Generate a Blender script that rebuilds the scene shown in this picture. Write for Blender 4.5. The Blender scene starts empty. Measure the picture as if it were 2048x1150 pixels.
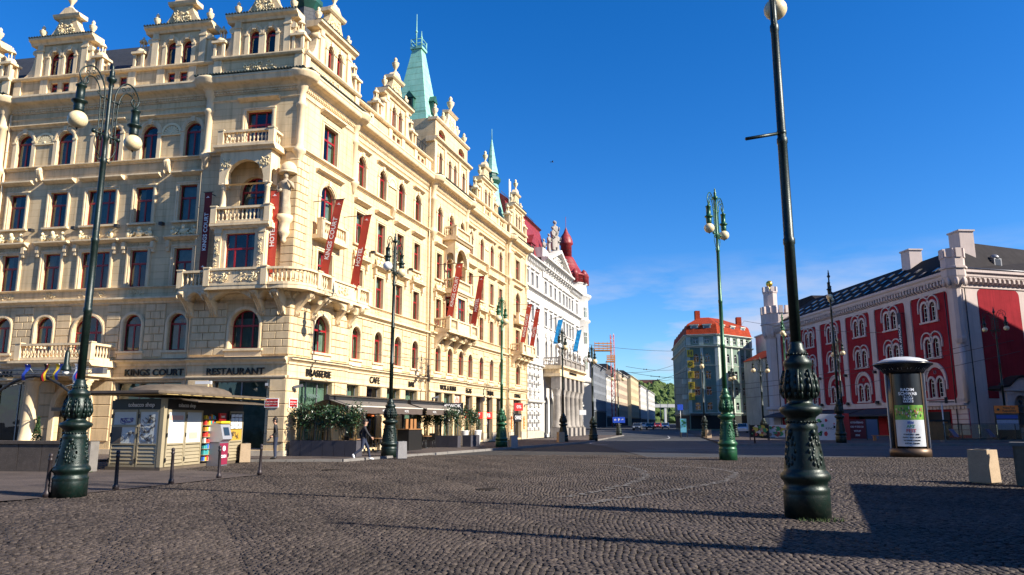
import bpy, math, random
import numpy as np
from mathutils import Vector, Matrix
random.seed(7)
rnd = random.Random(11)
PI = math.pi
R = math.radians
scene = bpy.context.scene
COL = scene.collection

# ---------------------------------------------------------------- camera
cam_data = bpy.data.cameras.new('camera')
cam = bpy.data.objects.new('camera', cam_data)
COL.objects.link(cam)
cam.location = (0, 0, 1.65)
cam.rotation_euler = (R(90 + 10.3), 0, 0)
cam_data.sensor_width = 36
cam_data.lens = 36 * 1480 / 2048
cam_data.clip_start = 0.1
cam_data.clip_end = 20000
scene.camera = cam

# ---------------------------------------------------------------- sky, sun, exposure
SUN_EL, SUN_AZ = 32.0, 112.5          # degrees; azimuth clockwise from +Y (the view direction)
world = bpy.data.worlds.new('World')
scene.world = world
world.use_nodes = True
wn, wl = world.node_tree.nodes, world.node_tree.links
wn.clear()
w_out = wn.new('ShaderNodeOutputWorld')
w_bg = wn.new('ShaderNodeBackground')
w_bg.inputs['Strength'].default_value = 0.066
w_sky = wn.new('ShaderNodeTexSky')
w_sky.sky_type = 'NISHITA'
w_sky.sun_disc = False
w_sky.sun_elevation = R(SUN_EL)
w_sky.sun_rotation = R(SUN_AZ)
w_sky.altitude = 250
w_sky.air_density = 1.0
w_sky.dust_density = 0.35
w_sky.ozone_density = 2.6
w_hsv = wn.new('ShaderNodeHueSaturation')
w_hsv.inputs['Saturation'].default_value = 1.40
w_hsv.inputs['Value'].default_value = 1.0
wl.new(w_sky.outputs[0], w_hsv.inputs['Color'])
# thin cloud banks low over the horizon, all the way round
w_tc = wn.new('ShaderNodeTexCoord')
w_map = wn.new('ShaderNodeMapping')
w_map.inputs['Scale'].default_value = (1.0, 1.0, 4.2)
w_map.inputs['Location'].default_value = (0.35, 0.0, 0.12)
w_noise = wn.new('ShaderNodeTexNoise')
w_noise.inputs['Scale'].default_value = 5.2
w_noise.inputs['Detail'].default_value = 8
w_noise.inputs['Roughness'].default_value = 0.56
wl.new(w_tc.outputs['Generated'], w_map.inputs['Vector'])
wl.new(w_map.outputs[0], w_noise.inputs['Vector'])
w_r1 = wn.new('ShaderNodeMapRange')
w_r1.inputs['From Min'].default_value = 0.45
w_r1.inputs['From Max'].default_value = 0.63
wl.new(w_noise.outputs['Fac'], w_r1.inputs['Value'])
w_sep = wn.new('ShaderNodeSeparateXYZ')
wl.new(w_tc.outputs['Generated'], w_sep.inputs[0])
w_r2 = wn.new('ShaderNodeMapRange')
w_r2.inputs['From Min'].default_value = 0.22
w_r2.inputs['From Max'].default_value = 0.13
w_r2.clamp = True
wl.new(w_sep.outputs['Z'], w_r2.inputs['Value'])
w_mul = wn.new('ShaderNodeMath'); w_mul.operation = 'MULTIPLY'
wl.new(w_r1.outputs[0], w_mul.inputs[0]); wl.new(w_r2.outputs[0], w_mul.inputs[1])
w_mul2 = wn.new('ShaderNodeMath'); w_mul2.operation = 'MULTIPLY'
wl.new(w_mul.outputs[0], w_mul2.inputs[0]); w_mul2.inputs[1].default_value = 0.85
w_mix = wn.new('ShaderNodeMixRGB')
w_mix.inputs['Color2'].default_value = (4.6, 4.9, 6.2, 1)
wl.new(w_mul2.outputs[0], w_mix.inputs['Fac'])
w_tint = wn.new('ShaderNodeMixRGB'); w_tint.blend_type = 'MULTIPLY'; w_tint.inputs['Fac'].default_value = 1.0
w_tint.inputs['Color2'].default_value = (0.80, 1.04, 1.36, 1)
wl.new(w_hsv.outputs[0], w_tint.inputs['Color1'])
wl.new(w_tint.outputs[0], w_mix.inputs['Color1'])
wl.new(w_mix.outputs[0], w_bg.inputs['Color'])
wl.new(w_bg.outputs[0], w_out.inputs['Surface'])

sun_data = bpy.data.lights.new('sun', 'SUN')
sun_data.energy = 5.0
sun_data.angle = R(0.45)
sun_data.color = (1.0, 0.92, 0.79)
sun = bpy.data.objects.new('sun', sun_data)
COL.objects.link(sun)
_sd = Vector((math.sin(R(SUN_AZ)) * math.cos(R(SUN_EL)), math.cos(R(SUN_AZ)) * math.cos(R(SUN_EL)), math.sin(R(SUN_EL))))
sun.rotation_euler = _sd.to_track_quat('Z', 'Y').to_euler()

scene.view_settings.view_transform = 'Standard'
scene.view_settings.look = 'None'
scene.view_settings.exposure = 1.1
scene.view_settings.gamma = 1.0
scene.view_settings.use_curve_mapping = False

# ---------------------------------------------------------------- helpers
class MB:
    """collects faces for ONE mesh object"""
    def __init__(self):
        self.v, self.f, self.m, self.s = [], [], [], []
        self.mi = 0
    def add(self, vs, fs, smooth=False):
        n = len(self.v)
        self.v += [tuple(p) for p in vs]
        self.f += [tuple(i + n for i in f) for f in fs]
        self.m += [self.mi] * len(fs)
        self.s += [smooth] * len(fs)
        return self
    def box(self, x0, x1, y0, y1, z0, z1):
        v = [(x0,y0,z0),(x1,y0,z0),(x1,y1,z0),(x0,y1,z0),(x0,y0,z1),(x1,y0,z1),(x1,y1,z1),(x0,y1,z1)]
        return self.add(v, [(3,2,1,0),(4,5,6,7),(0,1,5,4),(1,2,6,5),(2,3,7,6),(3,0,4,7)])
    def cbox(self, c, d, rz=0.0, rx=0.0, ry=0.0):
        m = Matrix.Translation(c) @ Matrix.Rotation(rz,4,'Z') @ Matrix.Rotation(ry,4,'Y') @ Matrix.Rotation(rx,4,'X')
        x,y,z = d[0]/2, d[1]/2, d[2]/2
        v = [(-x,-y,-z),(x,-y,-z),(x,y,-z),(-x,y,-z),(-x,-y,z),(x,-y,z),(x,y,z),(-x,y,z)]
        return self.add([m @ Vector(p) for p in v], [(3,2,1,0),(4,5,6,7),(0,1,5,4),(1,2,6,5),(2,3,7,6),(3,0,4,7)])
    def taper(self, x0,x1,y0,y1,z0,z1, t=0.0, ty=None):
        """box whose top is inset by t"""
        ty = t if ty is None else ty
        v = [(x0,y0,z0),(x1,y0,z0),(x1,y1,z0),(x0,y1,z0),(x0+t,y0+ty,z1),(x1-t,y0+ty,z1),(x1-t,y1-ty,z1),(x0+t,y1-ty,z1)]
        return self.add(v, [(3,2,1,0),(4,5,6,7),(0,1,5,4),(1,2,6,5),(2,3,7,6),(3,0,4,7)])
    def stone(self, x0,x1,y0,y1,z0,z1, b=0.02):
        """block with a chamfered front (front is -y)"""
        v = [(x0,y1,z0),(x1,y1,z0),(x1,y1,z1),(x0,y1,z1),(x0,y0+b,z0),(x1,y0+b,z0),(x1,y0+b,z1),(x0,y0+b,z1),
             (x0+b,y0,z0+b),(x1-b,y0,z0+b),(x1-b,y0,z1-b),(x0+b,y0,z1-b)]
        f = [(8,9,10,11),(4,5,9,8),(5,6,10,9),(6,7,11,10),(7,4,8,11),(0,1,5,4),(1,2,6,5),(2,3,7,6),(3,0,4,7)]
        return self.add(v, f)
    def prism(self, pts, a0, a1, axis='y', smooth=False):
        """polygon pts (2D) extruded along axis. y: pts=(x,z); x: pts=(y,z); z: pts=(x,y)"""
        n = len(pts)
        def mk(p, a):
            return (p[0], a, p[1]) if axis == 'y' else (a, p[0], p[1]) if axis == 'x' else (p[0], p[1], a)
        ar = sum(pts[i][0]*pts[(i+1)%n][1]-pts[(i+1)%n][0]*pts[i][1] for i in range(n))
        flip = (ar < 0)
        if axis == 'y': flip = not flip
        v = [mk(p,a0) for p in pts] + [mk(p,a1) for p in pts]
        lo, hi = tuple(range(n)), tuple(range(n, 2*n))
        sides = [(i,(i+1)%n,n+(i+1)%n,n+i) for i in range(n)]
        if flip:
            fs = [lo, hi[::-1]]; sides = [q[::-1] for q in sides]
        else:
            fs = [lo[::-1], hi]
        self.add(v, fs); nn = len(self.v) - 2*n
        self.f += [tuple(i+nn for i in q) for q in sides]; self.m += [self.mi]*n; self.s += [smooth]*n
        return self
    def lathe(self, prof, n=12, c=(0,0,0), a0=0.0, a1=2*PI, smooth=True, cap=True):
        full = abs(a1-a0) > 2*PI - 1e-4
        k = n if full else n+1
        v = []
        for r, z in prof:
            for i in range(k):
                a = a0 + (a1-a0)*i/n
                v.append((c[0]+r*math.cos(a), c[1]+r*math.sin(a), c[2]+z))
        f = []
        for j in range(len(prof)-1):
            for i in range(n):
                i2 = (i+1) % k if full else i+1
                f.append((j*k+i, j*k+i2, (j+1)*k+i2, (j+1)*k+i))
        self.add(v, f, smooth)
        if cap and full:
            nn = len(self.v) - len(v)
            if prof[0][0] > 1e-4: self.f.append(tuple(nn+i for i in range(k))[::-1]); self.m.append(self.mi); self.s.append(False)
            if prof[-1][0] > 1e-4: self.f.append(tuple(nn+(len(prof)-1)*k+i for i in range(k))); self.m.append(self.mi); self.s.append(False)
        return self
    def tube(self, pts, r, n=6, smooth=True):
        pts = [Vector(p) for p in pts]
        rs = r if isinstance(r, (list, tuple)) else [r]*len(pts)
        v, f = [], []
        up = Vector((0.13, 0.21, 0.97))
        for i, p in enumerate(pts):
            d = (pts[min(i+1,len(pts)-1)] - pts[max(i-1,0)])
            d = d.normalized() if d.length > 1e-9 else Vector((0,0,1))
            if abs(d.dot(up)) > 0.98: up = Vector((1,0.1,0))
            a = d.cross(up).normalized(); b = a.cross(d).normalized()
            up = b
            for k in range(n):
                t = 2*PI*k/n
                v.append(p + (a*math.cos(t) + b*math.sin(t))*rs[i])
        for i in range(len(pts)-1):
            for k in range(n):
                f.append((i*n+k, i*n+(k+1)%n, (i+1)*n+(k+1)%n, (i+1)*n+k))
        f.append(tuple(range(n))[::-1]); f.append(tuple((len(pts)-1)*n+k for k in range(n)))
        return self.add(v, f, smooth)
    def ball(self, c, r, n=8, m=5, rot=None):
        rx, ry, rz = r if isinstance(r,(list,tuple)) else (r,r,r)
        v, f = [], []
        M = rot.to_matrix() if rot is not None else None
        for j in range(m+1):
            t = PI*j/m
            for i in range(n):
                a = 2*PI*i/n
                p = Vector((rx*math.sin(t)*math.cos(a), ry*math.sin(t)*math.sin(a), rz*math.cos(t)))
                if M: p = M @ p
                v.append((c[0]+p.x, c[1]+p.y, c[2]+p.z))
        for j in range(m):
            for i in range(n):
                f.append((j*n+i, (j+1)*n+i, (j+1)*n+(i+1)%n, j*n+(i+1)%n))
        return self.add(v, f, True)
    def mesh(self, name, mats):
        me = bpy.data.meshes.new(name)
        me.from_pydata(self.v, [], self.f)
        if not isinstance(mats, (list, tuple)): mats = [mats]
        for m in mats: me.materials.append(m)
        me.polygons.foreach_set('material_index', self.m)
        me.polygons.foreach_set('use_smooth', self.s)
        me.update()
        return me
    def build(self, name, mats, parent=None, loc=(0,0,0), rz=0.0):
        return place(name, self.mesh(name, mats), parent, loc, rz)

def place(name, me, parent=None, loc=(0,0,0), rz=0.0, scale=None):
    o = bpy.data.objects.new(name, me)
    COL.objects.link(o)
    if parent is not None: o.parent = parent
    o.location = loc
    o.rotation_euler = (0,0,rz)
    if scale is not None: o.scale = scale
    return o

def empty(name, loc=(0,0,0), rz=0.0):
    o = bpy.data.objects.new(name, None)
    COL.objects.link(o)
    o.location = loc; o.rotation_euler = (0,0,rz)
    return o

def tag(o, label=None, cat=None, group=None, kind=None):
    if label: o['label'] = label
    if cat: o['category'] = cat
    if group: o['group'] = group
    if kind: o['kind'] = kind
    return o

def copy_tree(o, parent=None):
    c = o.copy(); COL.objects.link(c); c.parent = parent
    for ch in list(o.children): copy_tree(ch, c)
    return c

class Frame:
    """a facade: x runs along it, y into the building, z up, placed under a root Empty"""
    def __init__(self, root, loc, rz):
        self.root, self.loc, self.rz = root, Vector(loc), rz
        self.M = Matrix.Rotation(rz, 3, 'Z')
    def put(self, name, me, u=0.0, z=0.0, y=0.0, rz=0.0, parent=None):
        if parent is not None:      # parent part already sits in this frame
            return place(name, me, parent, (u, y, z), rz)
        return place(name, me, self.root, self.loc + self.M @ Vector((u, y, z)), self.rz + rz)
    def build(self, mb, name, mats, u=0.0, z=0.0, y=0.0, rz=0.0, parent=None):
        return self.put(name, mb.mesh(name, mats), u, z, y, rz, parent)
    def world(self, u, y, z):
        return Vector(self.root.location) + self.loc + self.M @ Vector((u, y, z))

def text_mesh(txt, size, extrude, mat, offset=0.0, align='CENTER', sx=1.0):
    c = bpy.data.curves.new('lettering', 'FONT')
    c.body = txt; c.size = size; c.extrude = extrude; c.offset = offset
    c.align_x = align; c.align_y = 'CENTER'
    c.resolution_u = 3
    o = bpy.data.objects.new('lettering', c)
    me = bpy.data.meshes.new_from_object(o)
    bpy.data.objects.remove(o); bpy.data.curves.remove(c)
    # stand the letters upright: text x -> x, text y -> z, facing -y
    n = len(me.vertices); co = np.empty(n*3); me.vertices.foreach_get('co', co); co = co.reshape(-1,3)
    out = np.stack([co[:,0]*sx, -co[:,2], co[:,1]], 1)
    me.vertices.foreach_set('co', out.ravel())
    me.materials.clear(); me.materials.append(mat)
    me.update()
    return me

# ---------------------------------------------------------------- materials
MATS = {}
def mat(name, col, rough=0.7, metal=0.0, var=0.0, vscale=1.5, bump=0.0, bscale=20.0, col2=None, spec=0.5, joints=None, emit=None, streak=0.0, fleck=None, hue=None, obj=False):
    """procedural material; noise in world (or object) space; joints=(width,height,mortar,depth) draws block joints as fine relief"""
    m = bpy.data.materials.new(name); m.use_nodes = True
    nt = m.node_tree; N, L = nt.nodes, nt.links
    b = N['Principled BSDF']
    b.inputs['Roughness'].default_value = rough
    b.inputs['Metallic'].default_value = metal
    b.inputs['Specular IOR Level'].default_value = spec
    c4 = (*col, 1)
    b.inputs['Base Color'].default_value = c4
    m.diffuse_color = c4
    geo = N.new('ShaderNodeNewGeometry')
    tc = N.new('ShaderNodeTexCoord')
    vec = tc.outputs['Object'] if obj else geo.outputs['Position']
    colour = None
    heights = []
    if var > 0 or col2 is not None:
        nz = N.new('ShaderNodeTexNoise'); nz.inputs['Scale'].default_value = vscale
        nz.inputs['Detail'].default_value = 5; nz.inputs['Roughness'].default_value = 0.62
        L.new(vec, nz.inputs['Vector'])
        rp = N.new('ShaderNodeValToRGB')
        rp.color_ramp.elements[0].position = 0.3; rp.color_ramp.elements[1].position = 0.72
        if col2 is None:
            a = tuple(max(0, x*(1-var)) for x in col); z = tuple(min(1, x*(1+var*0.7)) for x in col)
        else:
            a, z = col, col2
        rp.color_ramp.elements[0].color = (*a,1); rp.color_ramp.elements[1].color = (*z,1)
        L.new(nz.outputs['Fac'], rp.inputs['Fac'])
        colour = rp.outputs['Color']
    if streak > 0:
        mp = N.new('ShaderNodeMapping'); mp.inputs['Scale'].default_value = (3.0,3.0,0.18)
        L.new(geo.outputs['Position'], mp.inputs['Vector'])
        n2 = N.new('ShaderNodeTexNoise'); n2.inputs['Scale'].default_value = 1.6; n2.inputs['Detail'].default_value = 6
        L.new(mp.outputs[0], n2.inputs['Vector'])
        r2 = N.new('ShaderNodeMapRange'); r2.inputs['From Min'].default_value = 0.48; r2.inputs['From Max'].default_value = 0.75
        r2.inputs['To Max'].default_value = streak
        L.new(n2.outputs['Fac'], r2.inputs['Value'])
        mx = N.new('ShaderNodeMixRGB'); mx.blend_type = 'MULTIPLY'
        mx.inputs['Color2'].default_value = (0.45,0.42,0.38,1)
        if colour: L.new(colour, mx.inputs['Color1'])
        else: mx.inputs['Color1'].default_value = c4
        L.new(r2.outputs[0], mx.inputs['Fac'])
        colour = mx.outputs['Color']
    if fleck is not None:
        sc, amt, fc = fleck
        n3 = N.new('ShaderNodeTexNoise'); n3.inputs['Scale'].default_value = sc; n3.inputs['Detail'].default_value = 2
        L.new(vec, n3.inputs['Vector'])
        r3 = N.new('ShaderNodeMapRange'); r3.inputs['From Min'].default_value = 0.54; r3.inputs['From Max'].default_value = 0.62
        r3.inputs['To Max'].default_value = amt
        L.new(n3.outputs['Fac'], r3.inputs['Value'])
        mx = N.new('ShaderNodeMixRGB'); mx.inputs['Color2'].default_value = (*fc,1)
        if colour: L.new(colour, mx.inputs['Color1'])
        else: mx.inputs['Color1'].default_value = c4
        L.new(r3.outputs[0], mx.inputs['Fac'])
        colour = mx.outputs['Color']
    if joints is not None:
        jw, jh, jm, jd = joints
        sp = N.new('ShaderNodeSeparateXYZ'); L.new(tc.outputs['Object'], sp.inputs[0])
        cb = N.new('ShaderNodeCombineXYZ'); L.new(sp.outputs['X'], cb.inputs['X']); L.new(sp.outputs['Z'], cb.inputs['Y'])
        br = N.new('ShaderNodeTexBrick')
        br.inputs['Scale'].default_value = 1.0; br.inputs['Mortar Size'].default_value = jm
        br.inputs['Brick Width'].default_value = jw; br.inputs['Row Height'].default_value = jh
        br.inputs['Mortar Smooth'].default_value = 0.15
        br.inputs['Color1'].default_value = (1,1,1,1); br.inputs['Color2'].default_value = (0.94,0.94,0.94,1); br.inputs['Mortar'].default_value = (0.74,0.70,0.64,1)
        L.new(cb.outputs[0], br.inputs['Vector'])
        mx = N.new('ShaderNodeMixRGB'); mx.blend_type = 'MULTIPLY'; mx.inputs['Fac'].default_value = 1.0
        if colour: L.new(colour, mx.inputs['Color1'])
        else: mx.inputs['Color1'].default_value = c4
        L.new(br.outputs['Color'], mx.inputs['Color2'])
        colour = mx.outputs['Color']
        inv = N.new('ShaderNodeMath'); inv.operation = 'MULTIPLY'; inv.inputs[1].default_value = -jd
        L.new(br.outputs['Fac'], inv.inputs[0]); heights.append(inv.outputs[0])
    if bump > 0:
        nb = N.new('ShaderNodeTexNoise'); nb.inputs['Scale'].default_value = bscale; nb.inputs['Detail'].default_value = 4
        L.new(vec, nb.inputs['Vector'])
        mb = N.new('ShaderNodeMath'); mb.operation = 'MULTIPLY'; mb.inputs[1].default_value = bump
        L.new(nb.outputs['Fac'], mb.inputs[0]); heights.append(mb.outputs[0])
    if heights:
        h = heights[0]
        if len(heights) > 1:
            ad = N.new('ShaderNodeMath'); ad.operation = 'ADD'
            L.new(heights[0], ad.inputs[0]); L.new(heights[1], ad.inputs[1]); h = ad.outputs[0]
        bp = N.new('ShaderNodeBump'); bp.inputs['Strength'].default_value = 1.0; bp.inputs['Distance'].default_value = 1.0
        L.new(h, bp.inputs['Height']); L.new(bp.outputs[0], b.inputs['Normal'])
    if colour: L.new(colour, b.inputs['Base Color'])
    if emit is not None:
        b.inputs['Emission Color'].default_value = (*emit[0],1); b.inputs['Emission Strength'].default_value = emit[1]
    MATS[name] = m
    return m

def glass_mat(name, tint=(0.55,0.62,0.62), refl=0.0, rough=0.02):
    m = bpy.data.materials.new(name); m.use_nodes = True
    N, L = m.node_tree.nodes, m.node_tree.links
    N.clear()
    out = N.new('ShaderNodeOutputMaterial')
    mix = N.new('ShaderNodeMixShader')
    tr = N.new('ShaderNodeBsdfTransparent'); tr.inputs['Color'].default_value = (*tint,1)
    gl = N.new('ShaderNodeBsdfGlossy'); gl.inputs['Roughness'].default_value = rough
    fr = N.new('ShaderNodeFresnel'); fr.inputs['IOR'].default_value = 1.55
    ad = N.new('ShaderNodeMath'); ad.operation = 'ADD'; ad.inputs[1].default_value = refl; ad.use_clamp = True
    # slight waviness of old panes
    geo = N.new('ShaderNodeNewGeometry')
    nz = N.new('ShaderNodeTexNoise'); nz.inputs['Scale'].default_value = 1.7; nz.inputs['Detail'].default_value = 1
    L.new(geo.outputs['Position'], nz.inputs['Vector'])
    bp = N.new('ShaderNodeBump'); bp.inputs['Strength'].default_value = 0.03; bp.inputs['Distance'].default_value = 0.2
    L.new(nz.outputs['Fac'], bp.inputs['Height']); L.new(bp.outputs[0], gl.inputs['Normal'])
    L.new(fr.outputs[0], ad.inputs[0]); L.new(ad.outputs[0], mix.inputs['Fac'])
    L.new(tr.outputs[0], mix.inputs[1]); L.new(gl.outputs[0], mix.inputs[2]); L.new(mix.outputs[0], out.inputs['Surface'])
    MATS[name] = m
    return m

# shared palette
M_STUCCO   = mat('cream_stucco', (0.68,0.515,0.30), 0.85, spec=0.2, var=0.15, vscale=0.6, bump=0.004, bscale=30, joints=(3.2,0.37,0.010,0.006), streak=0.6)
M_TRIM     = mat('cream_trim', (0.74,0.58,0.365), 0.8, spec=0.2, var=0.14, vscale=1.3, bump=0.003, bscale=40, streak=0.5)
M_RUST     = mat('cream_rustication', (0.67,0.505,0.30), 0.85, spec=0.2, var=0.16, vscale=1.1, bump=0.004, bscale=30, streak=0.5)
M_RELIEF   = mat('cream_relief', (0.78,0.64,0.38), 0.8, var=0.12, vscale=3)
M_PLINTH   = mat('pale_granite_plinth', (0.52,0.44,0.33), 0.75, var=0.2, vscale=3, bump=0.003, bscale=60, fleck=(45,0.4,(0.25,0.2,0.15)))
M_RED      = mat('red_window_paint', (0.27,0.011,0.014), 0.4, var=0.15, vscale=2)
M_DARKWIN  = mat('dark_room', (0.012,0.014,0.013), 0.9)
M_CURTAIN  = mat('pale_curtain', (0.36,0.42,0.38), 0.9, var=0.25, vscale=4)
M_GLASS    = glass_mat('window_glass', (0.55,0.64,0.58), 0.03)
M_SHOPGLASS= glass_mat('shop_glass', (0.50,0.60,0.55), 0.05)
M_DARKMETAL= mat('dark_painted_metal', (0.025,0.026,0.028), 0.45, metal=0.2, var=0.2, vscale=6)
M_GREYMETAL= mat('grey_metal', (0.22,0.22,0.23), 0.4, metal=0.6, var=0.15, vscale=5)
M_LETTER   = mat('bronze_lettering', (0.02,0.019,0.018), 0.4, metal=0.4)
M_SLATE    = mat('slate_roof', (0.035,0.038,0.045), 0.6, var=0.3, vscale=2, joints=(0.3,0.25,0.012,0.012))
M_COPPER   = mat('copper_verdigris', (0.20,0.47,0.37), 0.65, col2=(0.31,0.60,0.48), vscale=1.2, joints=(0.7,0.55,0.02,0.015), streak=0.3)
M_DKCOPPER = mat('dark_green_roof', (0.012,0.075,0.055), 0.5, var=0.35, vscale=1.2)
M_TILE     = mat('dark_roof_tile', (0.03,0.045,0.04), 0.7, var=0.3, vscale=6)
M_WHITE    = mat('white_paint', (0.75,0.74,0.71), 0.7, var=0.08, vscale=2)
M_BLACK    = mat('black_paint', (0.012,0.012,0.013), 0.5)

# ================================================================ the ground
CORNER = Vector((-10.89, 35.83, 0.0))
M_ASPHALT = mat('asphalt', (0.022,0.023,0.026), 0.85, var=0.3, vscale=0.5, bump=0.006, bscale=60, fleck=(90,0.35,(0.07,0.07,0.07)))
M_BED     = mat('paving_bed', (0.018,0.016,0.015), 0.95, var=0.4, vscale=8, bump=0.01, bscale=40)
M_PAVE    = mat('mosaic_paving', (0.055,0.042,0.036), 0.85, col2=(0.105,0.080,0.068), vscale=0.9, bump=0.02, bscale=26, fleck=(16,0.6,(0.032,0.026,0.024)), spec=0.3)
M_KERB    = mat('granite_kerb', (0.17,0.155,0.14), 0.8, var=0.2, vscale=3, bump=0.004, bscale=60, fleck=(60,0.4,(0.1,0.1,0.1)))
M_LINE    = mat('worn_road_paint', (0.42,0.42,0.42), 0.7, col2=(0.20,0.20,0.20), vscale=5)
M_RAIL    = mat('tram_rail_steel', (0.30,0.31,0.34), 0.25, metal=1.0)

def sheet(name, poly, z, m, kind='structure', parent=None):
    mb = MB(); mb.add([(x,y,z) for x,y in poly], [tuple(range(len(poly)))])
    o = mb.build(name, m, parent)
    if parent is None: tag(o, kind=kind)
    return o

ground = sheet('ground', [(-6000,-400),(6000,-400),(6000,9000),(-6000,9000)], -0.06, M_ASPHALT)
road = sheet('road', [(6.5,36.2),(90,36.2),(90,140),(20,260),(8,260),(4,66),(6.5,52)], -0.012, M_ASPHALT)
plaza_poly = [(-60,-60),(60,-60),(60,36.2),(6.5,36.2),(6.5,52),(4,66),(-40,66)]
plaza = sheet('plaza', plaza_poly, -0.03, M_BED)

# cobbles laid in segmental arcs; near ones get a chamfer
def in_paved(x, y):
    """True where the cobbles lie (numpy arrays)"""
    # pavement with the kiosk: left of the bollard line
    line1 = (x - (-10.45)) * (24.0-16.5) - (y - 16.5) * (-8.0+10.45)   # >0 right of the line
    kiosk_pave = (line1 < 0) & (y < 24.2 + (-8.0 - x)*0.75)
    far_left = (x < -11.6)
    side = (x - (-7.0)) * 28.3 - (y - 32.2) * 12.7                     # >0 right of pavement edge
    hotel_pave = (y > 32.05) & (side < 0)
    road_r = (x > 6.5) & (y > 36.1)
    return ~(kiosk_pave | (far_left & (y>14.0)) | hotel_pave | road_r)

rs = np.random.RandomState(3)
A = R(24)
ca, sa = math.cos(A), math.sin(A)
W, PITCH, ROW = 1.62, 0.085, 0.082
ncol = int(W/PITCH)
kk = np.arange(-26, 27); rr = np.arange(-340, 560); cc = np.arange(ncol)
K, RR, CC = np.meshgrid(kk, rr, cc, indexing='ij')
t = (CC.ravel()+0.25+0.5*(RR.ravel()%2))/ncol*2-1
px = K.ravel()*W + t*W/2
arc = 0.22*(1 - t*t)
py = RR.ravel()*ROW + arc + 0.035*np.sin(K.ravel()*2.1+RR.ravel()*0.11)+0.02*np.sin(RR.ravel()*0.31+t*2.0+K.ravel()) + ((K.ravel()*7919)%11)/11.0*ROW
slope = -0.22*2*t/(W/2)
px = px + rs.normal(0,0.007,px.size); py = py + rs.normal(0,0.007,px.size)
wx = px*ca - py*sa; wy = px*sa + py*ca + 12
th = np.arctan(slope)*0.75 + A + rs.normal(0,0.06,px.size)
keep = (wy > 5.0) & (wy < 38.5) & (np.abs(wx) < 0.74*wy + 1.0) & in_paved(wx, wy)
wx, wy, th = wx[keep], wy[keep], th[keep]
ncb = wx.size
hw = 0.5*PITCH*(0.87 + rs.uniform(-0.12,0.07,ncb)); hd = 0.5*ROW*(0.86 + rs.uniform(-0.13,0.07,ncb))
top = rs.normal(0.0, 0.0042, ncb) + 0.004*np.sin(wx*1.7+wy*0.9)*np.sin(wy*1.3-wx*0.6)
tone = np.clip(rs.normal(0.45, 0.22, ncb), 0, 1)
tilt = rs.normal(0, 0.045, (ncb,2))
near_n = 300
inframe = (wy > 7.95) & (np.abs(wx) < 0.66*wy)
order = np.argsort(np.where(inframe, wy, 1e9))
single = np.zeros(ncb, bool); single[order[:near_n]] = True

M_COBBLE = bpy.data.materials.new('basalt_cobble'); M_COBBLE.use_nodes = True
_n, _l = M_COBBLE.node_tree.nodes, M_COBBLE.node_tree.links
_b = _n['Principled BSDF']; _b.inputs['Roughness'].default_value = 0.72; _b.inputs['Specular IOR Level'].default_value = 0.3
_at = _n.new('ShaderNodeAttribute'); _at.attribute_name = 'tone'
_oi = _n.new('ShaderNodeObjectInfo')
_rp = _n.new('ShaderNodeValToRGB')
_rp.color_ramp.elements[0].color = (0.019,0.014,0.0115,1); _rp.color_ramp.elements[1].color = (0.082,0.063,0.052,1)
_nz = _n.new('ShaderNodeTexNoise'); _nz.inputs['Scale'].default_value = 0.35; _nz.inputs['Detail'].default_value = 4
_geo = _n.new('ShaderNodeNewGeometry'); _l.new(_geo.outputs['Position'], _nz.inputs['Vector'])
_ma = _n.new('ShaderNodeMath'); _ma.operation = 'MULTIPLY_ADD'; _ma.inputs[1].default_value = 1.5; _ma.inputs[2].default_value = -0.75
_l.new(_nz.outputs['Fac'], _ma.inputs[0])
_ad = _n.new('ShaderNodeMath'); _ad.operation = 'ADD'; _l.new(_at.outputs['Fac'], _ad.inputs[0]); _l.new(_ma.outputs[0], _ad.inputs[1])
_l.new(_ad.outputs[0], _rp.inputs['Fac']); _l.new(_rp.outputs['Color'], _b.inputs['Base Color'])
_n2 = _n.new('ShaderNodeTexNoise'); _n2.inputs['Scale'].default_value = 38; _n2.inputs['Detail'].default_value = 3
_l.new(_geo.outputs['Position'], _n2.inputs['Vector'])
_m2 = _n.new('ShaderNodeMath'); _m2.operation = 'MULTIPLY'; _m2.inputs[1].default_value = 0.010; _l.new(_n2.outputs['Fac'], _m2.inputs[0])
_bp = _n.new('ShaderNodeBump'); _l.new(_m2.outputs[0], _bp.inputs['Height']); _bp.inputs['Distance'].default_value = 1.0
_l.new(_bp.outputs[0], _b.inputs['Normal'])

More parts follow.
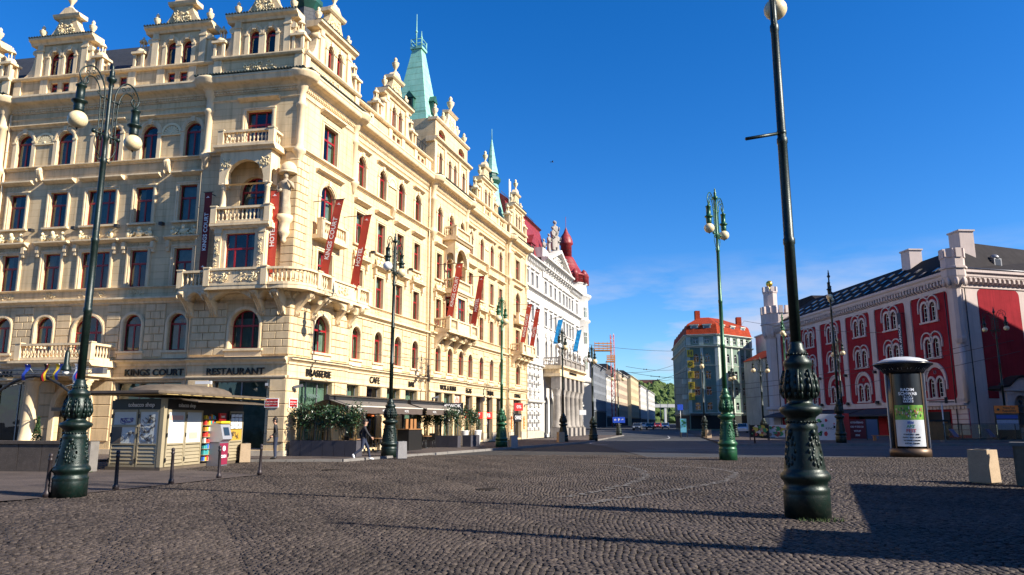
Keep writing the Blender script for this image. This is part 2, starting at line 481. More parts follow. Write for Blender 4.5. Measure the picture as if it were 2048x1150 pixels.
def cobble_field(idx, chamfer):
    n = idx.size
    c, s = np.cos(th[idx]), np.sin(th[idx])
    sx = np.array([-1,1,1,-1.]); sy = np.array([-1,-1,1,1.])
    rings = [(1.0, -0.03), (1.0, -0.009), (0.78, 0.0)] if chamfer else [(1.0,-0.03),(0.90,0.0)]
    nr = len(rings)
    V = np.empty((n, nr*4, 3), np.float32)
    jit = rs.normal(0, 0.06, (n,4,2)) + 1.0
    for k,(f,dz) in enumerate(rings):
        lx = hw[idx][:,None]*sx*f*jit[:,:,0]; ly = hd[idx][:,None]*sy*f*jit[:,:,1]
        V[:,k*4:k*4+4,0] = wx[idx][:,None] + lx*c[:,None] - ly*s[:,None]
        V[:,k*4:k*4+4,1] = wy[idx][:,None] + lx*s[:,None] + ly*c[:,None]
        V[:,k*4:k*4+4,2] = top[idx][:,None] + dz + (0 if k==0 else 1)*(lx*tilt[idx][:,:1] + ly*tilt[idx][:,1:])
    F = []
    for k in range(nr-1):
        for i in range(4):
            F.append((k*4+i, k*4+(i+1)%4, k*4+4+(i+1)%4, k*4+4+i))
    F.append(tuple((nr-1)*4+i for i in range(4)))
    F = np.array(F, np.int32)
    idxs = (F[None,:,:] + (np.arange(n)*nr*4)[:,None,None]).reshape(-1)
    nf = n*len(F)
    me = bpy.data.meshes.new('cobbles')
    me.vertices.add(n*nr*4); me.vertices.foreach_set('co', V.ravel())
    me.loops.add(nf*4); me.loops.foreach_set('vertex_index', idxs.astype(np.int32))
    me.polygons.add(nf); me.polygons.foreach_set('loop_start', np.arange(0,nf*4,4,dtype=np.int32)); me.polygons.foreach_set('loop_total', np.full(nf,4,np.int32))
    at = me.attributes.new('tone','FLOAT','FACE'); at.data.foreach_set('value', np.repeat(tone[idx], len(F)).astype(np.float32))
    me.materials.append(M_COBBLE)
    me.update(calc_edges=True); me.validate()
    return me
rest = ~single
o = place('cobbles', cobble_field(np.where(rest & (wy < 17))[0], True), plaza); tag(o, kind='stuff')
o = place('far_cobbles', cobble_field(np.where(rest & (wy >= 17))[0], False), plaza); tag(o, kind='stuff')
# the nearest stones, one by one, from a few shared shapes
variants = []
for q in range(12):
    hx, hy = 0.5*PITCH*0.92, 0.5*ROW*0.92
    j = [(1+rnd.uniform(-.1,.07), 1+rnd.uniform(-.1,.07)) for _ in range(4)]
    V = []
    for f, dz in ((1.0,-0.03),(1.0,-0.012),(0.84,-0.001),(0.45,0.004)):
        for i,(a,b) in enumerate(((-1,-1),(1,-1),(1,1),(-1,1))):
            V.append((hx*a*f*j[i][0], hy*b*f*j[i][1], dz + rnd.uniform(-.002,.002)*(dz>-0.02)))
    mb = MB(); mb.add(V, [(k*4+i,k*4+(i+1)%4,k*4+4+(i+1)%4,k*4+4+i) for k in range(3) for i in range(4)]+[(12,13,14,15)])
    me = mb.mesh('cobblestone', M_COBBLE)
    at = me.attributes.new('tone','FLOAT','FACE'); at.data.foreach_set('value', np.full(len(me.polygons), 0.2+0.05*q, np.float32))
    variants.append(me)
for i in np.where(single)[0]:
    o = place('cobblestone', variants[rnd.randrange(12)], plaza, (wx[i], wy[i], top[i]), th[i])
    o.rotation_euler = (tilt[i][0], tilt[i][1], th[i])

# pale marking stones curving through the cobbles
def ribbon(name, pts, w, z, m, parent=None, th_=0.0):
    mb = MB(); V = []
    pts = [Vector((p[0],p[1],0)) for p in pts]
    for i,p in enumerate(pts):
        d = (pts[min(i+1,len(pts)-1)]-pts[max(i-1,0)]).normalized(); n = Vector((-d.y,d.x,0))
        V += [(p.x+n.x*w/2,p.y+n.y*w/2,z),(p.x-n.x*w/2,p.y-n.y*w/2,z)]
    mb.add(V, [(2*i,2*i+1,2*i+3,2*i+2) for i in range(len(pts)-1)])
    o = mb.build(name, m, parent)
    if parent is None: tag(o, kind='structure')
    return o
def spline(pts, n=10):
    out = []
    P = [Vector((*p,0)) if len(p)==2 else Vector(p) for p in pts]
    for i in range(len(P)-1):
        p0,p1,p2,p3 = P[max(i-1,0)],P[i],P[i+1],P[min(i+2,len(P)-1)]
        for k in range(n):
            t_ = k/n
            out.append(0.5*((2*p1)+(-p0+p2)*t_+(2*p0-5*p1+4*p2-p3)*t_*t_+(-p0+3*p1-3*p2+p3)*t_**3))
    out.append(P[-1])
    return out
M_WORN = mat('worn_marking_on_cobbles', (0.17,0.155,0.14), 0.8, col2=(0.08,0.07,0.062), vscale=9)
def chips(name, pts, w, n_per_m, m, seed):
    """worn paint left on the tops of single cobbles along a line"""
    r_ = random.Random(seed); mb = MB()
    for i in range(len(pts)-1):
        a, b = pts[i], pts[i+1]; L_ = (b-a).length
        for q in range(max(1,int(L_*n_per_m))):
            p = a + (b-a)*r_.random(); s_ = 0.04
            p = p + Vector((r_.uniform(-w,w), r_.uniform(-w,w), 0)); h = r_.uniform(0.012,0.016)
            mb.add([(p.x-s_,p.y-s_,h),(p.x+s_,p.y-s_,h),(p.x+s_,p.y+s_,h),(p.x-s_,p.y+s_,h)],[(0,1,2,3)])
    o = mb.build(name, m, plaza); tag(o, kind='stuff')
chips('worn_marking', spline([(1.2,17.0),(2.9,20.0),(4.1,23.5),(4.4,27.5),(3.4,30.0)]), 0.13, 20, M_WORN, 1)
chips('worn_marking', spline([(1.4,15.5),(3.6,18.3),(6.0,21.6),(7.4,25.6),(6.6,28.2),(4.3,29.3)]), 0.13, 20, M_WORN, 2)

# cast-iron covers let into the cobbles
M_COVER = mat('rusty_cast_iron_cover', (0.022,0.017,0.014), 0.6, metal=0.4, var=0.4, vscale=8)
for cx, cy, cr, lab in ((-6.3,26.5,.32,'round iron cover in the cobbles before the hotel corner'),(-.6,19.0,.30,'round iron cover in the middle of the cobbles')):
    mb = MB(); mb.lathe([(cr,0.0),(cr,.016),(cr*.9,.018),(cr*.88,.012),(0,.012)],20)
    for k in range(-3,4): mb.box(-cr*.7,cr*.7,k*cr*.2-.012,k*cr*.2+.012,.012,.019)
    o = mb.build('manhole_cover', M_COVER, None, (cx,cy,0.002)); tag(o, lab, 'manhole cover', 'iron covers in the cobbles')
# hotel pavement with kerb stones
pave_poly = [(-45,31.9),(-13,31.9),(-7.3,32.2),(5.7,60.5),(13.5,92),(9,92),(-8,40),(-45,44)]
pave = sheet('hotel_pavement', pave_poly, 0.07, M_PAVE)
def kerb_run(pts, n, parent, name='kerb_stone', w=0.16, h=0.10):
    P = [Vector((*p,0)) for p in pts]
    for i in range(len(P)-1):
        a, b = P[i], P[i+1]; L_ = (b-a).length; k = max(1, round(L_/n)); d = (b-a)/k
        rz = math.atan2(d.y,d.x); me = None
        mb = MB(); mb.taper(0.006,d.length-0.006,-w/2,w/2,-0.04,h,0.012); me = mb.mesh(name, M_KERB)
        for j in range(k):
            p = a + d*j
            place(name, me, parent, (p.x,p.y,rnd.uniform(-.004,.004)), rz)
kerb_run([(-13,31.85),(-7.2,32.15)], 1.2, pave); kerb_run([(-7.2,32.15),(5.8,60.5)], 1.5, pave); kerb_run([(5.8,60.5),(13.6,92)], 2.6, pave)
left_pave = sheet('kiosk_pavement', [(-10.5,16.4),(-8.0,24.0),(-11.4,26.6),(-11.6,31.9),(-45,31.9),(-45,8),(-20,8)], 0.012, M_PAVE)
# far pavement in front of the red palace
far_pave = sheet('far_pavement', [(15,53.5),(100,56),(100,140),(30,130),(21,84)], 0.09, M_PAVE)
kerb_run([(15,53.4),(70,55.1)], 1.8, far_pave, h=0.14)
# tram tracks and road lines
for k, (yy, ex) in enumerate(((38.6,0),(40.03,0),(44.2,0),(45.63,0))):
    ribbon('tram_rail', [(7.5,yy-0.3),(30,yy+0.35),(80,yy+1.6)], 0.075, 0.0, M_RAIL, road)
ribbon('road_line', [(9,47.9),(40,48.9),(90,50.4)], 0.12, -0.004, M_LINE, road)
ribbon('road_line', [(9,50.7),(40,51.5),(90,53.0)], 0.12, -0.004, M_LINE, road)
ribbon('road_line', [Vector(p) for p in spline([(7.0,55.5),(6.2,60),(8.5,66),(15,74),(19,92)])], 0.14, -0.004, M_LINE, road)
ribbon('road_line', spline([(18.5,58),(20,66),(22.0,80),(26,120)]), 0.14, -0.004, M_LINE, road)

# ================================================================ facade kit (meshes are shared between alike pieces)
KIT = {}
def kit(key, fn):
    if key not in KIT: KIT[key] = fn()
    return KIT[key]

def arc_pts(uc, zc, r, n=10, a0=PI, a1=0.0):
    return [(uc + r*math.cos(a0+(a1-a0)*i/n), zc + r*math.sin(a0+(a1-a0)*i/n)) for i in range(n+1)]

def wall_mesh(u0, u1, z0, z1, openings, mats, depth=0.42, back=True, name='wall'):
    """wall with real openings. openings: (uc, w, za, zb, arch)"""
    mb = MB()
    us, zs, holes, arches = {u0,u1}, {z0,z1}, [], []
    for uc, w, za, zb, arch in openings:
        a, b = uc-w/2, uc+w/2
        us |= {a,b}; zs |= {za,zb}
        holes.append((a,b,za,zb))
    us, zs = sorted(us), sorted(zs)
    for i in range(len(us)-1):
        for j in range(len(zs)-1):
            cu, cz = (us[i]+us[i+1])/2, (zs[j]+zs[j+1])/2
            if any(a<cu<b and c<cz<d for a,b,c,d in holes): continue
            mb.add([(us[i],0,zs[j]),(us[i+1],0,zs[j]),(us[i+1],0,zs[j+1]),(us[i],0,zs[j+1])], [(0,1,2,3)])
    d = depth
    for uc, w, za, zb, arch in openings:
        a, b = uc-w/2, uc+w/2
        zt = zb
        if arch:
            rise = w/2 if arch is True else arch
            zt = zb - rise
            if rise >= w/2-1e-6: pts = arc_pts(uc, zt, w/2, 10)
            else:
                rad = (w*w/4+rise*rise)/(2*rise); half = math.asin(w/2/rad)
                pts = arc_pts(uc, zb-rad, rad, 8, PI/2+half, PI/2-half)
            n = len(pts); h = n//2
            left = [(a,zb)] + pts[:h+1]; right = pts[h:] + [(b,zb)]
            mb.add([(p[0],0,p[1]) for p in left], [tuple(range(len(left)))[::1]])
            mb.add([(p[0],0,p[1]) for p in right], [tuple(range(len(right)))])
            V = [(p[0],0,p[1]) for p in pts] + [(p[0],d,p[1]) for p in pts]
            mb.add(V, [(i,i+1,n+i+1,n+i) for i in range(n-1)], True)
        else:
            mb.add([(a,0,zb),(b,0,zb),(b,d,zb),(a,d,zb)], [(0,1,2,3)])
        mb.add([(a,0,za),(a,0,zt),(a,d,zt),(a,d,za)], [(0,1,2,3)])
        mb.add([(b,0,za),(b,d,za),(b,d,zt),(b,0,zt)], [(0,1,2,3)])
        mb.add([(a,0,za),(a,d,za),(b,d,za),(b,0,za)], [(0,1,2,3)])
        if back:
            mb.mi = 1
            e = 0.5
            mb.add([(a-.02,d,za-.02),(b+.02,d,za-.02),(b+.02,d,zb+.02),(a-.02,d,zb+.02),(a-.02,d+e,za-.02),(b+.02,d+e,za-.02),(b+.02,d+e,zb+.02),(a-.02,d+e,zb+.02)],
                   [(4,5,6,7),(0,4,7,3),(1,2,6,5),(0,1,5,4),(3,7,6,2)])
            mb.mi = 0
    return mb.mesh(name, mats)

def window_parts(w, h, arch, mull='full', bar=0.06, tr=0.64, mats=None, curtain=True, var=0):
    fm, pm, cm = mats or (M_RED, M_GLASS, M_CURTAIN)
    key = ('win', round(w,2), round(h,2), arch, mull, fm.name, pm.name, curtain, bar, tr, var)
    def mk():
        mb = MB(); a = w/2
        zt = h - (w/2 if arch is True else 0)
        mb.box(-a,-a+bar,0,0.04,0,zt); mb.box(a-bar,a,0,0.04,0,zt); mb.box(-a+bar,a-bar,0,0.04,0,bar*1.2)
        if arch is True:
            o = arc_pts(0, zt, a, 10); i_ = arc_pts(0, zt, a-bar, 10)
            for k in range(10):
                q = [o[k],o[k+1],i_[k+1],i_[k]]
                mb.prism(q, 0, 0.04, 'y')
        else:
            mb.box(-a+bar,a-bar,0,0.04,h-bar,h)
        ztr = h*tr if arch is not True else zt
        mb.box(-a+bar,a-bar,-0.010,0.035,ztr-0.05,ztr+0.05)
        top = h-bar
        if mull == 'full': mb.box(-0.045,0.045,-0.006,0.032,bar,top)
        elif mull == 'low': mb.box(-0.04,0.04,-0.006,0.032,bar,ztr-0.05)
        elif mull == 'three':
            for x in (-w*0.2, w*0.2): mb.box(x-0.04,x+0.04,-0.006,0.032,bar,(top if arch is not True else zt+a*0.85))
        elif mull == 'grid':
            mb.box(-0.03,0.03,-0.006,0.032,bar,top)
            for k in (0.33,0.66): mb.box(-a+bar,a-bar,-0.008,0.03,ztr*k-0.02,ztr*k+0.02)
        frame = mb.mesh('window', fm)
        p = MB()
        pts = [(-a+.02,0.02)] + ([(a-.02,0.02)] + [(x*0.97,z) for x,z in arc_pts(0,zt,a,10,0,PI)] if arch is True else [(a-.02,0.02),(a-.02,h-.02),(-a+.02,h-.02)])
        p.add([(x,0.02,z) for x,z in pts], [tuple(range(len(pts)))])
        pane = p.mesh('pane', pm)
        cur = None
        if curtain:
            c = MB(); r_ = random.Random(int(w*1000+h*77)+var)
            for sgn in (-1,1):
                n = 9; x0 = a-0.03; wd = w*(0.30,0.485,0.20,0.40)[var]
                V = []
                for k in range(n+1):
                    x = sgn*(x0 - wd*k/n); y = 0.17 + (0.045 if k%2 else 0) + r_.uniform(-.01,.01)
                    V += [(x,y,0.03),(x*0.97,y,h-0.06 if arch is not True else zt+a*0.5)]
                c.add(V, [(2*k,2*k+2,2*k+3,2*k+1) for k in range(n)], True)
            cur = c.mesh('curtain', cm)
        return frame, pane, cur
    return kit(key, mk)

wrnd = random.Random(5)
def put_window(fr, u, z, w, h, arch=False, y=0.2, mull='full', mats=None, curtain=True, bar=0.06, tr=0.64):
    f, p, c = window_parts(w, h, arch, mull, bar, tr, mats, curtain, wrnd.choice((0,0,1,2,3)) if curtain else 0)
    o = fr.put('window', f, u, z, y)
    place('pane', p, o)
    if c is not None: place('curtain', c, o)
    return o

def relief_mesh(w, h, n, seed, d=0.05, name='relief', m=None, big=0.16):
    """carved foliage: curls and leaves standing out of a ground"""
    r_ = random.Random(seed); mb = MB()
    for k in range(n):
        x = r_.uniform(-w/2,w/2)*0.92; z = r_.uniform(0.08,0.92)*h; s = r_.uniform(0.5,1.0)*big*min(1,h*2.2)
        if k % 3 == 0:
            pts = []; a0 = r_.uniform(0,6.28); sg = r_.choice((-1,1))
            for q in range(7):
                a = a0+sg*q*0.75; rad = s*(1-q*0.11)*0.75
                pts.append((x+rad*math.cos(a), -d*0.55, z+rad*math.sin(a)*0.9))
            mb.tube(pts, [s*0.17]*6+[s*0.25], 4)
        else:
            from mathutils import Euler
            mb.ball((x,-d*0.25,z), (s*0.55,d*0.8,s*0.24), 6, 3, Euler((0,r_.uniform(0,3.14),0)))
    return mb.mesh(name, m or M_RELIEF)

def cornice(fr, name, u0, u1, prof, y=0.0, m=None, parent=None):
    """moulding: profile (y,z) run along the facade"""
    mb = MB(); mb.prism(prof, u0, u1, 'x')
    return fr.build(mb, name, m or M_TRIM, 0,0,y, parent=parent)

def string_prof(z0, z1, out, inn=0.12):
    h = z1-z0
    return [(inn,z0),(-out*0.25,z0),(-out*0.3,z0+h*0.25),(-out*0.75,z0+h*0.55),(-out,z0+h*0.62),(-out,z0+h*0.9),(inn,z1)]

BAL_PROF = [(0.055,0),(0.055,0.06),(0.028,0.10),(0.062,0.24),(0.066,0.31),(0.03,0.46),(0.026,0.52),(0.05,0.56),(0.055,0.60)]
def baluster_mesh(h, m):
    def mk():
        mb = MB(); mb.lathe([(r*1.0, z*h/0.60) for r,z in BAL_PROF], 7)
        return mb.mesh('baluster', m)
    return kit(('bal', round(h,2), m.name), mk)

def balustrade(root, path, z0, h, m, posts=None, name='balustrade', spacing=0.21, panels=()):
    """path: points in the root's plane; base, rail and pedestals in one part, each turned baluster a sub-part"""
    mb = MB(); P = [Vector((p[0],p[1],0)) for p in path]
    hb, hr, w = 0.13, 0.11, 0.20
    segs = []
    for i in range(len(P)-1):
        a, b = P[i], P[i+1]; d = b-a; L_ = d.length; ang = math.atan2(d.y,d.x); c = (a+b)/2
        e = 0.0 if len(P) < 8 else 0.02
        mb.cbox((c.x,c.y,z0+hb/2), (L_+e,w,hb), ang)
        mb.cbox((c.x,c.y,z0+h-hr/2), (L_+e,w+0.05,hr), ang)
        if i in panels:
            mb.cbox((c.x,c.y,z0+h/2), (L_+e,w*0.5,h-hr-hb), ang)
        segs.append((a,b,L_,ang))
    for p, ang in (posts or []):
        mb.cbox((p[0],p[1],z0+h/2), (0.30,0.28,h+0.004), ang)
        mb.cbox((p[0],p[1],z0+h+0.03), (0.36,0.34,0.06), ang)
    o = mb.build(name, m, root)
    bm_ = baluster_mesh(h-hb-hr, m)
    carry = spacing*0.5
    for i,(a,b,L_,ang) in enumerate(segs):
        if i in panels: continue
        s_ = carry
        while s_ < L_:
            p = a + (b-a)*(s_/L_)
            if not any((p-Vector((q[0],q[1],0))).length < 0.22 for q,_ in (posts or [])):
                place('baluster', bm_, o, (p.x,p.y,z0+hb))
            s_ += spacing
        carry = s_ - L_
    return o

def console_mesh(h, out, w, m, key='console'):
    def mk():
        mb = MB(); pts = [(0.02,0)]
        for k in range(9):
            t_ = k/8; pts.append((-out*(t_**1.9)*0.92 - 0.08*math.sin(PI*t_) - 0.05, h*(t_**0.9)*0.86))
        pts += [(-out,h*0.86),(-out,h),(0.02,h)]
        mb.prism(pts, -w/2, w/2, 'x', True)
        # scroll rolls and ribs
        for yy, zz, rr_ in ((-out+0.10,h*0.80,0.115),(-0.10,h*0.10,0.10)):
            n = 10
            for sgn in (-1,1):
                mb.prism([(yy+rr_*math.cos(2*PI*q/n), zz+rr_*math.sin(2*PI*q/n)) for q in range(n)], min(sgn*w*0.46,sgn*w*0.56), max(sgn*w*0.46,sgn*w*0.56), 'x', True)
        for q in (-0.28,0,0.28): 
            mb.prism([(p[0]-0.025,p[1]) for p in pts[1:10]]+[(p[0]+0.01,p[1]) for p in pts[9:0:-1]], q*w-w*0.07, q*w+w*0.07, 'x', True)
        return mb.mesh('console', m)
    return kit((key, round(h,2), round(out,2), round(w,2), m.name), mk)

URN_PROF = [(0.17,0),(0.17,0.10),(0.08,0.16),(0.07,0.28),(0.16,0.46),(0.24,0.62),(0.22,0.70),(0.26,0.74),(0.12,0.80),(0.10,0.94),(0.13,1.0),(0.07,1.12),(0.0,1.18)]
def urn_mesh(m, s=1.0):
    def mk():
        mb = MB(); mb.lathe([(r*s,z*s) for r,z in URN_PROF], 10); return mb.mesh('urn', m)
    return kit(('urn', m.name, s), mk)

def pinnacle_mesh(m):
    def mk():
        mb = MB()
        mb.box(-.36,.36,-.36,.36,0,0.12)
        for sx in (-1,1):
            for sy in (-1,1): mb.box(sx*.24-.07,sx*.24+.07,sy*.24-.07,sy*.24+.07,0.12,0.85)
        mb.box(-.15,.15,-.15,.15,0.12,0.85)
        mb.box(-.40,.40,-.40,.40,0.85,0.97)
        mb.lathe([(0.36,0.97),(0.34,1.08),(0.26,1.22),(0.17,1.28)], 8)
        for k in range(4):
            a = PI/4+k*PI/2; mb.cbox((0.13*math.cos(a),0.13*math.sin(a),1.45),(0.06,0.06,0.40),a)
        mb.lathe([(0.21,1.64),(0.21,1.70),(0.15,1.80),(0.05,1.88),(0.06,1.96),(0.0,2.02)], 8)
        return mb.mesh('pinnacle', m)
    return kit(('pin', m.name), mk)

def arch_ring(mb, uc, zc, r0, r1, y0, y1, n=12):
    o = arc_pts(uc,zc,r1,n); i_ = arc_pts(uc,zc,r0,n)
    for k in range(n):
        mb.prism([o[k],o[k+1],i_[k+1],i_[k]], y0, y1, 'y')

# ================================================================ the cream hotel
hotel = empty('hotel_building', CORNER)
tag(hotel, 'cream five-storey corner hotel with red windows, gables and long lit street front', 'hotel')
FR = Frame(hotel, (0,0,0), R(72.75))
FL = Frame(hotel, (0,0,0), R(-10.25))
REC, BAY = 0.16, -0.12        # recessed plane and bay plane

# ---- surrounds
def sur_f1(w, h):
    def mk():
        mb = MB(); a = w/2; zt = h-a
        for s in (-1,1):
            mb.box(min(s*a,s*(a+.17)), max(s*a,s*(a+.17)), -.05,.0,-0.02,zt)
            mb.box(min(s*(a+.03),s*(a+.12)), max(s*(a+.03),s*(a+.12)), -.085,-.05,-0.02,zt)
        arch_ring(mb, 0, zt, a, a+.17, -.05, 0); arch_ring(mb, 0, zt, a+.03, a+.12, -.085, -.05)
        mb.box(-a-.26,a+.26,-.14,.0,-.13,-.02)
        mb.taper(-a-.20,a+.20,-.05,.0,-.42,-.13,0.0)
        return mb.mesh('window_surround', M_TRIM)
    return kit(('sf1',w,h), mk)
def sur_rect(w, h, style):
    def mk():
        mb = MB(); a = w/2
        for s in (-1,1):
            mb.box(min(s*a,s*(a+.20)), max(s*a,s*(a+.20)), -.05,0,-.05,h+.0)
            mb.box(min(s*(a+.09),s*(a+.17)), max(s*(a+.09),s*(a+.17)), -.09,-.05,-.05,h+.0)
        mb.box(-a-.20,a+.20,-.05,0,h,h+.18); mb.box(-a-.17,a+.17,-.09,-.05,h+.09,h+.16)
        if style == 'f2':
            for s in (-1,1):
                x = s*(a+.32)
                mb.box(x-.09,x+.09,-.22,0,h+.05,h+.40); mb.box(x-.075,x+.075,-.15,0,h-.15,h+.05)
            mb.prism([(0,h+.40),(-.10,h+.42),(-.28,h+.52),(-.34,h+.55),(-.34,h+.63),(0,h+.67)], -a-.52, a+.52, 'x')
        else:
            mb.prism([(0,h+.48),(-.10,h+.50),(-.26,h+.58),(-.32,h+.61),(-.32,h+.69),(0,h+.73)], -a-.42, a+.42, 'x')
            mb.box(-a-.28,a+.28,-.15,0,-.15,-.05)
        return mb.mesh('window_surround', M_TRIM)
    return kit(('srect',w,h,style), mk)
def sur_f4(w, h):
    def mk():
        mb = MB(); a = w/2; zt = h-a
        for s in (-1,1):
            mb.box(min(s*a,s*(a+.22)), max(s*a,s*(a+.22)), -.06,0,0,zt)
            mb.box(min(s*(a+.01),s*(a+.25)), max(s*(a+.01),s*(a+.25)), -.10,0,zt-.02,zt+.07)
        arch_ring(mb, 0, zt+.07, a, a+.22, -.06, 0); arch_ring(mb, 0, zt+.07, a+.10, a+.18, -.09, -.06)
        mb.taper(-.09,.09,-.13,0,h+.02,h+.30,-.03,0)
        return mb.mesh('window_surround', M_TRIM)
    return kit(('sf4',w,h), mk)

REL_WIN = relief_mesh(1.15,0.20,16,1,0.05,big=0.12)
REL_WIDE= relief_mesh(1.8,0.20,24,2,0.05,big=0.12)
REL_APRON = relief_mesh(1.05,0.34,22,3,0.05,big=0.13)
REL_APRONW = relief_mesh(1.75,0.34,34,4,0.05,big=0.13)
REL_STRIP = relief_mesh(1.3,0.14,16,6,0.04,big=0.14)
def putti(w, seed):
    r_ = random.Random(seed); mb = MB()
    from mathutils import Euler
    for s in (-1,1):
        x = s*w*0.42
        mb.ball((x,-.16,.16),(.13,.10,.17),7,4); mb.ball((x-s*.02,-.18,.40),(.085,.085,.10),7,4)
        mb.ball((x-s*.16,-.16,.13),(.16,.07,.07),6,3,Euler((0,s*.5,0))); mb.ball((x-s*.13,-.18,.27),(.12,.04,.04),6,3,Euler((0,s*.9,0)))
    mb.ball((0,-.18,.42),(.11,.10,.14),8,5); mb.ball((0,-.14,.22),(.24,.09,.18),8,4)
    for k in range(12):
        mb.ball((r_.uniform(-.35,.35)*w,-.12,r_.uniform(.02,.30)),(r_.uniform(.07,.13),.07,r_.uniform(.04,.07)),6,3,Euler((0,r_.uniform(0,3.1),0)))
    return mb.mesh('sculpture', M_RELIEF)
PUTTI = [putti(1.5,s) for s in (1,2,3)]
PUTTIW = putti(2.2,9)
SHELL = None
def shell_mesh():
    mb = MB()
    for k in range(9):
        a = PI*(k+0.5)/9
        mb.prism([(0.04*math.cos(a-.25),0.04*math.sin(a-.25)),(0.40*math.cos(a-.13),0.40*math.sin(a-.13)),(0.44*math.cos(a),0.44*math.sin(a)),(0.40*math.cos(a+.13),0.40*math.sin(a+.13)),(0.04*math.cos(a+.25),0.04*math.sin(a+.25))],-.05,0.02,'y')
    mb.ball((0,-.04,.03),(.09,.07,.08),7,4)
    arch_ring(mb,0,0,.47,.60,-.06,.0)
    mb.box(-.60,.60,-.08,0,-.10,-.02)
    return mb.mesh('shell_niche', M_RELIEF)
SHELL = shell_mesh()

F1 = (5.2,1.85); F2 = (8.5,1.95); F3 = (11.95,1.9); F4 = (15.4,1.9); F0TOP = 3.7
def axis_windows(fr, u, y, w=1.0, floors='1234', seed=0, wf4=None):
    """window column of a plain axis; returns the openings it needs"""
    ops = []
    wide = w > 1.3
    mull = 'three' if wide else 'low'
    if '1' in floors:
        ops.append((u,w,F1[0],F1[0]+F1[1],True if not wide else True))
        put_window(fr,u,F1[0],w,F1[1],True,y+.17,mull)
        fr.put('window_surround', sur_f1(w,F1[1]), u, F1[0], y)
    if '2' in floors:
        ops.append((u,w,F2[0],F2[0]+F2[1],False))
        put_window(fr,u,F2[0],w,F2[1],False,y+.16,mull)
        fr.put('window_surround', sur_rect(w,F2[1],'f2'), u, F2[0], y)
        fr.put('frieze_relief', REL_WIDE if wide else REL_WIN, u, F2[0]+F2[1]+.19, y)
        fr.put('sculpture', PUTTIW if wide else PUTTI[seed%3], u, F2[0]+F2[1]+.66, y)
        fr.put('apron_relief', REL_APRONW if wide else REL_APRON, u, 8.02, y)
    if '3' in floors:
        ops.append((u,w,F3[0],F3[0]+F3[1],False))
        put_window(fr,u,F3[0],w,F3[1],False,y+.16,mull)
        fr.put('window_surround', sur_rect(w,F3[1],'f3'), u, F3[0], y)
        fr.put('frieze_relief', REL_WIDE if wide else REL_WIN, u, F3[0]+F3[1]+.22, y)
        fr.put('frieze_relief', REL_STRIP, u, F3[0]-.32, y)
    if '4' in floors:
        if wide:
            for du in (-.48,.48):
                ops.append((u+du,.62,F4[0],F4[0]+F4[1],True))
                put_window(fr,u+du,F4[0],.62,F4[1],True,y+.16,'low'); fr.put('window_surround', sur_f4(.62,F4[1]), u+du, F4[0], y)
        else:
            ops.append((u,w*.95,F4[0],F4[0]+F4[1],True))
            put_window(fr,u,F4[0],w*.95,F4[1],True,y+.16,'low')
            fr.put('window_surround', sur_f4(w*.95,F4[1]), u, F4[0], y)
        fr.put('frieze_relief', REL_STRIP, u, 15.02, y)
    return ops

# ---- horizontal members of a run of wall
PR_MAIN = [(.12,18.52),(-.04,18.52),(-.10,18.68),(-.16,18.70),(-.16,18.78),(-.34,18.92),(-.58,18.97),(-.62,19.02),(-.66,19.20),(-.70,19.24),(-.70,19.34),(.12,19.42)]
def dentils(fr, u0, u1, y):
    mb = MB(); n = int((u1-u0)/0.16)
    for k in range(n):
        x = u0+(k+.5)*(u1-u0)/n
        mb.box(x-.045,x+.045,-.13,-.02,18.57,18.67)
    o = fr.build(mb,'dentils',M_TRIM,0,0,y); o['kind']='stuff'
def members(fr, u0, u1, y, bay=False, sign=True):
    cornice(fr,'lower_cornice',u0,u1,string_prof(4.42,4.78,.26),y)
    mb = MB(); mb.box(u0,u1,-.29,-.25,4.715,4.75); fr.build(mb,'flashing',M_DARKMETAL,0,0,y)
    cornice(fr,'string_course',u0,u1,[(.1,3.74),(-.07,3.74),(-.10,3.80),(-.10,3.86),(.1,3.88)],y)
    cornice(fr,'storey_cornice',u0,u1,string_prof(7.62,7.96,.30),y)
    cornice(fr,'sill_course',u0,u1,string_prof(8.38,8.50,.14),y)
    cornice(fr,'sill_course',u0,u1,string_prof(15.20,15.38,.22),y)
    cornice(fr,'upper_moulding',u0,u1,string_prof(18.12,18.22,.09),y)
    cornice(fr,'main_cornice',u0,u1,PR_MAIN,y)
    dentils(fr,u0,u1,y)
    if bay:
        mb = MB(); n = int((u1-u0+0.9)/0.17)
        for k in range(n):
            x = u0-.45+(k+.5)*(u1-u0+.9)/n
            mb.prism([(x+.075*math.cos(PI*q/4),19.40+.075*math.sin(PI*q/4)) for q in range(5)], -.76, .0,'y')
        o = fr.build(mb,'tile_edge',M_TILE,0,0,y); o['kind']='stuff'

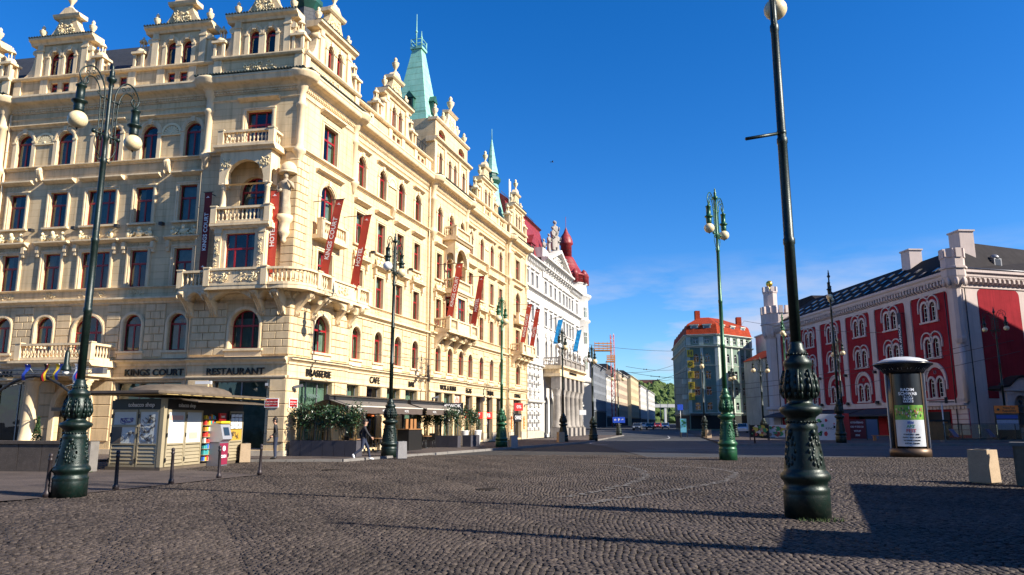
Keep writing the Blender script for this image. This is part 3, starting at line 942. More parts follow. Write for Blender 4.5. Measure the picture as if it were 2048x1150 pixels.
# rusticated blocks: the ones that show largest are stones of their own
STONE_LEFT = [285]
extra_stones = {}
STONE_KIT = {}
def stones(fr, u0, u1, z0, z1, avoid, y, row=0.36, length=0.72, single=True, proud=0.055, jitter=True):
    n = round((z1-z0)/row); rh = (z1-z0)/n
    for j in range(n):
        za, zb = z0+j*rh, z0+(j+1)*rh
        # free spans on this row
        spans = [(u0,u1)]
        for a,b,c,d in avoid:
            if d > za+.02 and c < zb-.02:
                ns = []
                for p,q in spans:
                    if b <= p or a >= q: ns.append((p,q)); continue
                    if a > p: ns.append((p,a))
                    if b < q: ns.append((b,q))
                spans = ns
        for p,q in spans:
            if q-p < 0.12: continue
            k = max(1, round((q-p)/length)); cuts = [p+(q-p)*i/k for i in range(k+1)]
            if j % 2 and k > 1: 
                cuts = [p]+[p+(q-p)*(i-0.5)/k for i in range(1,k+1)]+[q]
            for a,b in zip(cuts[:-1],cuts[1:]):
                w = b-a-.03; h = zb-za-.03
                if single and STONE_LEFT[0] > 0:
                    STONE_LEFT[0] -= 1
                    key = (round(w,2), round(h,2), proud)
                    if key not in STONE_KIT:
                        mb = MB(); mb.stone(-w/2,w/2,-proud,0.02,-h/2,h/2,.018); STONE_KIT[key] = mb.mesh('stone', M_RUST)
                    fr.put('stone', STONE_KIT[key], (a+b)/2, (za+zb)/2, y)
                else:
                    mb = extra_stones.setdefault((id(fr), round(y,2)), (fr, y, MB()))[2]
                    mb.stone((a+b)/2-w/2,(a+b)/2+w/2,-proud,.02,(za+zb)/2-h/2,(za+zb)/2+h/2,.018)

WMATS = [M_STUCCO, M_DARKWIN]
def f1_avoid(ops, pad=0.2):
    return [(u-w/2-pad,u+w/2+pad,za-.45,zb+.18) for u,w,za,zb,arch in ops if za < 7]

# ---- shop-front openings at street level
def shopfront(fr, u, w, y, z0=0.35, zt=F0TOP, parts=1, curtain=True, door=False, frame=None, mid=None):
    h = zt-z0; mb = MB(); a = w/2; b = .06
    mb.box(-a,-a+b,0,.08,0,h); mb.box(a-b,a,0,.08,0,h); mb.box(-a+b,a-b,0,.08,h-b,h); mb.box(-a+b,a-b,0,.08,0,b)
    if mid: mb.box(-a+b,a-b,-.01,.075,mid-.04,mid+.04)
    for k in range(1,parts): 
        x = -a+w*k/parts; mb.box(x-.035,x+.035,.004,.07,b,h-b)
    o = fr.build(mb,'shop_window',frame or M_GREYMETAL,u,z0,y+.25)
    p = MB(); p.add([(-a+.02,.04,.02),(a-.02,.04,.02),(a-.02,.04,h-.02),(-a+.02,.04,h-.02)],[(0,1,2,3)])
    place('pane', p.mesh('pane', M_SHOPGLASS), o)
    if curtain:
        c = MB(); n = int(w/0.07); V = []
        r_ = random.Random(int(u*10))
        for k in range(n+1):
            x = -a+.04+(w-.08)*k/n; yy = .20+(.05 if k%2 else 0)+r_.uniform(-.012,.012); V += [(x,yy,.04),(x,yy,h-.06)]
        c.add(V,[(2*k,2*k+2,2*k+3,2*k+1) for k in range(n)],True)
        place('curtain', c.mesh('curtain', M_SHOPCURTAIN), o)
    if door:
        d = MB(); d.tube([(0.07,-.06,.8),(0.07,-.06,1.7)],.018,6); d.tube([(-0.07,-.06,.8),(-0.07,-.06,1.7)],.018,6)
        place('handle', d.mesh('handle', M_GREYMETAL), o)
    return (u,w,z0,zt,False)
M_SHOPCURTAIN = mat('sheer_shop_curtain', (0.34,0.42,0.36), 0.9, var=0.3, vscale=3)

def letters(fr, txt, u, z, y, size, m=None, sx=1.0, d=0.03, name='sign_lettering', off=0.006):
    return fr.put(name, text_mesh(txt, size, d, m or M_LETTER, off, 'CENTER', sx), u, z, y-d-0.01)

# ======== LEFT FRONT (x = -s) ========
ops = []
for i,s in enumerate((6.1,8.65,11.2,13.8,16.35)):
    ops += axis_windows(FL,-s,REC,1.7 if i==2 else 1.02,'1234',i)
g_ops = [shopfront(FL,-7.5,3.7,REC,0.3,3.62,3,True), ]
portal = (-11.65,1.9,0.0,3.35,True)
g_ops.append(portal)
g_ops.append(shopfront(FL,-15.1,2.8,REC,0.3,3.62,2,False))
FL.put('wall', wall_mesh(-17.5,-5.2,0,19.4,ops+g_ops,WMATS), 0,0,REC)
stones(FL,-17.4,-5.35,4.86,7.58,f1_avoid(ops),REC,0.388,0.62)
stones(FL,-17.4,-5.35,0.7,3.7,[(u-w/2-.1,u+w/2+.1,za-1,zb+.2) for u,w,za,zb,_ in g_ops],REC,0.6,0.8)
members(FL,-17.5,-5.2,REC)
for a in (-7.38,-15.08): FL.put('shell_niche', SHELL, a, 16.75, REC)
for a,b in ((-9.5,-5.25),(-17.3,-12.9)):
    cornice(FL,'window_cornice',a,b,string_prof(17.62,17.82,.26),REC)
cornice(FL,'window_cornice',-12.3,-10.1,string_prof(17.62,17.82,.26),REC)
for a in (-7.38,-15.08):
    FL.put('console', console_mesh(.7,.26,.3,M_TRIM,'small'), a, 14.55, REC)
for s in (7.35,9.95,12.5,15.1):     # facade spotlights
    mb = MB(); mb.box(-.10,.10,-.34,-.10,-.08,.08); mb.box(-.02,.02,-.12,0,-.02,.02)
    FL.build(mb,'floodlight',M_DARKMETAL,-s,11.75,REC)
# downpipes
def pipe(fr, u, z0, z1, y, name='downpipe', m=None):
    mb = MB(); mb.tube([(0,0,z0),(0,0,z1)],.055,8)
    for k in range(int((z1-z0)/1.9)): mb.lathe([(.07,0),(.07,.05)],8,(0,0,z0+1+k*1.9))
    return fr.build(mb,name,m or M_TRIM,u,0,y)
pipe(FL,-5.32,.1,18.5,REC-.13); pipe(FL,-17.35,.1,18.5,REC-.13)

# corner bay, left face
ops = [(-2.25,1.55,F1[0],F1[0]+1.9,True),(-2.25,1.55,F2[0],F2[0]+2.3,False),(-2.25,1.5,11.6,13.95,True),(-2.2,1.45,15.55,17.55,False)]
put_window(FL,-2.25,F1[0],1.55,1.9,True,BAY+.25,'three'); FL.put('window_surround', sur_f1(1.55,1.9),-2.25,F1[0],BAY)
put_window(FL,-2.25,11.6,1.5,2.35,True,BAY+.25,'full')
put_window(FL,-2.2,15.55,1.45,2.0,False,BAY+.24,'three'); FL.put('window_surround', sur_rect(1.45,2.0,'f3'),-2.2,15.55,BAY)
g = [shopfront(FL,-2.35,2.9,BAY,0.35,3.62,2,True)]
FL.put('wall', wall_mesh(-5.2,.105,0,19.4,ops+g,WMATS),0,0,BAY)
mb = MB(); mb.box(-5.2,-5.19,0,REC-BAY,0,19.4); FL.build(mb,'wall_return',M_STUCCO,0,0,BAY)
stones(FL,-5.1,0.14,4.86,7.5,f1_avoid(ops),BAY,0.377,0.66)
stones(FL,-5.1,0.14,0.7,3.7,[(-3.95,-.75,0,4)],BAY,0.6,1.0)
stones(FL,-1.1,0.14,8.6,15.1,[(-.95,-.6,8,16)],BAY,0.40,0.5)
members(FL,-5.2,0.09,BAY,True)

# next bay, leaving the frame on the left
ops = [(-20.4,1.55,F1[0],F1[0]+1.9,True),(-20.4,1.55,F2[0],F2[0]+2.1,False),(-20.4,1.5,11.8,13.95,True),(-20.4,1.45,15.55,17.55,False)]
for z,hh,ar in ((F1[0],1.9,True),(F2[0],2.1,False),(15.55,2.0,False)): put_window(FL,-20.4,z,1.55 if z<15 else 1.45,hh,ar,BAY+.2,'three')
FL.put('wall', wall_mesh(-24,-17.5,0,19.4,ops,WMATS),0,0,BAY)
mb = MB(); mb.box(-17.51,-17.5,0,REC-BAY,0,19.4); FL.build(mb,'wall_return',M_STUCCO,0,0,BAY)
members(FL,-24,-17.5,BAY,True)

# ======== RIGHT FRONT ========
ops = [(2.75,1.5,F1[0],F1[0]+1.9,True),(2.75,1.45,F2[0],F2[0]+2.0,False),(2.8,1.5,F3[0]-.1,F3[0]+2.2,True),(2.8,1.45,15.5,17.5,False)]
def corner_axis(u, y):
    put_window(FR,u,F1[0],1.5,1.9,True,y+.17,'full'); FR.put('window_surround', sur_f1(1.5,1.9),u,F1[0],y)
    put_window(FR,u,F2[0],1.45,2.0,False,y+.17,'full'); FR.put('window_surround', sur_rect(1.45,2.0,'f3'),u,F2[0],y)
    put_window(FR,u+.05,F3[0]-.1,1.5,2.3,True,y+.17,'full'); FR.put('window_surround', sur_f4(1.5,2.3),u+.05,F3[0]-.1,y)
    put_window(FR,u+.05,15.5,1.45,2.0,False,y+.17,'full'); FR.put('window_surround', sur_rect(1.45,2.0,'f3'),u+.05,15.5,y)
    cornice(FR,'window_cornice',u-1.25,u+1.35,string_prof(14.62,14.82,.28),y)
    p0 = FR.loc+FR.M@Vector((u-1.15,y-.42,0)); p1 = FR.loc+FR.M@Vector((u+1.3,y-.42,0))
    mb = MB(); mb.box(u-1.3,u+1.45,-.58,.0,11.0,11.22); FR.build(mb,'balcony_slab',M_TRIM,0,0,y)
    balustrade(hotel,[p0,p1],11.22,.80,M_TRIM,[(p0,FR.rz),(p1,FR.rz)])
corner_axis(2.75,BAY)
g = [shopfront(FR,2.5,3.1,BAY,0.35,F0TOP,3,True,mid=1.75)]
FR.put('wall', wall_mesh(-.105,5.6,0,19.4,ops+g,WMATS),0,0,BAY)
mb = MB(); mb.box(5.59,5.6,0,REC-BAY,0,19.4); FR.build(mb,'wall_return',M_STUCCO,0,0,BAY)
stones(FR,-.14,5.5,4.86,7.5,f1_avoid(ops),BAY,0.377,0.72)
stones(FR,-.14,5.5,0.7,3.7,[(.8,4.25,0,4)],BAY,0.6,1.0,single=False)
stones(FR,-.14,.9,8.6,15.1,[],BAY,0.40,0.5,single=False)
members(FR,-0.09,5.6,BAY,True)

def section(us, u0, u1, gops, single):
    ops = []
    for i,u in enumerate(us): ops += axis_windows(FR,u,REC,1.0,'1234',i)
    g = [shopfront(FR,(a+b)/2,b-a,REC,0.15,F0TOP,1 if k else 2,cur,door=dr,mid=2.15) for k,(a,b,cur,dr) in enumerate(gops)]
    FR.put('wall', wall_mesh(u0,u1,0,19.4,ops+g,WMATS),0,0,REC)
    stones(FR,u0+.1,u1-.1,4.86,7.58,f1_avoid(ops),REC,0.388,0.75,single=single)
    stones(FR,u0+.1,u1-.1,0.75,3.7,[(a-.02,b+.02,0,4) for a,b,_,_ in gops],REC,0.6,1.0,single=False)
    members(FR,u0,u1,REC)
    cornice(FR,'window_cornice',us[0]-.85,us[0]+.85,string_prof(17.62,17.82,.26),REC)
    cornice(FR,'window_cornice',us[1]-.85,us[2]+.85,string_prof(17.62,17.82,.26),REC)
    cornice(FR,'window_cornice',us[3]-.85,us[3]+.85,string_prof(17.62,17.82,.26),REC)
    FR.put('shell_niche', SHELL, (us[1]+us[2])/2, 16.75, REC)
    FR.put('console', console_mesh(.7,.26,.3,M_TRIM,'small'), (us[1]+us[2])/2, 14.55, REC)
    for k in (0,2):
        mb = MB(); mb.box(-.10,.10,-.34,-.10,-.08,.08); mb.box(-.02,.02,-.12,0,-.02,.02)
        FR.build(mb,'floodlight',M_DARKMETAL,(us[k]+us[k+1])/2,11.75,REC)
section((6.85,9.55,12.25,14.9),5.6,16.9,[(5.75,7.45,True,False),(8.35,10.2,False,True),(10.95,12.8,True,False),(13.6,15.5,True,False)],True)
section((25.6,28.3,31.0,33.55),24.0,35.3,[(24.4,26.25,False,False),(27.1,28.95,False,True),(29.8,31.4,False,True),(32.4,34.25,False,False)],False)
# middle bay
ops = []
for i,u in enumerate((18.2,20.5,22.8)):
    ops += axis_windows(FR,u,BAY,0.98,'14' if i==1 else '1234',i)
ops += [(20.5,1.5,F2[0],F2[0]+2.2,False),(20.5,1.5,11.6,13.95,True)]
put_window(FR,20.5,11.6,1.5,2.35,True,BAY+.25,'full')
g = [shopfront(FR,18.5,1.2,BAY,0.15,F0TOP,1,False,mid=2.15),shopfront(FR,20.4,1.7,BAY,0.15,F0TOP,1,True,mid=2.15),shopfront(FR,22.4,1.5,BAY,0.15,F0TOP,1,True,mid=2.15)]
FR.put('wall', wall_mesh(16.9,24.0,0,19.4,ops+g,WMATS),0,0,BAY)
for uu in (16.9,23.99):
    mb = MB(); mb.box(uu,uu+.01,0,REC-BAY,0,19.4); FR.build(mb,'wall_return',M_STUCCO,0,0,BAY)
stones(FR,17.0,23.9,4.86,7.5,f1_avoid(ops),BAY,0.377,0.75,single=False)
stones(FR,17.0,23.9,0.75,3.7,[(17.85,19.15,0,4),(19.5,21.3,0,4),(21.6,23.2,0,4)],BAY,0.6,1.0,single=False)
members(FR,16.9,24.0,BAY,True)
# end bay
ops = [(38.1,1.5,F1[0],F1[0]+1.9,True),(38.1,1.45,F2[0],F2[0]+2.0,False),(38.15,1.5,F3[0]-.1,F3[0]+2.2,True),(38.15,1.45,15.5,17.5,False)]
corner_axis(38.1,BAY)
g = [shopfront(FR,38.0,2.6,BAY,0.15,F0TOP,2,False,door=True,mid=2.15)]
FR.put('wall', wall_mesh(35.3,41.2,0,19.4,ops+g,WMATS),0,0,BAY)
mb = MB(); mb.box(35.3,35.31,0,REC-BAY,0,19.4); FR.build(mb,'wall_return',M_STUCCO,0,0,BAY)
stones(FR,35.4,41.1,4.86,7.5,f1_avoid(ops),BAY,0.377,0.75,single=False)
stones(FR,35.4,41.1,0.75,3.7,[(36.65,39.35,0,4)],BAY,0.6,1.0,single=False)
members(FR,35.3,41.2,BAY,True)
for u in (16.75,24.15,35.15,5.75,41.1): pipe(FR,u,.1,18.5,REC-.13 if u<41 else BAY-.1)
# plinth
for fr,u0,u1,y in ((FL,-17.5,-13.7,REC),(FL,-10.5,-5.2,REC),(FL,-5.2,.15,BAY),(FR,-.15,5.6,BAY),):
    mb = MB(); mb.box(u0,u1,-.07,.05,0,.32); fr.build(mb,'plinth',M_PLINTH,0,0,y)
gaps = [5.75,7.45,8.35,10.2,10.95,12.8,13.6,15.5,16.9]
for a,b in ((5.6,5.75),(7.45,8.35),(10.2,10.95),(12.8,13.6),(15.5,16.9),(24.0,24.4),(26.25,27.1),(28.95,29.8),(31.4,32.4),(34.25,35.3)):
    mb = MB(); mb.box(a,b,-.07,.05,0,.75); FR.build(mb,'plinth',M_PLINTH,0,0,REC)
for a,b in ((16.9,17.9),(19.1,19.55),(21.25,21.65),(23.15,24.0),(35.3,36.7),(39.3,41.2)):
    mb = MB(); mb.box(a,b,-.07,.05,0,.75); FR.build(mb,'plinth',M_PLINTH,0,0,BAY)
for fr,y,mb in extra_stones.values():
    o = fr.build(mb,'stones',M_RUST,0,0,y); o['kind']='stuff'

# colonnettes where the bays end, carrying the rounded cornice
COLON = [(.05,14.55),(.16,14.75),(.24,15.05),(.34,15.15),(.34,15.30),(.24,15.38),(.20,15.6),(.20,17.55),(.28,17.62),(.28,17.75),(.20,17.85),(.20,18.45),(.27,18.52),(.30,18.70),(.38,18.80),(.52,18.92),(.72,18.97),(.80,19.05),(.84,19.2),(.88,19.26),(.88,19.35),(.2,19.44)]
def mk_colon():
    mb = MB(); mb.lathe(COLON,14); return mb.mesh('colonnette',M_TRIM)
cm = mk_colon()
FR.put('colonnette',cm,0,0,BAY*0.5)
for u in (5.45,17.05,23.85,35.45,41.05): FR.put('colonnette',cm,u,0,BAY+.02)
FL.put('colonnette',cm,-5.05,0,BAY+.02)

# ---- oriel: window box, loggia, balcony
def oriel(fr, uc, w, out, y, z_floor=8.1):
    a = w/2
    M2 = [M_TRIM, M_DARKWIN]
    # window box of the second floor
    fr.put('oriel_front', wall_mesh(-a,a,z_floor,11.15,[(0,1.55,8.65,10.75,False)],M2,0.3,True,'oriel_front'),uc,0,y-out)
    put_window(fr,uc,8.65,1.55,2.1,False,y-out+.14,'three')
    for s in (-1,1):
        rz = -PI/2 if s<0 else PI/2
        me = wall_mesh(-out/2,out/2,z_floor,11.15,[(0,.5,8.65,10.75,False)],M2,0.12,True,'oriel_side')
        fr.put('oriel_side',me,uc+s*a,0,y-out/2,rz)
        f,p,c = window_parts(.5,2.1,False,'none',.05,.64,None,False)
        o = fr.put('window',f,uc+s*(a-.06),8.65,y-out/2,rz); place('pane',p,o)
        # carved pilasters
        mb = MB(); x = s*(a-.22); mb.box(x-.17,x+.17,-.07,0,8.4,10.95); mb.box(x-.2,x+.2,-.10,0,10.75,10.98); mb.box(x-.2,x+.2,-.10,0,8.35,8.55)
        o = fr.build(mb,'pilaster',M_TRIM,uc,0,y-out)
        place('relief', kit('pilrel',lambda: relief_mesh(.22,2.0,26,31,.05,big=.13)), o, (x,-.07,8.65))
    mb = MB(); mb.prism([(0.1,10.98),(-.10,10.98),(-.16,11.08),(-.24,11.12),(-.24,11.24),(0.1,11.28)],-a-.2,a+.2,'x')
    mb.box(-a-.24,-a,0,out,11.0,11.26); mb.box(a,a+.24,0,out,11.0,11.26); mb.box(-a,a,.1,out,11.05,11.25)
    fr.build(mb,'loggia_floor',M_TRIM,uc,0,y-out)
    P = [fr.loc+fr.M@Vector((uc+x,y-out+yy,0)) for x,yy in ((-a-.05,out-.1),(-a-.05,-.06),(a+.05,-.06),(a+.05,out-.1))]
    balustrade(hotel,P,11.27,.82,M_TRIM,[(P[1],fr.rz),(P[2],fr.rz)])
    # loggia: columns and arches
    fr.put('loggia_arch', wall_mesh(-a,a,13.35,15.0,[(0,w-.72,13.3,14.55,(w-.72)*0.46)],[M_TRIM,M_TRIM],0.28,False,'loggia_arch'),uc,0,y-out)
    for s in (-1,1):
        rz = -PI/2 if s<0 else PI/2
        fr.put('loggia_arch', wall_mesh(-out/2+.0,out/2,13.35,15.0,[(-.05*s,.58,13.3,14.1,.29)],[M_TRIM,M_TRIM],0.22,False,'loggia_arch'),uc+s*a,0,y-out/2,rz)
        mb = MB(); mb.lathe([(.20,0),(.20,.10),(.15,.16),(.135,.3),(.12,1.05),(.16,1.1),(.13,1.14),(.2,1.24),(.22,1.32)],10,(0,0,12.05)); mb.box(-.2,.2,-.2,.2,11.27,12.07)
        fr.build(mb,'column',M_TRIM,uc+s*(a-.2),0,y-out+.2)
        o = fr.put('spandrel_relief', kit('spanrel',lambda: relief_mesh(.5,.75,22,33,.05,big=.16)), uc+s*(a-.33), 13.95, y-out)
    mb = MB(); mb.box(-a,a,0,out,14.98,15.02); fr.build(mb,'loggia_ceiling',M_TRIM,uc,0,y-out)
    mb = MB(); mb.prism([(0.1,15.0),(-.12,15.0),(-.2,15.1),(-.3,15.16),(-.3,15.28),(0.1,15.3)],-a-.26,a+.26,'x')
    mb.box(-a-.26,-a,0.1,out,15.02,15.28); mb.box(a,a+.26,0.1,out,15.02,15.28); mb.box(-a,a,.1,out,15.03,15.28)
    fr.build(mb,'balcony_slab',M_TRIM,uc,0,y-out)
    P = [fr.loc+fr.M@Vector((uc+x,y-out+yy,0)) for x,yy in ((-a,out-.1),(-a,0),(a,0),(a,out-.1))]
    balustrade(hotel,P,15.3,.78,M_TRIM,[(P[1],fr.rz),(P[2],fr.rz)])
oriel(FL,-2.25,2.75,.95,BAY)
oriel(FR,20.5,2.9,.95,BAY)

# ---- the long balcony round the corner, with its consoles
def path_slab(name, path, center, z0, z1):
    mb = MB(); n = len(path)
    poly = [(p.x,p.y) for p in path] + [(p.x,p.y) for p in center]
    mb.prism(poly, z0, z1, 'z')
    mb.build(name, M_TRIM, hotel)
OUT = 1.22
pL = lambda u,o: FL.M@Vector((u,-o,0))
pR = lambda u,o: FR.M@Vector((u,-o,0))
arc = []
a0 = math.atan2(*(pL(0,1).yx)); a1 = math.atan2(*(pR(0,1).yx))
for k in range(9):
    a = a0+(a1-a0)*k/8; arc.append(Vector((OUT*math.cos(a),OUT*math.sin(a),0)))
front = [pL(-5.45,.3),pL(-5.45,.95),pL(-3.95,.95),pL(-3.95,OUT+.08),pL(-.6,OUT+.08),pL(-.6,OUT)] + arc + [pR(1.9,OUT),pR(1.9,1.0),pR(6.3,1.0),pR(6.3,.2)]
path_slab('balcony_slab', front, [pR(6.3,-.1),pR(0,-.2),pL(-5.45,-.1)], 7.94, 8.12)
inner = [p*0.93 if p.length<2 else p for p in front]
posts = [(pL(-5.4,.88),FL.rz),(pL(-3.95,.88),FL.rz),(pL(-3.75,OUT),FL.rz),(pL(-.75,OUT),FL.rz),(pR(.55,OUT-.08),FR.rz),(pR(1.8,OUT-.08),FR.rz),(pR(4.9,.92),FR.rz),(pR(6.2,.92),FR.rz)]
path = [pL(-5.4,.1),pL(-5.4,.88),pL(-3.95,.88),pL(-3.75,OUT),pL(-2.25,OUT),pL(-.75,OUT)] + [q*((OUT-.08)/OUT) for q in arc] + [pR(.55,OUT-.08),pR(1.8,OUT-.08),pR(2.0,.92),pR(4.9,.92),pR(6.2,.92),pR(6.2,.1)]
balustrade(hotel, path, 8.12, .86, M_TRIM, posts, panels=(3,4,17))
for uu in (-3.05,-1.5): FL.put('rosette_panel', kit('roset',lambda: relief_mesh(1.1,.5,26,37,.06,big=.16)), uu, 8.30, -OUT-.08)
FR.put('rosette_panel', KIT['roset'], 3.4, 8.30, -.99)
for u in (-5.25,-3.95,-1.40,-.30): FL.put('console', console_mesh(1.15,1.0,.34,M_TRIM), u, 6.78, BAY)
for u in (.32,1.75,4.15,5.45): FR.put('console', console_mesh(1.15,.92,.34,M_TRIM), u, 6.78, BAY)
# shallow vaults between the consoles
def vaults(fr, us, y, out, z=7.93):
    for a,b in zip(us[:-1],us[1:]):
        mb = MB(); w = b-a-.34; pts = [(-w/2,-.42)]+[(-w/2+w*k/8, -.42+.40*math.sin(PI*k/8)**.8) for k in range(9)]+[(w/2,-.42),(w/2,.0),(-w/2,.0)]
        mb.prism(pts,-out*.86,0,'y',True); fr.build(mb,'balcony_vault',M_TRIM,(a+b)/2,z,y)
vaults(FL,(-5.25,-3.95,-1.40,-.30),BAY,.95); vaults(FR,(.32,1.75,4.15,5.45),BAY,.85)
# balcony of the middle bay and of the end bay
for uc,hw_ in ((20.5,3.0),(38.1,2.3)):
    o1 = 1.2
    mb = MB(); mb.box(uc-hw_,uc+hw_,-o1,.0,7.94,8.12); FR.build(mb,'balcony_slab',M_TRIM,0,0,BAY)
    P = [FR.M@Vector((uc+x,BAY-yy,0)) for x,yy in ((-hw_+.1,.1),(-hw_+.1,o1-.1),(-hw_*.45,o1-.1),(hw_*.45,o1-.1),(hw_-.1,o1-.1),(hw_-.1,.1))]
    balustrade(hotel,P,8.12,.86,M_TRIM,[(q,FR.rz) for q in P[1:5]],panels=(2,))
    us = [uc-hw_+.2+(2*hw_-.4)*k/3 for k in range(4)]
    for u in us: FR.put('console', console_mesh(1.15,1.0,.34,M_TRIM), u, 6.78, BAY)
    vaults(FR,us,BAY,.95)

# ---- statue under a shell canopy by the corner
def statue_mesh(m, s=1.0, seed=5):
    from mathutils import Euler
    mb = MB(); r_ = random.Random(seed)
    prof = [(.26,0),(.27,.1),(.25,.4),(.22,.8),(.24,1.0),(.25,1.18),(.30,1.42),(.28,1.52),(.12,1.60),(.09,1.68)]
    n = 16
    V,Fc = [],[]
    for j,(r0,z) in enumerate(prof):
        for i in range(n):
            a = 2*PI*i/n; rr_ = r0*(1+.13*math.sin(i*PI*0.5+z*2)*(z<1.1)+.05*r_.uniform(-1,1))
            V.append((rr_*math.cos(a)*s, rr_*.72*math.sin(a)*s, z*s))
    for j in range(len(prof)-1):
        for i in range(n): Fc.append((j*n+i,j*n+(i+1)%n,(j+1)*n+(i+1)%n,(j+1)*n+i))
    mb.add(V,Fc,True)
    mb.ball((0,-.02*s,1.80*s),(.105*s,.115*s,.145*s),10,7); mb.ball((0,.03*s,1.86*s),(.125*s,.12*s,.12*s),9,6)
    mb.tube([(-.28*s,0,1.45*s),(-.36*s,-.05*s,1.18*s),(-.22*s,-.24*s,1.02*s),(-.05*s,-.28*s,1.10*s)],[.085*s,.075*s,.06*s,.05*s],7)
    mb.tube([(.28*s,0,1.45*s),(.38*s,-.06*s,1.2*s),(.34*s,-.22*s,1.38*s),(.22*s,-.26*s,1.5*s)],[.085*s,.075*s,.06*s,.05*s],7)
    return mb.mesh('statue',m)
M_SANDSTONE = mat('weathered_sandstone',(0.33,0.26,0.18),0.9,col2=(0.52,0.42,0.28),vscale=4,bump=0.01,bscale=18)
us_ = -.33
FL.put('statue', statue_mesh(M_SANDSTONE,1.12), us_, 11.75, BAY-.34)
mb = MB(); mb.lathe([(.06,10.3),(.16,10.45),(.14,10.6),(.26,10.75),(.30,10.9),(.26,11.0),(.30,11.35),(.42,11.5),(.42,11.72),(.0,11.74)],10); FL.build(mb,'statue_bracket',M_TRIM,us_,0,BAY-.3)
mb = MB(); mb.lathe([(.42,14.0),(.44,14.1),(.40,14.32),(.25,14.5),(.0,14.62)],12); mb.lathe([(.47,13.93),(.47,14.02)],12); FL.build(mb,'statue_canopy',M_TRIM,us_,0,BAY-.12)

# ---- attic storey, gables, pinnacles
def attic(fr, u0, u1, y, pairs, h=20.5):
    ops = []
    for u in pairs:
        for d in (-.36,.36):
            ops.append((u+d,.44,19.62,20.28,False))
            f,p,c = window_parts(.44,.66,False,'none',.05,.6,None,False)
            o = fr.put('window',f,u+d,19.62,y+.14); place('pane',p,o)
    fr.put('attic_wall', wall_mesh(u0,u1,19.4,h,ops,[M_STUCCO,M_DARKWIN],.3,True,'attic_wall'),0,0,y)
    def mkp():
        mb = MB(); mb.box(-.22,.22,-.10,0,0,h-19.4); mb.box(-.26,.26,-.13,0,0,.22); return mb.mesh('attic_pilaster',M_TRIM)
    for u in [u0+.25,u1-.25]+[p+d for p in pairs for d in (-.95,.95)]:
        if u0+.2 < u < u1-.2: fr.put('attic_pilaster', kit(('attp',h),mkp), u, 19.4, y)
    cornice(fr,'attic_coping',u0,u1,[(.5,h),(-.16,h),(-.24,h+.08),(-.24,h+.14),(.5,h+.18)],y)
    mb = MB(); mb.box(u0,u1,.3,.5,19.4,h); fr.build(mb,'attic_back',M_STUCCO,0,0,y)

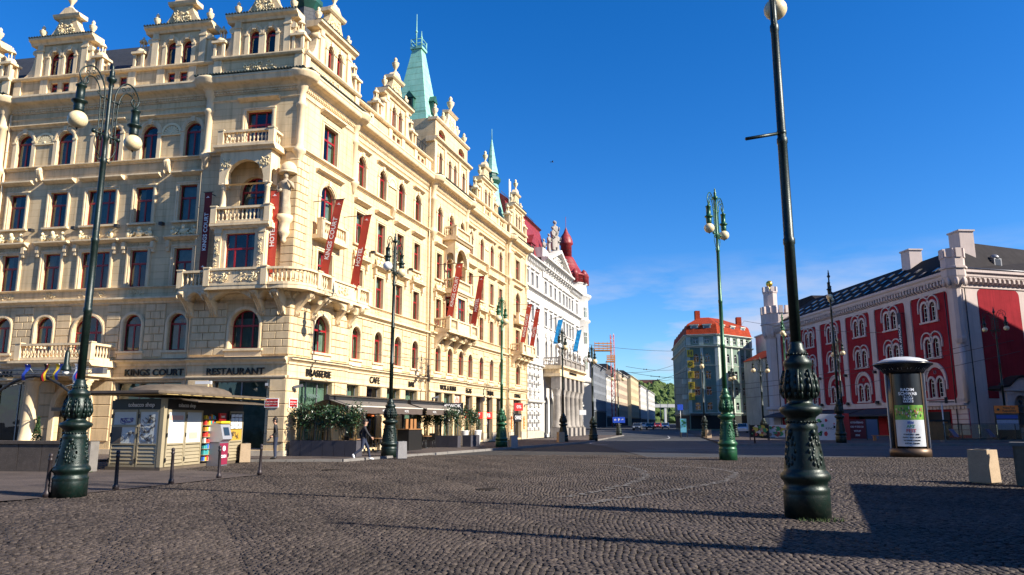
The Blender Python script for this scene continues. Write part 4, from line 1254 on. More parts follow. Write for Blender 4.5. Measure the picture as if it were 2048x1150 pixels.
def gable(fr, u, y, w=3.3, z0=20.6, s=1.0):
    a = w/2; h1 = 2.0*s
    ops = [(d,.58*s,z0+.12,z0+1.5*s,True) for d in (-.47*s,.47*s)]
    fr.put('gable_wall', wall_mesh(-a,a,z0,z0+h1,ops,[M_STUCCO,M_DARKWIN],.3,True,'gable_wall'),u,0,y)
    for d in (-.47*s,.47*s):
        put_window(fr,u+d,z0+.12,.58*s,1.5*s-.12,True,y+.16,'none',curtain=False)
        fr.put('window_surround', sur_f4(.58*s,1.5*s-.12), u+d, z0+.12, y)
    for sx in (-1,1):
        mb = MB()
        x = sx*(a-.22); mb.box(x-.18,x+.18,-.10,0,z0,z0+h1); mb.box(x-.22,x+.22,-.14,0,z0+h1*.82,z0+h1*.88)
        mb.box(min(sx*a,sx*(a+.001)),max(sx*a,sx*(a+.001)),0,.55,z0,z0+h1)
        # volute sweeping down to the parapet
        pts = [(sx*a,z0),(sx*(a+1.0),z0),(sx*(a+.98),z0+.14)]
        for k in range(9):
            t_ = k/8; pts.append((sx*(a+.96-.78*math.sin(t_*PI/2)), z0+.14+1.35*s*(1-math.cos(t_*PI/2))*1.0))
        pts.append((sx*a,z0+1.55*s))
        mb.prism(pts,.02,.45,'y')
        n = 10; mb.prism([(sx*(a+.10)+.17*math.cos(2*PI*q/n), z0+1.58*s+.17*math.sin(2*PI*q/n)) for q in range(n)],-.08,.5,'y',True)
        fr.build(mb,'gable_volute',M_TRIM,u,0,y)
    z1 = z0+h1
    mb = MB(); mb.prism([(.6,z1),(-.10,z1),(-.16,z1+.12),(-.34,z1+.22),(-.36,z1+.34),(.6,z1+.38)],-a-.38,a+.38,'x'); fr.build(mb,'gable_cornice',M_TRIM,u,0,y)
    mb = MB(); n = int((w+.8)/.17)
    for k in range(n):
        x = -a-.4+(k+.5)*(w+.8)/n
        mb.prism([(x+.07*math.cos(PI*q/4),z1+.36+.07*math.sin(PI*q/4)) for q in range(5)],-.40,.1,'y')
    o = fr.build(mb,'gable_tiles',M_TILE,u,0,y); o['kind']='stuff'
    z2 = z1+.40
    pts = [(-1.15*s,z2),(-1.10*s,z2+.15*s)]
    for k in range(7):
        t_ = k/6; pts.append((-(1.05-.5*math.sin(t_*PI/2))*s, z2+.2*s+1.0*t_*s))
    L_ = pts+[(-x,z) for x,z in pts[::-1]]
    mb = MB(); mb.prism(L_,.05,.5,'y'); fr.build(mb,'gable_head',M_STUCCO,u,0,y)
    fr.put('gable_relief', kit(('grel',s),lambda: relief_mesh(1.1*s,1.0*s,34,41,.07,big=.2)), u, z2+.1, y+.05)
    z3 = z2+1.2*s
    mb = MB(); mb.prism([(.55,z3),(0,z3),(-.10,z3+.08),(-.16,z3+.2),(.55,z3+.24)],-.85*s,.85*s,'x')
    mb.prism([(-.62*s,z3+.24),(.62*s,z3+.24),(.45*s,z3+.42),(.22*s,z3+.66*s),(-.22*s,z3+.66*s),(-.45*s,z3+.42)],.0,.45,'y')
    fr.build(mb,'gable_crown',M_TRIM,u,0,y)
    fr.put('urn', urn_mesh(M_TRIM,1.0), u, z3+.64*s, y+.2)
    for sx in (-1,1): fr.put('urn', urn_mesh(M_TRIM,.82), u+sx*(a-.05), z2, y+.15)

attic(FL,-17.5,-5.0,REC,(-14.6,-11.0,-7.35))
attic(FL,-5.0,.1,BAY,())
FL.put('attic_relief', kit('arel',lambda: relief_mesh(2.0,.62,40,43,.07,big=.18)), -2.3, 19.68, BAY)
attic(FL,-24,-17.5,BAY,()); gable(FL,-20.4,BAY); FL.put('colonnette',cm,-17.65,0,BAY+.02); FL.put('pinnacle', pinnacle_mesh(M_TRIM), -17.9, 20.66, BAY+.22)
gable(FL,-14.6,REC); gable(FL,-7.35,REC); gable(FL,-2.3,BAY)
for u,y in ((-12.3,REC),(-9.75,REC),(-4.75,BAY),(-.25,BAY)): FL.put('pinnacle', pinnacle_mesh(M_TRIM), u, 20.66, y+.22)
attic(FR,-.1,5.6,BAY,()); FR.put('attic_relief', KIT['arel'], 2.8, 19.68, BAY)
attic(FR,5.6,16.9,REC,(6.75,11.25,15.2)); attic(FR,24.0,35.3,REC,(25.3,29.65,33.8)); attic(FR,35.3,41.2,BAY,())
gable(FR,2.85,BAY); gable(FR,11.25,REC); gable(FR,29.65,REC); gable(FR,38.2,BAY)
for u,y in ((5.35,BAY),(8.7,REC),(13.9,REC),(27.1,REC),(32.2,REC),(35.6,BAY),(40.9,BAY)): FR.put('pinnacle', pinnacle_mesh(M_TRIM), u, 20.66, y+.22)
# middle bay: an extra storey with its own cornice, segmental openings and gable
u0,u1 = 16.9,24.0
ops = [(u,.62,19.75,21.5,True) for u in (18.1,19.95,21.05,22.9)]
FR.put('attic_wall', wall_mesh(u0,u1,19.4,22.3,ops,[M_STUCCO,M_DARKWIN],.3,True,'attic_wall'),0,0,BAY)
for u in (18.1,19.95,21.05,22.9):
    put_window(FR,u,19.75,.62,1.75,True,BAY+.16,'none',curtain=False); FR.put('window_surround', sur_f4(.62,1.75),u,19.75,BAY)
for u in (17.1,19.0,22.0,23.8):
    mb = MB(); mb.box(u-.2,u+.2,-.10,0,19.4,22.3); FR.build(mb,'attic_pilaster',M_TRIM,0,0,BAY)
for u in (u0,u1-.01):
    mb = MB(); mb.box(u,u+.01,0,5,19.4,22.6); FR.build(mb,'attic_side',M_STUCCO,0,0,BAY)
cornice(FR,'attic_cornice',u0-.2,u1+.2,[(.6,22.1),(-.08,22.1),(-.14,22.22),(-.34,22.34),(-.38,22.46),(.6,22.52)],BAY)
FR.put('upper_attic_wall', wall_mesh(u0+.2,u1-.2,22.5,23.9,[(18.4,1.3,22.6,23.5,.3),(22.5,1.3,22.6,23.5,.3)],[M_STUCCO,M_DARKWIN],.3,True,'upper_attic_wall'),0,0,BAY)
for u in (18.4,22.5): put_window(FR,u,22.6,1.3,.62,False,BAY+.2,'none',curtain=False)
cornice(FR,'upper_attic_coping',u0+.1,u1-.1,[(.6,23.9),(-.10,23.9),(-.2,24.0),(-.2,24.1),(.6,24.15)],BAY)
mb = MB(); mb.box(u0+.2,u0+.21,.0,5,22.5,24.1); FR.build(mb,'upper_attic_side',M_STUCCO,0,0,BAY)
mb = MB(); pts=[(-1.3,24.1),(-1.25,24.3),(-.8,25.0),(-.75,25.5),(.75,25.5),(.8,25.0),(1.25,24.3),(1.3,24.1)]; mb.prism(pts,.05,.5,'y'); mb.prism([(.5,25.5),(0,25.5),(-.15,25.68),(.5,25.74)],-.95,.95,'x'); FR.build(mb,'gable_head',M_TRIM,20.45,0,BAY)
FR.put('gable_relief', kit(('grel',1.0),lambda: None), 20.45, 24.3, BAY+.05)
FR.put('urn', urn_mesh(M_TRIM,1.25), 20.45, 25.74, BAY+.2)
for u in (17.4,23.5,19.0,21.9): FR.put('urn', urn_mesh(M_TRIM,1.0), u, 24.12, BAY+.2)

# ---- roofs and copper spires
def roof_run(fr,u0,u1,y,m,z0=20.5,z1=24.0,d=4.0):
    mb = MB(); mb.prism([(y,z0),(y+d*.55,z1),(y+d*1.9,z1+.7),(y+9,z1+.7),(y+9,z0)],u0,u1,'x'); return fr.build(mb,'roof',m)
roof_run(FL,-24,-6,REC+.5,M_SLATE,20.4,23.6); roof_run(FR,7.5,17,REC+.5,M_SLATE,20.4,23.4); roof_run(FR,24,41,REC+.5,M_DKCOPPER,20.4,23.6)
roof_run(FR,17,24,BAY+1.0,M_DKCOPPER,20.4,24.6,3.0)
mb = MB(); mb.box(-.6,17.5,3,14,0,20.4); FR.build(mb,'inner_block',M_STUCCO,7,0,2); 
def spire(fr,u,y,z0,zt,r0,r1,n,m,base_m,base_h,name='spire'):
    mb = MB(); mb.lathe([(r0*1.0,z0-base_h),(r0*1.0,z0-.5),(r0*1.12,z0-.4),(r0*1.12,z0-.1)],n,a0=PI/n,a1=2*PI+PI/n,smooth=False); b = fr.build(mb,'tower_drum',base_m,u,0,y)
    mb = MB(); mb.lathe([(r0*1.15,z0-.1),(r0,z0+.25),((r0*.55+r1*.45),z0+(zt-z0)*.45),(r1,zt)],n,a0=PI/n,a1=2*PI+PI/n,smooth=False)
    return fr.build(mb,name,m,u,0,y)
# tall truncated spire behind the middle bay, square in plan, with its railing and rods
SU,SY = 21.4,3.4
o = spire(FR,SU,SY,24.7,32.2,2.25,.55,4,M_COPPER,M_DKCOPPER,4.5)
for k in range(4):
    a = k*PI/2; mb = MB()
    mb.box(-.34,.34,-.35,.7,0,1.0); mb.prism([(-.45,1.0),(.45,1.0),(0,1.6)],-.45,.8,'y'); mb.mi = 1; mb.box(-.22,.22,-.37,-.35,.1,.9)
    place('dormer', mb.mesh('dormer',[M_DKCOPPER,M_DARKWIN]), o, (1.2*math.sin(a),-1.2*math.cos(a),26.3), a)
mb = MB(); mb.lathe([(.75,32.1),(.75,32.3)],4,a0=PI/4,a1=2*PI+PI/4,smooth=False)
for k in range(4):
    a = PI/4+k*PI/2; p = (.68*math.cos(a),.68*math.sin(a)); mb.tube([(p[0],p[1],32.2),(p[0],p[1],33.0)],.04,5)
    b = PI/4+(k+1)*PI/2; q = (.68*math.cos(b),.68*math.sin(b)); mb.tube([(p[0],p[1],32.95),(q[0],q[1],32.95)],.035,4); mb.tube([(p[0],p[1],32.6),(q[0],q[1],32.6)],.03,4)
for x in (-.5,.5): mb.tube([(x,0,32.2),(x,0,33.8),(x,0,35.2 if x<0 else 34.2)],[.07,.05,.02],6); mb.ball((x,0,33.6),.11,8,5)
place('spire_crown', mb.mesh('spire_crown',M_COPPER), o)
# slim corner spires: slate over the near corner, copper at the far end
for uu,m1,m2 in ((4.5,M_SLATE,M_SLATE),(39.2,M_COPPER,M_DKCOPPER)):
    mb = MB(); mb.lathe([(1.5,20.4),(1.5,22.0),(1.25,23.0),(.85,24.6),(.68,26.1)],8,a0=PI/8,a1=2*PI+PI/8,smooth=False); b = FR.build(mb,'tower_drum',m1 if m1 is M_SLATE else M_COPPER,uu,0,3.0)
    mb = MB(); mb.lathe([(.7,26.0),(.95,26.4),(.95,26.7),(.6,26.9),(.6,27.2)],8,a0=PI/8,a1=2*PI+PI/8,smooth=False); place('tower_ring', mb.mesh('tower_ring',M_DKCOPPER), b)
    mb = MB(); mb.lathe([(.72,27.2),(.5,28.2),(.06,31.0)],8,a0=PI/8,a1=2*PI+PI/8,smooth=False); mb.tube([(0,0,30.9),(0,0,32.2)],[.05,.02],5); place('spire', mb.mesh('spire',m1), b)
# iron railing between gable and middle bay
for ua,ub in ((14.4,16.7),(24.3,26.3)):
    mb = MB()
    for zz in (20.75,21.75): mb.tube([(ua,0,zz),(ub,0,zz)],.03,4)
    n = int((ub-ua)/.45)
    for k in range(n+1):
        x = ua+(ub-ua)*k/n; mb.tube([(x,0,20.7),(x,0,21.8)],.025,4)
        if k<n:
            pts = [(x+(ub-ua)/n*.5+.17*math.cos(q*PI/4),0,21.25+.17*math.sin(q*PI/4)) for q in range(9)]; mb.tube(pts,.02,4)
    FR.build(mb,'roof_railing',M_DARKMETAL,0,0,REC+.3)
# mobile-phone masts on the far gable
mb = MB(); mb.tube([(0,0,23.5),(0,0,26.6)],.05,6); mb.box(.1,.28,-.1,.1,24.2,26.4); FR.build(mb,'antenna',M_WHITE,39.6,0,1.2)

# ---- lettering
letters(FL,'KINGS COURT',-7.2,4.08,REC,.46,sx=1.08)
letters(FL,'RESTAURANT',-2.6,4.06,BAY,.46,sx=1.08)
letters(FR,'BRASSERIE',2.65,4.08,BAY,.50,sx=1.05)
letters(FR,'CAFE',9.3,4.10,REC,.55); letters(FR,'BAR',14.5,4.10,REC,.50)
letters(FR,'WOK & SUSHI',20.3,4.10,BAY,.50); letters(FR,'VEGAS',25.2,4.10,REC,.55); letters(FR,'TRAVEL',30.8,4.10,REC,.52); letters(FR,'CHANGE',38.0,4.10,BAY,.52)
letters(FL,'GALLEY CO',-15.2,4.08,REC,.42,sx=1.05)
# glass etching on the café panes
M_ETCH = mat('grey_window_lettering',(0.10,0.14,0.13),0.6)
for u in (6.6,11.9,14.55): letters(FR,'LA TERRAZA',u,3.0,REC+.24,.20,M_ETCH,d=.004,name='window_lettering')
letters(FR,'LA TERRAZA',2.5,2.95,BAY+.24,.26,M_ETCH,d=.004,name='window_lettering')
# enamel street plates
M_ENAMEL = mat('red_enamel',(0.42,0.02,0.02),0.3); M_ENWHITE = mat('white_enamel',(0.8,0.8,0.78),0.35)
for fr,u,t1,t2 in ((FL,-.55,'U OBECNÍHO DOMU','STARÉ MĚSTO · PRAHA 1'),(FR,.42,'NÁMĚSTÍ REPUBLIKY','STARÉ MĚSTO · PRAHA 1')):
    mb = MB(); mb.box(-.36,.36,-.03,0,-.22,.22); mb.mi = 1; mb.box(-.32,.32,-.036,-.03,-.18,.18)
    o = fr.build(mb,'street_plate',[M_ENWHITE,M_ENAMEL],u,2.55,BAY-.07)
    place('plate_lettering', text_mesh(t1,.075,.002,M_ENWHITE), o, (0,-.042,.045)); place('plate_lettering', text_mesh(t2,.05,.002,M_ENWHITE), o, (0,-.042,-.07))
# security cameras and lamps by the corner
for fr,u in ((FL,-.75),(FR,.45),(FR,17.4),(FR,40.3)):
    mb = MB(); mb.cbox((0,-.30,0),(.14,.45,.13),.5,-.25); mb.tube([(0,0,-.05),(0,-.18,-.05),(0,-.2,0)],.025,5); fr.build(mb,'security_camera',M_GREYMETAL,u,3.35,BAY)

# ================================================================ the white palace next to the hotel
M_WSTUC = mat('white_stucco',(0.60,0.58,0.55),0.85,spec=0.2,var=0.12,vscale=0.8,bump=0.003,bscale=30,streak=0.55)
M_WTRIM = mat('white_stone_trim',(0.58,0.56,0.52),0.8,spec=0.2,var=0.16,vscale=2,streak=0.35)
M_WGREY = mat('grey_sandstone',(0.30,0.27,0.24),0.85,var=0.25,vscale=1.5,streak=0.4)
M_REDROOF = mat('dark_red_roof',(0.25,0.022,0.024),0.5,var=0.3,vscale=1.3,streak=0.3,joints=(0.6,0.5,0.02,0.02))
M_WFRAME = mat('grey_white_window_paint',(0.40,0.40,0.40),0.5)
wpal = empty('white_palace', FR.world(41.2,0,0))
tag(wpal,'white palace with red mansard roof, columned portico and round corner tower','building')
FW = Frame(wpal,(0,0,0),R(72.75))
WM = [M_WSTUC,M_DARKWIN]; WW = (M_WFRAME,M_GLASS,M_CURTAIN)
def wsur(w,h,arch):
    def mk():
        mb = MB(); a=w/2; zt=h-(a if arch else 0)
        for s in (-1,1): mb.box(min(s*a,s*(a+.16)),max(s*a,s*(a+.16)),-.06,0,0,zt)
        if arch: arch_ring(mb,0,zt,a,a+.16,-.06,0,10); mb.taper(-.1,.1,-.16,0,h,h+.35,-.03,0)
        else: mb.box(-a-.16,a+.16,-.06,0,h,h+.16); mb.prism([(0,h+.26),(-.2,h+.34),(-.2,h+.4),(0,h+.44)],-a-.25,a+.25,'x')
        mb.box(-a-.22,a+.22,-.14,0,-.12,0)
        return mb.mesh('window_surround',M_WTRIM)
    return kit(('wsur',w,h,arch),mk)
AX = [.85,2.8,4.7, 8.4,10.7,12.9,15.2,17.3, 19.0,20.6,22.3, 25.0]
ops=[]
for i,u in enumerate(AX):
    w = .95
    for z,h,arch in ((15.95,1.5,False),(12.25,1.7,False),(8.6,2.05,True)):
        ops.append((u,w,z,z+h,arch)); put_window(FW,u,z,w,h,arch,.2,'full',WW,False); FW.put('window_surround',wsur(w,h,arch),u,z,0)
for u in (.9,2.6,4.3,22.4,24.2,26.0):
    for z,h in ((5.15,1.45),(.75,2.1)):
        ops.append((u,.8,z,z+h,False)); put_window(FW,u,z,.8,h,False,.22,'low',WW,False)
for k in range(5):
    u = 8.4+k*2.35; ops.append((u,1.5,.3,4.4,True)); put_window(FW,u,.3,1.5,4.1,True,.25,'full',(M_DARKMETAL,M_GLASS,M_CURTAIN),False)
FW.put('wall',wall_mesh(0,27.0,0,18.9,ops,WM),0,0,0)
# bossed blocks of the lower storeys, alternating
n_b=0
bmesh_kit = None
for (a,b) in ((.1,6.4),(21.5,26.8)):
    for j in range(17):
        z = .75+j*.40
        cells = [c for c in ([.22,1.75,3.45,5.1] if a<1 else [21.6,23.3,25.1,26.7])]
        for c in cells:
            def mk():
                mb = MB(); mb.stone(-.34,.34,-.26,.02,.03,.37,.09); return mb.mesh('stone',M_WTRIM)
            if j%2==0: FW.put('stone',kit('wboss',mk),c,z,0)
for a,b in ((0,6.5),(21.4,27.0)):
    mb=MB(); mb.box(a,b,-.2,.02,0,.75); FW.build(mb,'plinth',M_PLINTH)
    cornice(FW,'storey_cornice',a,b,string_prof(7.3,7.75,.4),0,M_WTRIM)
    mb = MB(); mb.prism([(0.02,3.6),(-.35,3.7),(-.4,3.9),(0.02,4.0)],a,b,'x'); FW.build(mb,'string_course',M_WTRIM)
cornice(FW,'sill_course',0,27,string_prof(15.4,15.7,.35),0,M_WTRIM)
cornice(FW,'main_cornice',0,27,string_prof(18.5,19.1,.6),0,M_WTRIM)
for k in range(44):
    if 6.8 < .3+k*.61 < 20.6: continue
    def mk():
        mb=MB(); mb.box(-.1,.1,-.45,0,0,.3); return mb.mesh('bracket',M_WTRIM)
    FW.put('bracket',kit('wbr',mk),.3+k*.61,18.3,0)
# cartouches with shells between the lower storeys
for u in (1.75,3.45,23.2,25.2):
    FW.put('cartouche',kit('cart',lambda: relief_mesh(1.1,1.2,26,51,.3,'cartouche',M_WTRIM,.3)),u,3.9,-.05)
    FW.put('cartouche',KIT['cart'],u-.8,10.7,-.02)
for i,u in enumerate(AX): FW.put('window_carving',kit('wcar',lambda: relief_mesh(.9,.7,16,52,.15,'window_carving',M_WTRIM,.22)),u,10.95,0)
# central risalit: brackets, pediment, sculpture
mb=MB(); mb.box(7.0,20.4,-.25,.0,15.75,20.0); 
cornice(FW,'risalit_cornice',6.8,20.6,string_prof(19.4,20.1,.7),-.1,M_WTRIM)
FW.put('risalit_frieze',wall_mesh(7.0,20.4,17.75,19.45,[],WM,.2,False,'risalit_frieze'),0,0,-.1)
for k in range(12):
    def mk():
        mb=MB(); mb.prism([(0,0),(-.15,.1),(-.5,.7),(-.5,.95),(0,.95)],-.14,.14,'x'); mb.ball((0,-.28,.35),(.16,.14,.2),7,4); return mb.mesh('bracket',M_WTRIM)
    FW.put('bracket',kit('wbr2',mk),7.4+k*1.15,18.4,-.1)
mb=MB(); mb.prism([(8.6,20.05),(19.0,20.05),(13.8,22.0)],-.1,.8,'y'); FW.build(mb,'pediment',M_WSTUC)
for sgn in (-1,1):
    mb=MB(); mb.prism([(13.8,21.9),(13.8,22.3),(13.8+sgn*6.0,20.05),(13.8+sgn*5.3,20.05)],-.7,.9,'y'); FW.build(mb,'pediment_rake',M_WTRIM)
FW.put('pediment_relief',relief_mesh(4.6,1.1,34,53,.25,'pediment_relief',M_WTRIM,.4),13.8,20.3,-.12)
for u,s,z in ((8.2,1.1,20.6),(10.6,1.15,21.7),(12.6,1.5,22.4),(13.6,1.75,22.9),(14.8,1.4,22.4),(19.6,1.1,20.6)):
    FW.put('statue',kit(('wst',s),lambda s=s: statue_mesh(M_WGREY,s,int(s*10))),u,z-.3,.1)
mb=MB(); mb.box(6.9,9.5,-.1,1.6,20.05,21.2); FW.build(mb,'attic_block',M_WSTUC)
# red mansard with dormers
mb=MB(); mb.prism([(.3,19.05),(1.9,24.6),(1.6,24.8),(2.4,25.4),(7,27.0),(12,19.05)],-1.0,13,'x'); roof_w=FW.build(mb,'roof',M_REDROOF)
mb=MB(); mb.prism([(.3,19.05),(1.6,22.0),(7,23),(12,19.05)],13,26,'x'); FW.build(mb,'roof',M_REDROOF)
for u in (1.4,4.6):
    mb=MB(); mb.box(-.7,.7,-.5,1.4,0,1.9); mb.prism([(-.95,1.9),(.95,1.9),(0,3.0)],-.65,1.6,'y'); mb.mi=1; mb.box(-.38,.38,-.53,-.49,.3,1.7)
    place('dormer',mb.mesh('dormer',[M_REDROOF,M_DARKWIN]),roof_w,(u,.9,19.1))
for u in (.6,2.4,4.2): 
    mb=MB(); mb.prism([(1.10,22.2),(1.07,22.2),(1.42,23.4),(1.46,23.4)],u-.5,u+.5,'x'); place('skylight',mb.mesh('skylight',M_GLASS),roof_w)
mb=MB()
for k in range(24): mb.tube([(k*.54,2.6,25.4),(k*.54,2.6,26.0)],.02,4)
mb.tube([(0,2.6,25.95),(13,2.6,25.95)],.025,4); o=place('roof_railing',mb.mesh('roof_railing',M_DARKMETAL),roof_w)
# round corner tower
T=(29.6,2.4); TR=3.0
mb=MB(); mb.lathe([(TR+.25,7.0),(TR+.25,7.6),(TR,7.8),(TR,15.3),(TR+.3,15.5),(TR+.3,15.7),(TR,15.8),(TR,18.6),(TR+.4,18.9),(TR+.5,19.2),(TR-.1,19.3),(TR-.2,20.8),(TR,20.9)],28); FW.build(mb,'tower',M_WSTUC,T[0],0,T[1])
mb=MB(); mb.lathe([(1.2,5.2),(1.6,5.8),(2.4,6.4),(TR+.2,7.0)],28); mb.box(-TR-.5,TR-.4,.3,3,0,7); FW.build(mb,'tower_base',M_WTRIM,T[0],0,T[1])
mb=MB(); zz=lambda z: 20.9+(z-20.9)*.72
mb.lathe([(2.9,20.9),(2.9,zz(22.3)),(3.1,zz(22.4)),(3.1,zz(22.6)),(2.3,zz(23.2)),(1.7,zz(24.6)),(1.2,zz(26.0)),(1.0,zz(26.5))],20); mb.lathe([(.8,zz(26.5)),(.8,zz(29)),(1.0,zz(29.2)),(1.0,zz(29.4)),(.95,zz(30)),(.7,zz(30.9)),(.35,zz(31.6)),(.15,zz(32.4)),(.03,zz(32.8)),(.03,zz(35))],14)
dome=FW.build(mb,'dome',M_REDROOF,T[0],0,T[1])
for k in range(4):
    a=-PI/2-.9+k*.65; mb=MB(); mb.lathe([(.5,20.9),(.5,22.0),(.56,22.1),(.35,22.6),(.0,22.9)],8,smooth=True); place('turret',mb.mesh('turret',M_REDROOF),dome,(2.75*math.cos(a),2.75*math.sin(a),0))
for a in (-1.9,-1.25,-.6):
    for z,h,arch in ((15.95,1.5,False),(12.25,1.7,False),(8.7,2.0,True)):
        f,p,c=window_parts(.85,h,arch,'full',.07,.64,WW,False)
        rz=a+PI/2; o=FW.put('window',f,T[0]+(TR+.02)*math.cos(a),z,T[1]+(TR+.02)*math.sin(a),rz); place('pane',p,o)
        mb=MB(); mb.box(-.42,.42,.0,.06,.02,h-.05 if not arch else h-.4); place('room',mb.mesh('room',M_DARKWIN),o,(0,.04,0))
# portico
PU0,PU1=7.1,20.3
for k in range(6):
    u=PU0+.7+k*(PU1-PU0-1.4)/5
    mb=MB(); mb.box(-.6,.6,-.6,.6,0,1.0); mb.lathe([(.55,1.0),(.55,1.15),(.45,1.3),(.43,2.0),(.38,4.4),(.44,4.5),(.40,4.6),(.55,5.15),(.6,5.25)],16); mb.box(-.5,.5,-.5,.5,5.25,6.6)
    FW.build(mb,'column',M_WGREY,u,0,-1.35)
mb=MB(); mb.box(PU0,PU1,-1.95,0,6.6,6.95); mb.box(PU0+.1,PU1-.1,-1.85,0,6.95,7.4); mb.prism([(0,7.4),(-1.9,7.4),(-2.2,7.6),(-2.2,7.75),(0,7.8)],PU0-.25,PU1+.25,'x'); FW.build(mb,'entablature',M_TRIM)
P=[FW.M@Vector((u,y,0)) for u,y in ((PU0,-.1),(PU0,-1.9),(PU0+(PU1-PU0)*.2,-1.9),(PU0+(PU1-PU0)*.4,-1.9),(PU0+(PU1-PU0)*.6,-1.9),(PU0+(PU1-PU0)*.8,-1.9),(PU1,-1.9),(PU1,-.1))]
balustrade(wpal,P,7.78,.9,M_WGREY,[(q,FW.rz) for q in P[1:7]])
for q in P[1:7]: place('urn',urn_mesh(M_WGREY,.9),wpal,(q.x,q.y,8.72))
letters(FW,'DEPARTMENT STORE',13.7,7.17,-1.86,.40,sx=1.0)
# blue banners
M_BLUE=mat('bright_blue_cloth',(0.01,0.33,0.72),0.7,var=0.1,vscale=3)
for u in (9.5,19.7):
    o=empty('hanging_banner',FW.world(u,-.1,10.6),FW.rz)
    tag(o,'bright blue banner on white palace, %s'%('nearer the hotel' if u<12 else 'farther down the street'),'banner','blue banners on the white palace')
    mb=MB(); mb.tube([(0,0,2.6),(0,-1.9,3.0)],.03,5); mb.tube([(0,0,.2),(0,-1.2,-.2)],.03,5); mb.build('bracket',M_DARKMETAL,o)
    mb=MB(); V=[]
    for k in range(9):
        t_=k/8; y=-.75-.62*t_; V+=[(.02*math.sin(k*2),y-.3,-.2+2.8*t_),(.02*math.cos(k*2),y+.3,-.2+2.7*t_)]
    mb.add(V,[(2*k,2*k+1,2*k+3,2*k+2) for k in range(8)]); mb.add([(x+.012,y,z) for x,y,z in V],[(2*k,2*k+2,2*k+3,2*k+1) for k in range(8)]); mb.build('cloth',M_BLUE,o)

# ================================================================ the red palace on the far side of the square
M_PRED = mat('carmine_stucco',(0.25,0.018,0.026),0.9,spec=0.1,var=0.22,vscale=0.5,bump=0.003,bscale=30,streak=0.45)
M_PWHITE = mat('palace_white_stucco',(0.50,0.42,0.39),0.9,spec=0.15,var=0.08,vscale=0.8,streak=0.25)
M_PFRAME = mat('white_window_paint',(0.62,0.60,0.57),0.5)
rpal = empty('red_palace',(45.43,74.5,0))
tag(rpal,'carmine and white palace with paired arched windows and crenellated corner towers','building')
FP = Frame(rpal,(0,0,0),R(-86.3))      # long front, x = -s
FE = Frame(rpal,(0,0,0),R(15.0))       # end front
PWN=(M_PFRAME,M_GLASS,M_CURTAIN)
PS=[4.75,12.1,19.1,26.2,33.0,39.6]; PIL=[.75,8.4,15.9,22.9,30.0,36.5,43.2]
def psur(big):
    def mk():
        mb=MB(); r=.62
        for x in (-.72,.72): arch_ring(mb,x,1.55,r-.16,r+.10,-.10,0,10)
        for x in (-1.36,0,1.36): mb.box(x-.13,x+.13,-.10,0,-.05,1.6)
        mb.box(-1.6,1.6,-.2,0,-.2,-.02)
        return mb.mesh('window_surround',M_PWHITE)
    return kit(('psur',big),mk)
def phood(big):
    def mk():
        mb=MB()
        if big:
            arch_ring(mb,0,1.75,1.75,1.95,-.14,0,16); arch_ring(mb,0,1.75,1.45,1.76,-.06,0,16)
            for s in (-1,1): mb.box(s*1.85-.1,s*1.85+.1,-.14,0,.8,1.8)
        else:
            for x in (-.78,.78): arch_ring(mb,x,1.72,.92,1.06,-.14,0,10)
            for s in (-1,1): mb.box(s*1.77-.09,s*1.77+.09,-.14,0,1.0,1.74)
        return mb.mesh('window_hood',M_PWHITE)
    return kit(('phood',big),mk)
def proundel():
    mb=MB(); mb.lathe([(.13,-.04),(.13,.04),(.20,.04),(.20,-.04)],14,cap=False); me=mb.mesh('roundel',M_PWHITE)
    co=np.empty(len(me.vertices)*3); me.vertices.foreach_get('co',co); co=co.reshape(-1,3)[:,[0,2,1]]; me.vertices.foreach_set('co',co.ravel()); me.flip_normals(); return me
ops=[]
for s in PS:
    for z,big in ((12.35,False),(8.45,False),(4.2,True)):
        for d in (-.68,.68):
            ops.append((-s+d,1.0,z,z+2.05,True)); put_window(FP,-s+d,z,1.0,2.05,True,.2,'grid',PWN,False,bar=.09)
        FP.put('window_surround',psur(big),-s,z,0); FP.put('window_hood',phood(big),-s,z,0)
        if big: FP.put('roundel',kit('prnd',proundel),-s,z+2.65,-.04)
gops=[(-s,5.2,.1,3.0,False) for s in PS[1:]]
FP.put('wall',wall_mesh(-44,0,0,16.8,ops+gops,[M_PRED,M_DARKWIN]),0,0,0)
# white pilaster strips with rounded shoulders
for a in PIL:
    mb=MB(); mb.box(-a-.55,-a+.55,-.14,.0,3.6,15.2)
    for s in (-1,1):
        for zc,sg in ((15.2,-1),(3.9,1)):
            pts=[(-a+s*.55,zc),(-a+s*1.15,zc)]+[(-a+s*(1.15-.6*math.sin(q*PI/10)),zc+sg*.6*(1-math.cos(q*PI/10))) for q in range(6)]
            mb.prism(pts,-.14,0,'y')
    FP.build(mb,'pilaster',M_PWHITE)
mb=MB(); mb.box(-44,0,-.14,0,3.3,3.9); FP.build(mb,'plinth_band',M_PWHITE)
mb=MB(); mb.box(-44,0,-.137,0,15.1,15.55); mb.box(-44,0,-.55,0,16.35,16.6); mb.prism([(0,16.6),(-.6,16.6),(-.75,16.75),(-.75,17.0),(0,17.05)],-44,0,'x'); FP.build(mb,'cornice',M_PWHITE)
def corbel():
    mb=MB(); mb.box(-.12,.12,-.5,0,.25,.8); mb.prism([(0,0),(-.2,.02),(-.5,.25),(0,.25)],-.12,.12,'x')
    arch_ring(mb,.28,.55,.17,.30,-.5,-.03,6); return mb.mesh('corbel',M_PWHITE)
for k in range(78): FP.put('corbel',kit('corb',corbel),-.5-k*.56,15.55,0)
